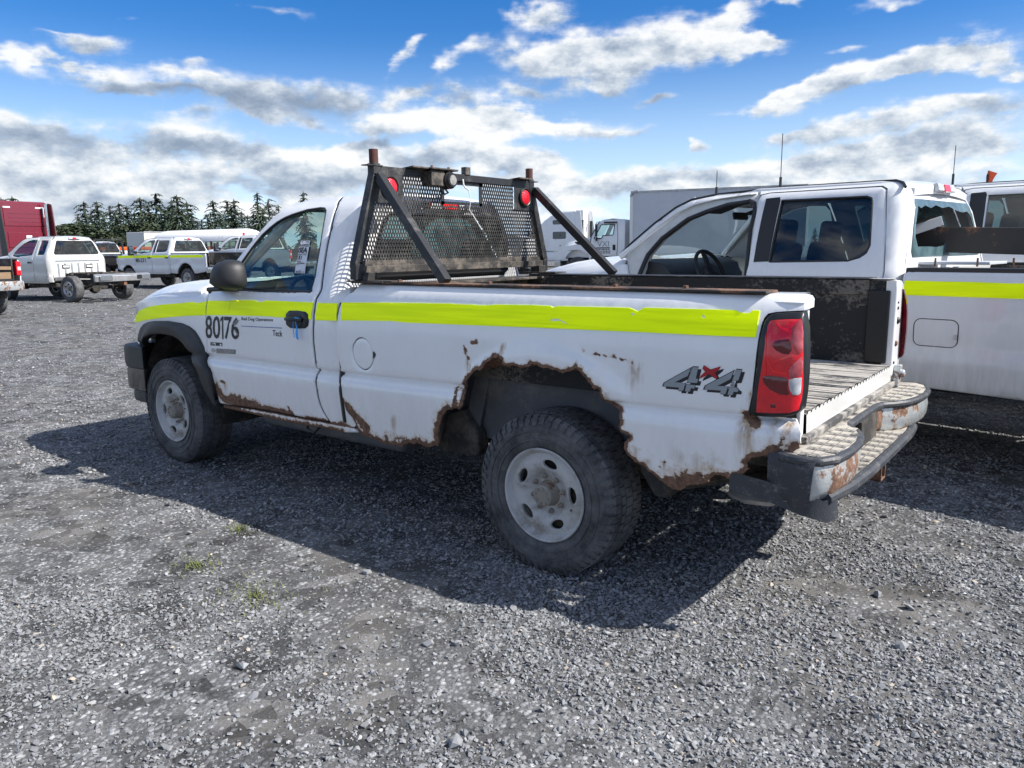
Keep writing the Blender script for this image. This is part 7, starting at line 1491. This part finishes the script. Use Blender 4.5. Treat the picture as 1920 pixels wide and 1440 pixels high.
def dump_body():
    bx, by = 14.6, -18.4
    T = thing('dump_trailer', 'white steel dump trailer with a slanting ram housing, behind the headache rack', 'trailer', (bx, by, gz(bx, by)), .25)
    MB().prism([(-.2, 1.0), (3.4, 1.0), (3.7, 2.28), (2.0, 2.22), (.06, 1.86), (-.05, 1.78)], -1.0, 0).build('body', 'white_paint_clean', T, bevel=.03)
    MB().beam((-.12, .0, 1.80), (2.2, .0, 2.28), .10, .06).build('top_rail', 'cream_panel', T)
    MB().prism([(.25, .85), (.62, .85), (.16, 1.76), (-.10, 1.70)], -.02, .16).build('ram_housing', 'cream_panel', T, bevel=.01); MB().prism([(.36, .95), (.52, .95), (.14, 1.62), (.04, 1.60)], .155, .17).build('ram_slot', 'silver_paint', T)
    MB().tube([(1.35, .03, 1.98), (1.22, .06, 1.85), (1.15, .06, 1.72)], .03, 6).build('hose', 'black_trim', T)
    MB().prism([(.1, .72), (.65, .72), (.62, .98), (.50, 1.08), (.38, 1.06), (.12, .92)], -.1, .22).build('hinge_guard', 'black_trim', T, bevel=.04); MB().box((-.02, .05, .80), (.22, .2, .14)).build('hinge_arm', 'black_trim', T, bevel=.03)
    MB().span((-.3, -1.0, .55), (4.2, .0, .75)).build('chassis', 'underbody', T); w0 = bpy.data.objects.new('axles', None); COL.objects.link(w0); w0.parent = T; disc_wheels(w0, (1.2, 2.0), .55, .36, .22)
    for c in list(w0.children): c.parent = T; c.location = (c.location[0], c.location[1]-.5, c.location[2])
    bpy.data.objects.remove(w0)
dump_body()
def totes():
    r = random.Random(2); d = Vector((-.42, -.91, 0)).normalized(); p0 = Vector((51.5, -20.2, 0)); proto = None
    words = ['first', 'second', 'third', 'fourth', 'fifth', 'sixth']
    for k in range(6):
        p = p0+d*(1.35*k)
        lab = words[k]+' from the left in the row of white totes with orange lids'
        if proto is None:
            T = thing('tote_bin', lab, 'tote bin', (0, 0, 0), .1, 'white totes with orange lids'); MB().span((-.55, -.5, .14), (.55, .5, 1.5)).build('bin', 'paper_white', T, bevel=.03)
            for y in (-.3, 0, .3): MB().span((-.575, y-.03, .2), (-.55, y+.03, 1.45)).build('rib', 'box_white', T)
            MB().span((-.6, -.55, 1.5), (.6, .55, 1.72)).build('lid', 'orange_plastic', T, bevel=.04); MB().span((-.6, -.55, 0), (.6, .55, .14)).build('pallet', 'wood_plank', T); proto = T
        else: T = copy_tree(proto, label=lab)
        T.location = (p.x, p.y, gz(p.x, p.y)+.35); T.location.z = gz(p.x, p.y)
totes()

# ------------------------------------------------------------------ trees along the far edge
def fir_mesh(seed, H, R, sparse=1.0):
    r = np.random.default_rng(seed); V = []; F = []
    nw = int(30*sparse)+8; z = .10*H
    zs = np.linspace(.08, .985, nw)
    for i, t in enumerate(zs):
        t = t+r.normal(0, .008); L0 = R*(1-t)**.85*(1.0 if t > .15 else .65)+.12
        nb = max(3, int(7*(1-t)+3)); a0 = r.uniform(0, 6.3); L0 = L0*r.uniform(.7, 1.2)
        for k in range(nb):
            if r.uniform() < .16: continue
            a = a0+2*pi*k/nb+r.normal(0, .45); L = L0*r.uniform(.45, 1.3); dr = r.uniform(.15, .5)*L; up = r.uniform(.05, .16)*L
            d = np.array([cos(a), sin(a), 0]); s = np.array([-sin(a), cos(a), 0]); base = np.array([0, 0, (t+r.normal(0, .011))*H])
            m = max(3, int(L/(.055*H))+2)
            for j in range(m):
                u0 = j/m; u1 = (j+1.35)/m
                def P(u): return base+d*L*u+np.array([0, 0, up*sin(u*2.2)-dr*u*u])
                w = (.020*H*(1-u0)**.6+.007*H)*r.uniform(.7, 1.3)
                p0, p1 = P(u0), P(min(u1, 1.05)); dz = np.array([0, 0, -w*r.uniform(.25, .8)])
                b = len(V); V += [p0+s*w*.2, p1+s*w+dz*.7, p1*1.0+d*w*.5, p1-s*w+dz*.7, p0-s*w*.2]; F += [(b, b+1, b+2), (b, b+2, b+4), (b+4, b+2, b+3)]
                b = len(V); V += [p0, p1, (p0+p1)/2+dz*1.9+s*r.normal(0, w*.4)]; F += [(b, b+1, b+2)]
    b = len(V); V += [np.array([.02*H*cos(q), .02*H*sin(q), .96*H]) for q in (0, 2.1, 4.2)]+[np.array([0, 0, 1.02*H])]; F += [(b, b+1, b+3), (b+1, b+2, b+3), (b+2, b, b+3)]
    me = bpy.data.meshes.new('crown'); me.from_pydata([tuple(p) for p in V], [], F); finish(me, 'fir_needles', 0); return me
def bush_mesh(seed, H, W, mat):
    r = np.random.default_rng(seed); V = []; F = []
    cl = [(r.uniform(-.55, .55)*W, r.uniform(-.4, .4)*W, r.uniform(.25, .78)*H, r.uniform(.22, .40)*W) for _ in range(14)]
    for cx, cy, cz, cr in cl:
        for _ in range(150):
            d = r.normal(size=3); d /= np.linalg.norm(d); p = np.array([cx, cy, cz])+d*cr*r.uniform(.55, 1.05)*np.array([1, 1, .85])
            if p[2] < .02*H: continue
            s = r.uniform(.022, .05)*H; q = r.normal(size=3); q /= np.linalg.norm(q); e = np.cross(q, d); e /= np.linalg.norm(e)+1e-9; f = np.cross(e, q); b = len(V)
            V += [p+e*s, p+f*s*.8, p-e*s, p-f*s*.8]; F += [(b, b+1, b+2, b+3)]
    me = bpy.data.meshes.new('crown'); me.from_pydata([tuple(p) for p in V], [], F); finish(me, mat, 0); return me
def trunk_mesh(H, r0):
    mb = MB(); mb.tube([(0, 0, -.3), (0, 0, H*.3), (.01*H, 0, H*.65), (0, 0, H*.97)], [r0, r0*.8, r0*.45, .02], 7)
    me = bpy.data.meshes.new('trunk'); me.from_pydata(mb.v, [], mb.f); finish(me, 'bark', 40); return me
FIRS = [fir_mesh(20+k, 1, (.125, .15, .17, .14, .19)[k], 1.0+.15*(k % 2)) for k in range(5)]; FTR = trunk_mesh(1, .016)
BUSH = [bush_mesh(50+k, 1, .62, 'broadleaf') for k in range(3)]; BTR = trunk_mesh(.6, .03)
def sky_dir(az, d):   # az in degrees to the right of the lens heading
    a = rad(-52.143-az); return -2+d*cos(a), 3.8+d*sin(a)
tid = [0]
def tree(az, d, H, k, label, fir=True, wide=1.0):
    x, y = sky_dir(az, d); T = thing('fir_tree' if fir else 'bushy_tree', label, 'tree', (x, y, gz(x, y)), rng.uniform(0, 6), 'trees along the far edge of the lot')
    w = H*wide
    for nm, me in (('crown', (FIRS if fir else BUSH)[k]), ('trunk', FTR if fir else BTR)):
        o = link(nm, me, T); o.scale = (w, w, H)
    return T
def place_trees():
    # every tree gets a description of its own: where it stands relative to what is in front of it, and its rank in that stretch
    ordw = ['leftmost', 'second', 'third', 'fourth', 'fifth', 'sixth', 'seventh', 'eighth', 'ninth', 'tenth', 'eleventh', 'twelfth', 'thirteenth', 'fourteenth', 'fifteenth', 'sixteenth', 'seventeenth', 'eighteenth', 'nineteenth', 'twentieth']
    def stretch(az):
        return 'above the maroon semi truck' if az < -30 else 'just right of the maroon semi truck' if az < -27.5 else 'above the bare chassis truck' if az < -25.9 else 'above the headboard of the black flatbed truck' if az < -24.4 else 'above the cream trailer' if az < -22.6 else 'above the pickup numbered 80-271' if az < -20 else 'above the white bus' if az < -17 else 'beside the rusty pickup cab'
    for spots, fir, what in ((FIR_SPOTS, True, 'dark fir tree'), (BUSH_SPOTS, False, 'round bushy tree')):
        cnt = {}
        for s in sorted(spots):
            st = stretch(s[0]); k = cnt.get(st, 0); cnt[st] = k+1
            lab = (ordw[k]+' '+what+' '+st) if k else ('leftmost '+what+' '+st)
            lab = lab if k == 0 else ordw[k]+' '+what+' from the left '+st
            tree(s[0], s[1], s[2], s[3], lab, fir, s[4])
    for k, s in enumerate(FAR_FIRS): tree(s[0], s[1], s[2], s[3], ['small fir left of the box truck hood', 'tiny fir tip just over the box truck hood', 'small fir seen through the rear door window, left one', 'small fir seen through the rear door window, middle one', 'small fir seen through the rear door window, right one'][k], True, s[4])
place_trees()
def wood():
    r = np.random.default_rng(77); V = []; F = []
    for _ in range(14000):
        az = r.uniform(-62, -14); d = r.uniform(225, 245); x, y = sky_dir(az, d); h = r.uniform(0, 1)**1.3*(5.5+2.5*sin(az*1.7)+1.5*sin(az*4.1)); p = np.array([x, y, .7+h])
        q = r.normal(size=3); q /= np.linalg.norm(q); e = np.cross(q, r.normal(size=3)); e /= np.linalg.norm(e); f = np.cross(e, q); s = r.uniform(.2, .6); b = len(V)
        V += [p+e*s, p+f*s, p-e*s, p-f*s]; F += [(b, b+1, b+2, b+3)]
    me = bpy.data.meshes.new('undergrowth'); me.from_pydata([tuple(p) for p in V], [], F); finish(me, 'broadleaf', 0); link('undergrowth', me, kind='stuff')
wood()

# ------------------------------------------------------------------ small things
# ribbon tied round the door handle
hy = float(ycab(np.array(1.80), np.array(1.14)))+.035
mb = MB(); mb.grid([[(1.795+.004*sin(5*t)+w*(.006+.022*t)-.012*t, hy+.004*sin(9*t+w), 1.152-.125*t) for w in np.linspace(0, 1, 4)] for t in np.linspace(0, 1, 8)])
mb.tube([(1.815, hy, 1.150), (1.822, hy+.006, 1.12), (1.826, hy+.002, 1.07), (1.824, hy, 1.035)], .0022, 5); mb.tube([(1.815, hy-.01, 1.157), (1.80, hy+.004, 1.157), (1.785, hy-.006, 1.152), (1.80, hy-.012, 1.148)], .005, 6)
tag(mb.build('ribbon', 'ribbon_blue', None, angle=60), 'bright blue ribbon tied round the black door handle', 'ribbon')
# hook and loose wire on the rack
mb = MB(); mb.tube([(1.30, .02, 1.99), (1.295, .02, 1.955), (1.292, .01, 1.94), (1.29, -.02, 1.925)], .005, 6); mb.tube([(1.29, -.02, 1.93), (1.28, -.03, 1.86), (1.29, -.025, 1.80), (1.28, -.05, 1.765), (1.27, -.08, 1.72), (1.26, -.11, 1.675)], .0028, 5)
tag(mb.build('wire', 'paper_white', None), 'loose pale wire hanging from the rack cut-out', 'wire')
# weeds and a few larger loose stones
def weed(x, y, s, lab):
    r = np.random.default_rng(int(abs(x*100))); V = []; F = []
    for _ in range(int(260*s)):
        a = r.uniform(0, 6.3); d = abs(r.normal(0, .10*s)); p = np.array([x+d*cos(a)*1.6, y+d*sin(a), .004]); t = np.array([r.normal(0, .5), r.normal(0, .5), r.uniform(.25, .9)]); t *= r.uniform(.015, .045); w = np.array([-t[1], t[0], 0]); w = w/(np.linalg.norm(w)+1e-6)*.0025; b = len(V)
        V += [p-w, p+w, p+t]; F += [(b, b+1, b+2)]
    me = bpy.data.meshes.new('weeds'); me.from_pydata([tuple(p) for p in V], [], F); finish(me, 'weed_leaf', 0); link('weeds', me, kind='stuff')
for (px, py, s, lab) in WEEDS: weed(px, py, s, lab)
def rock(x, y, s, seed, lab):
    r = np.random.default_rng(seed); bm = bmesh.new()
    for i in range(16):
        d = r.normal(size=3); d /= np.linalg.norm(d); bm.verts.new(Vector(d*r.uniform(.8, 1)*np.array([1, .8, .6])*s))
    bmesh.ops.convex_hull(bm, input=bm.verts); bmesh.ops.delete(bm, geom=[v for v in bm.verts if not v.link_faces], context='VERTS'); me = bpy.data.meshes.new('stone'); bm.to_mesh(me); bm.free()
    me.attributes.new('tone', 'FLOAT', 'POINT').data.foreach_set('value', np.full(len(me.vertices), r.uniform(.5, .75), np.float32)); me.materials.append(MAT['gravel_stone']); me.polygons.foreach_set('use_smooth', [False]*len(me.polygons))
    o = link('stone', me); o.location = (x, y, s*.35); o.rotation_euler = (0, 0, r.uniform(0, 6)); tag(o, lab, 'stone', 'larger loose stones')
for k, (px, py, s, lab) in enumerate(ROCKS): rock(px, py, s, 90+k, lab)
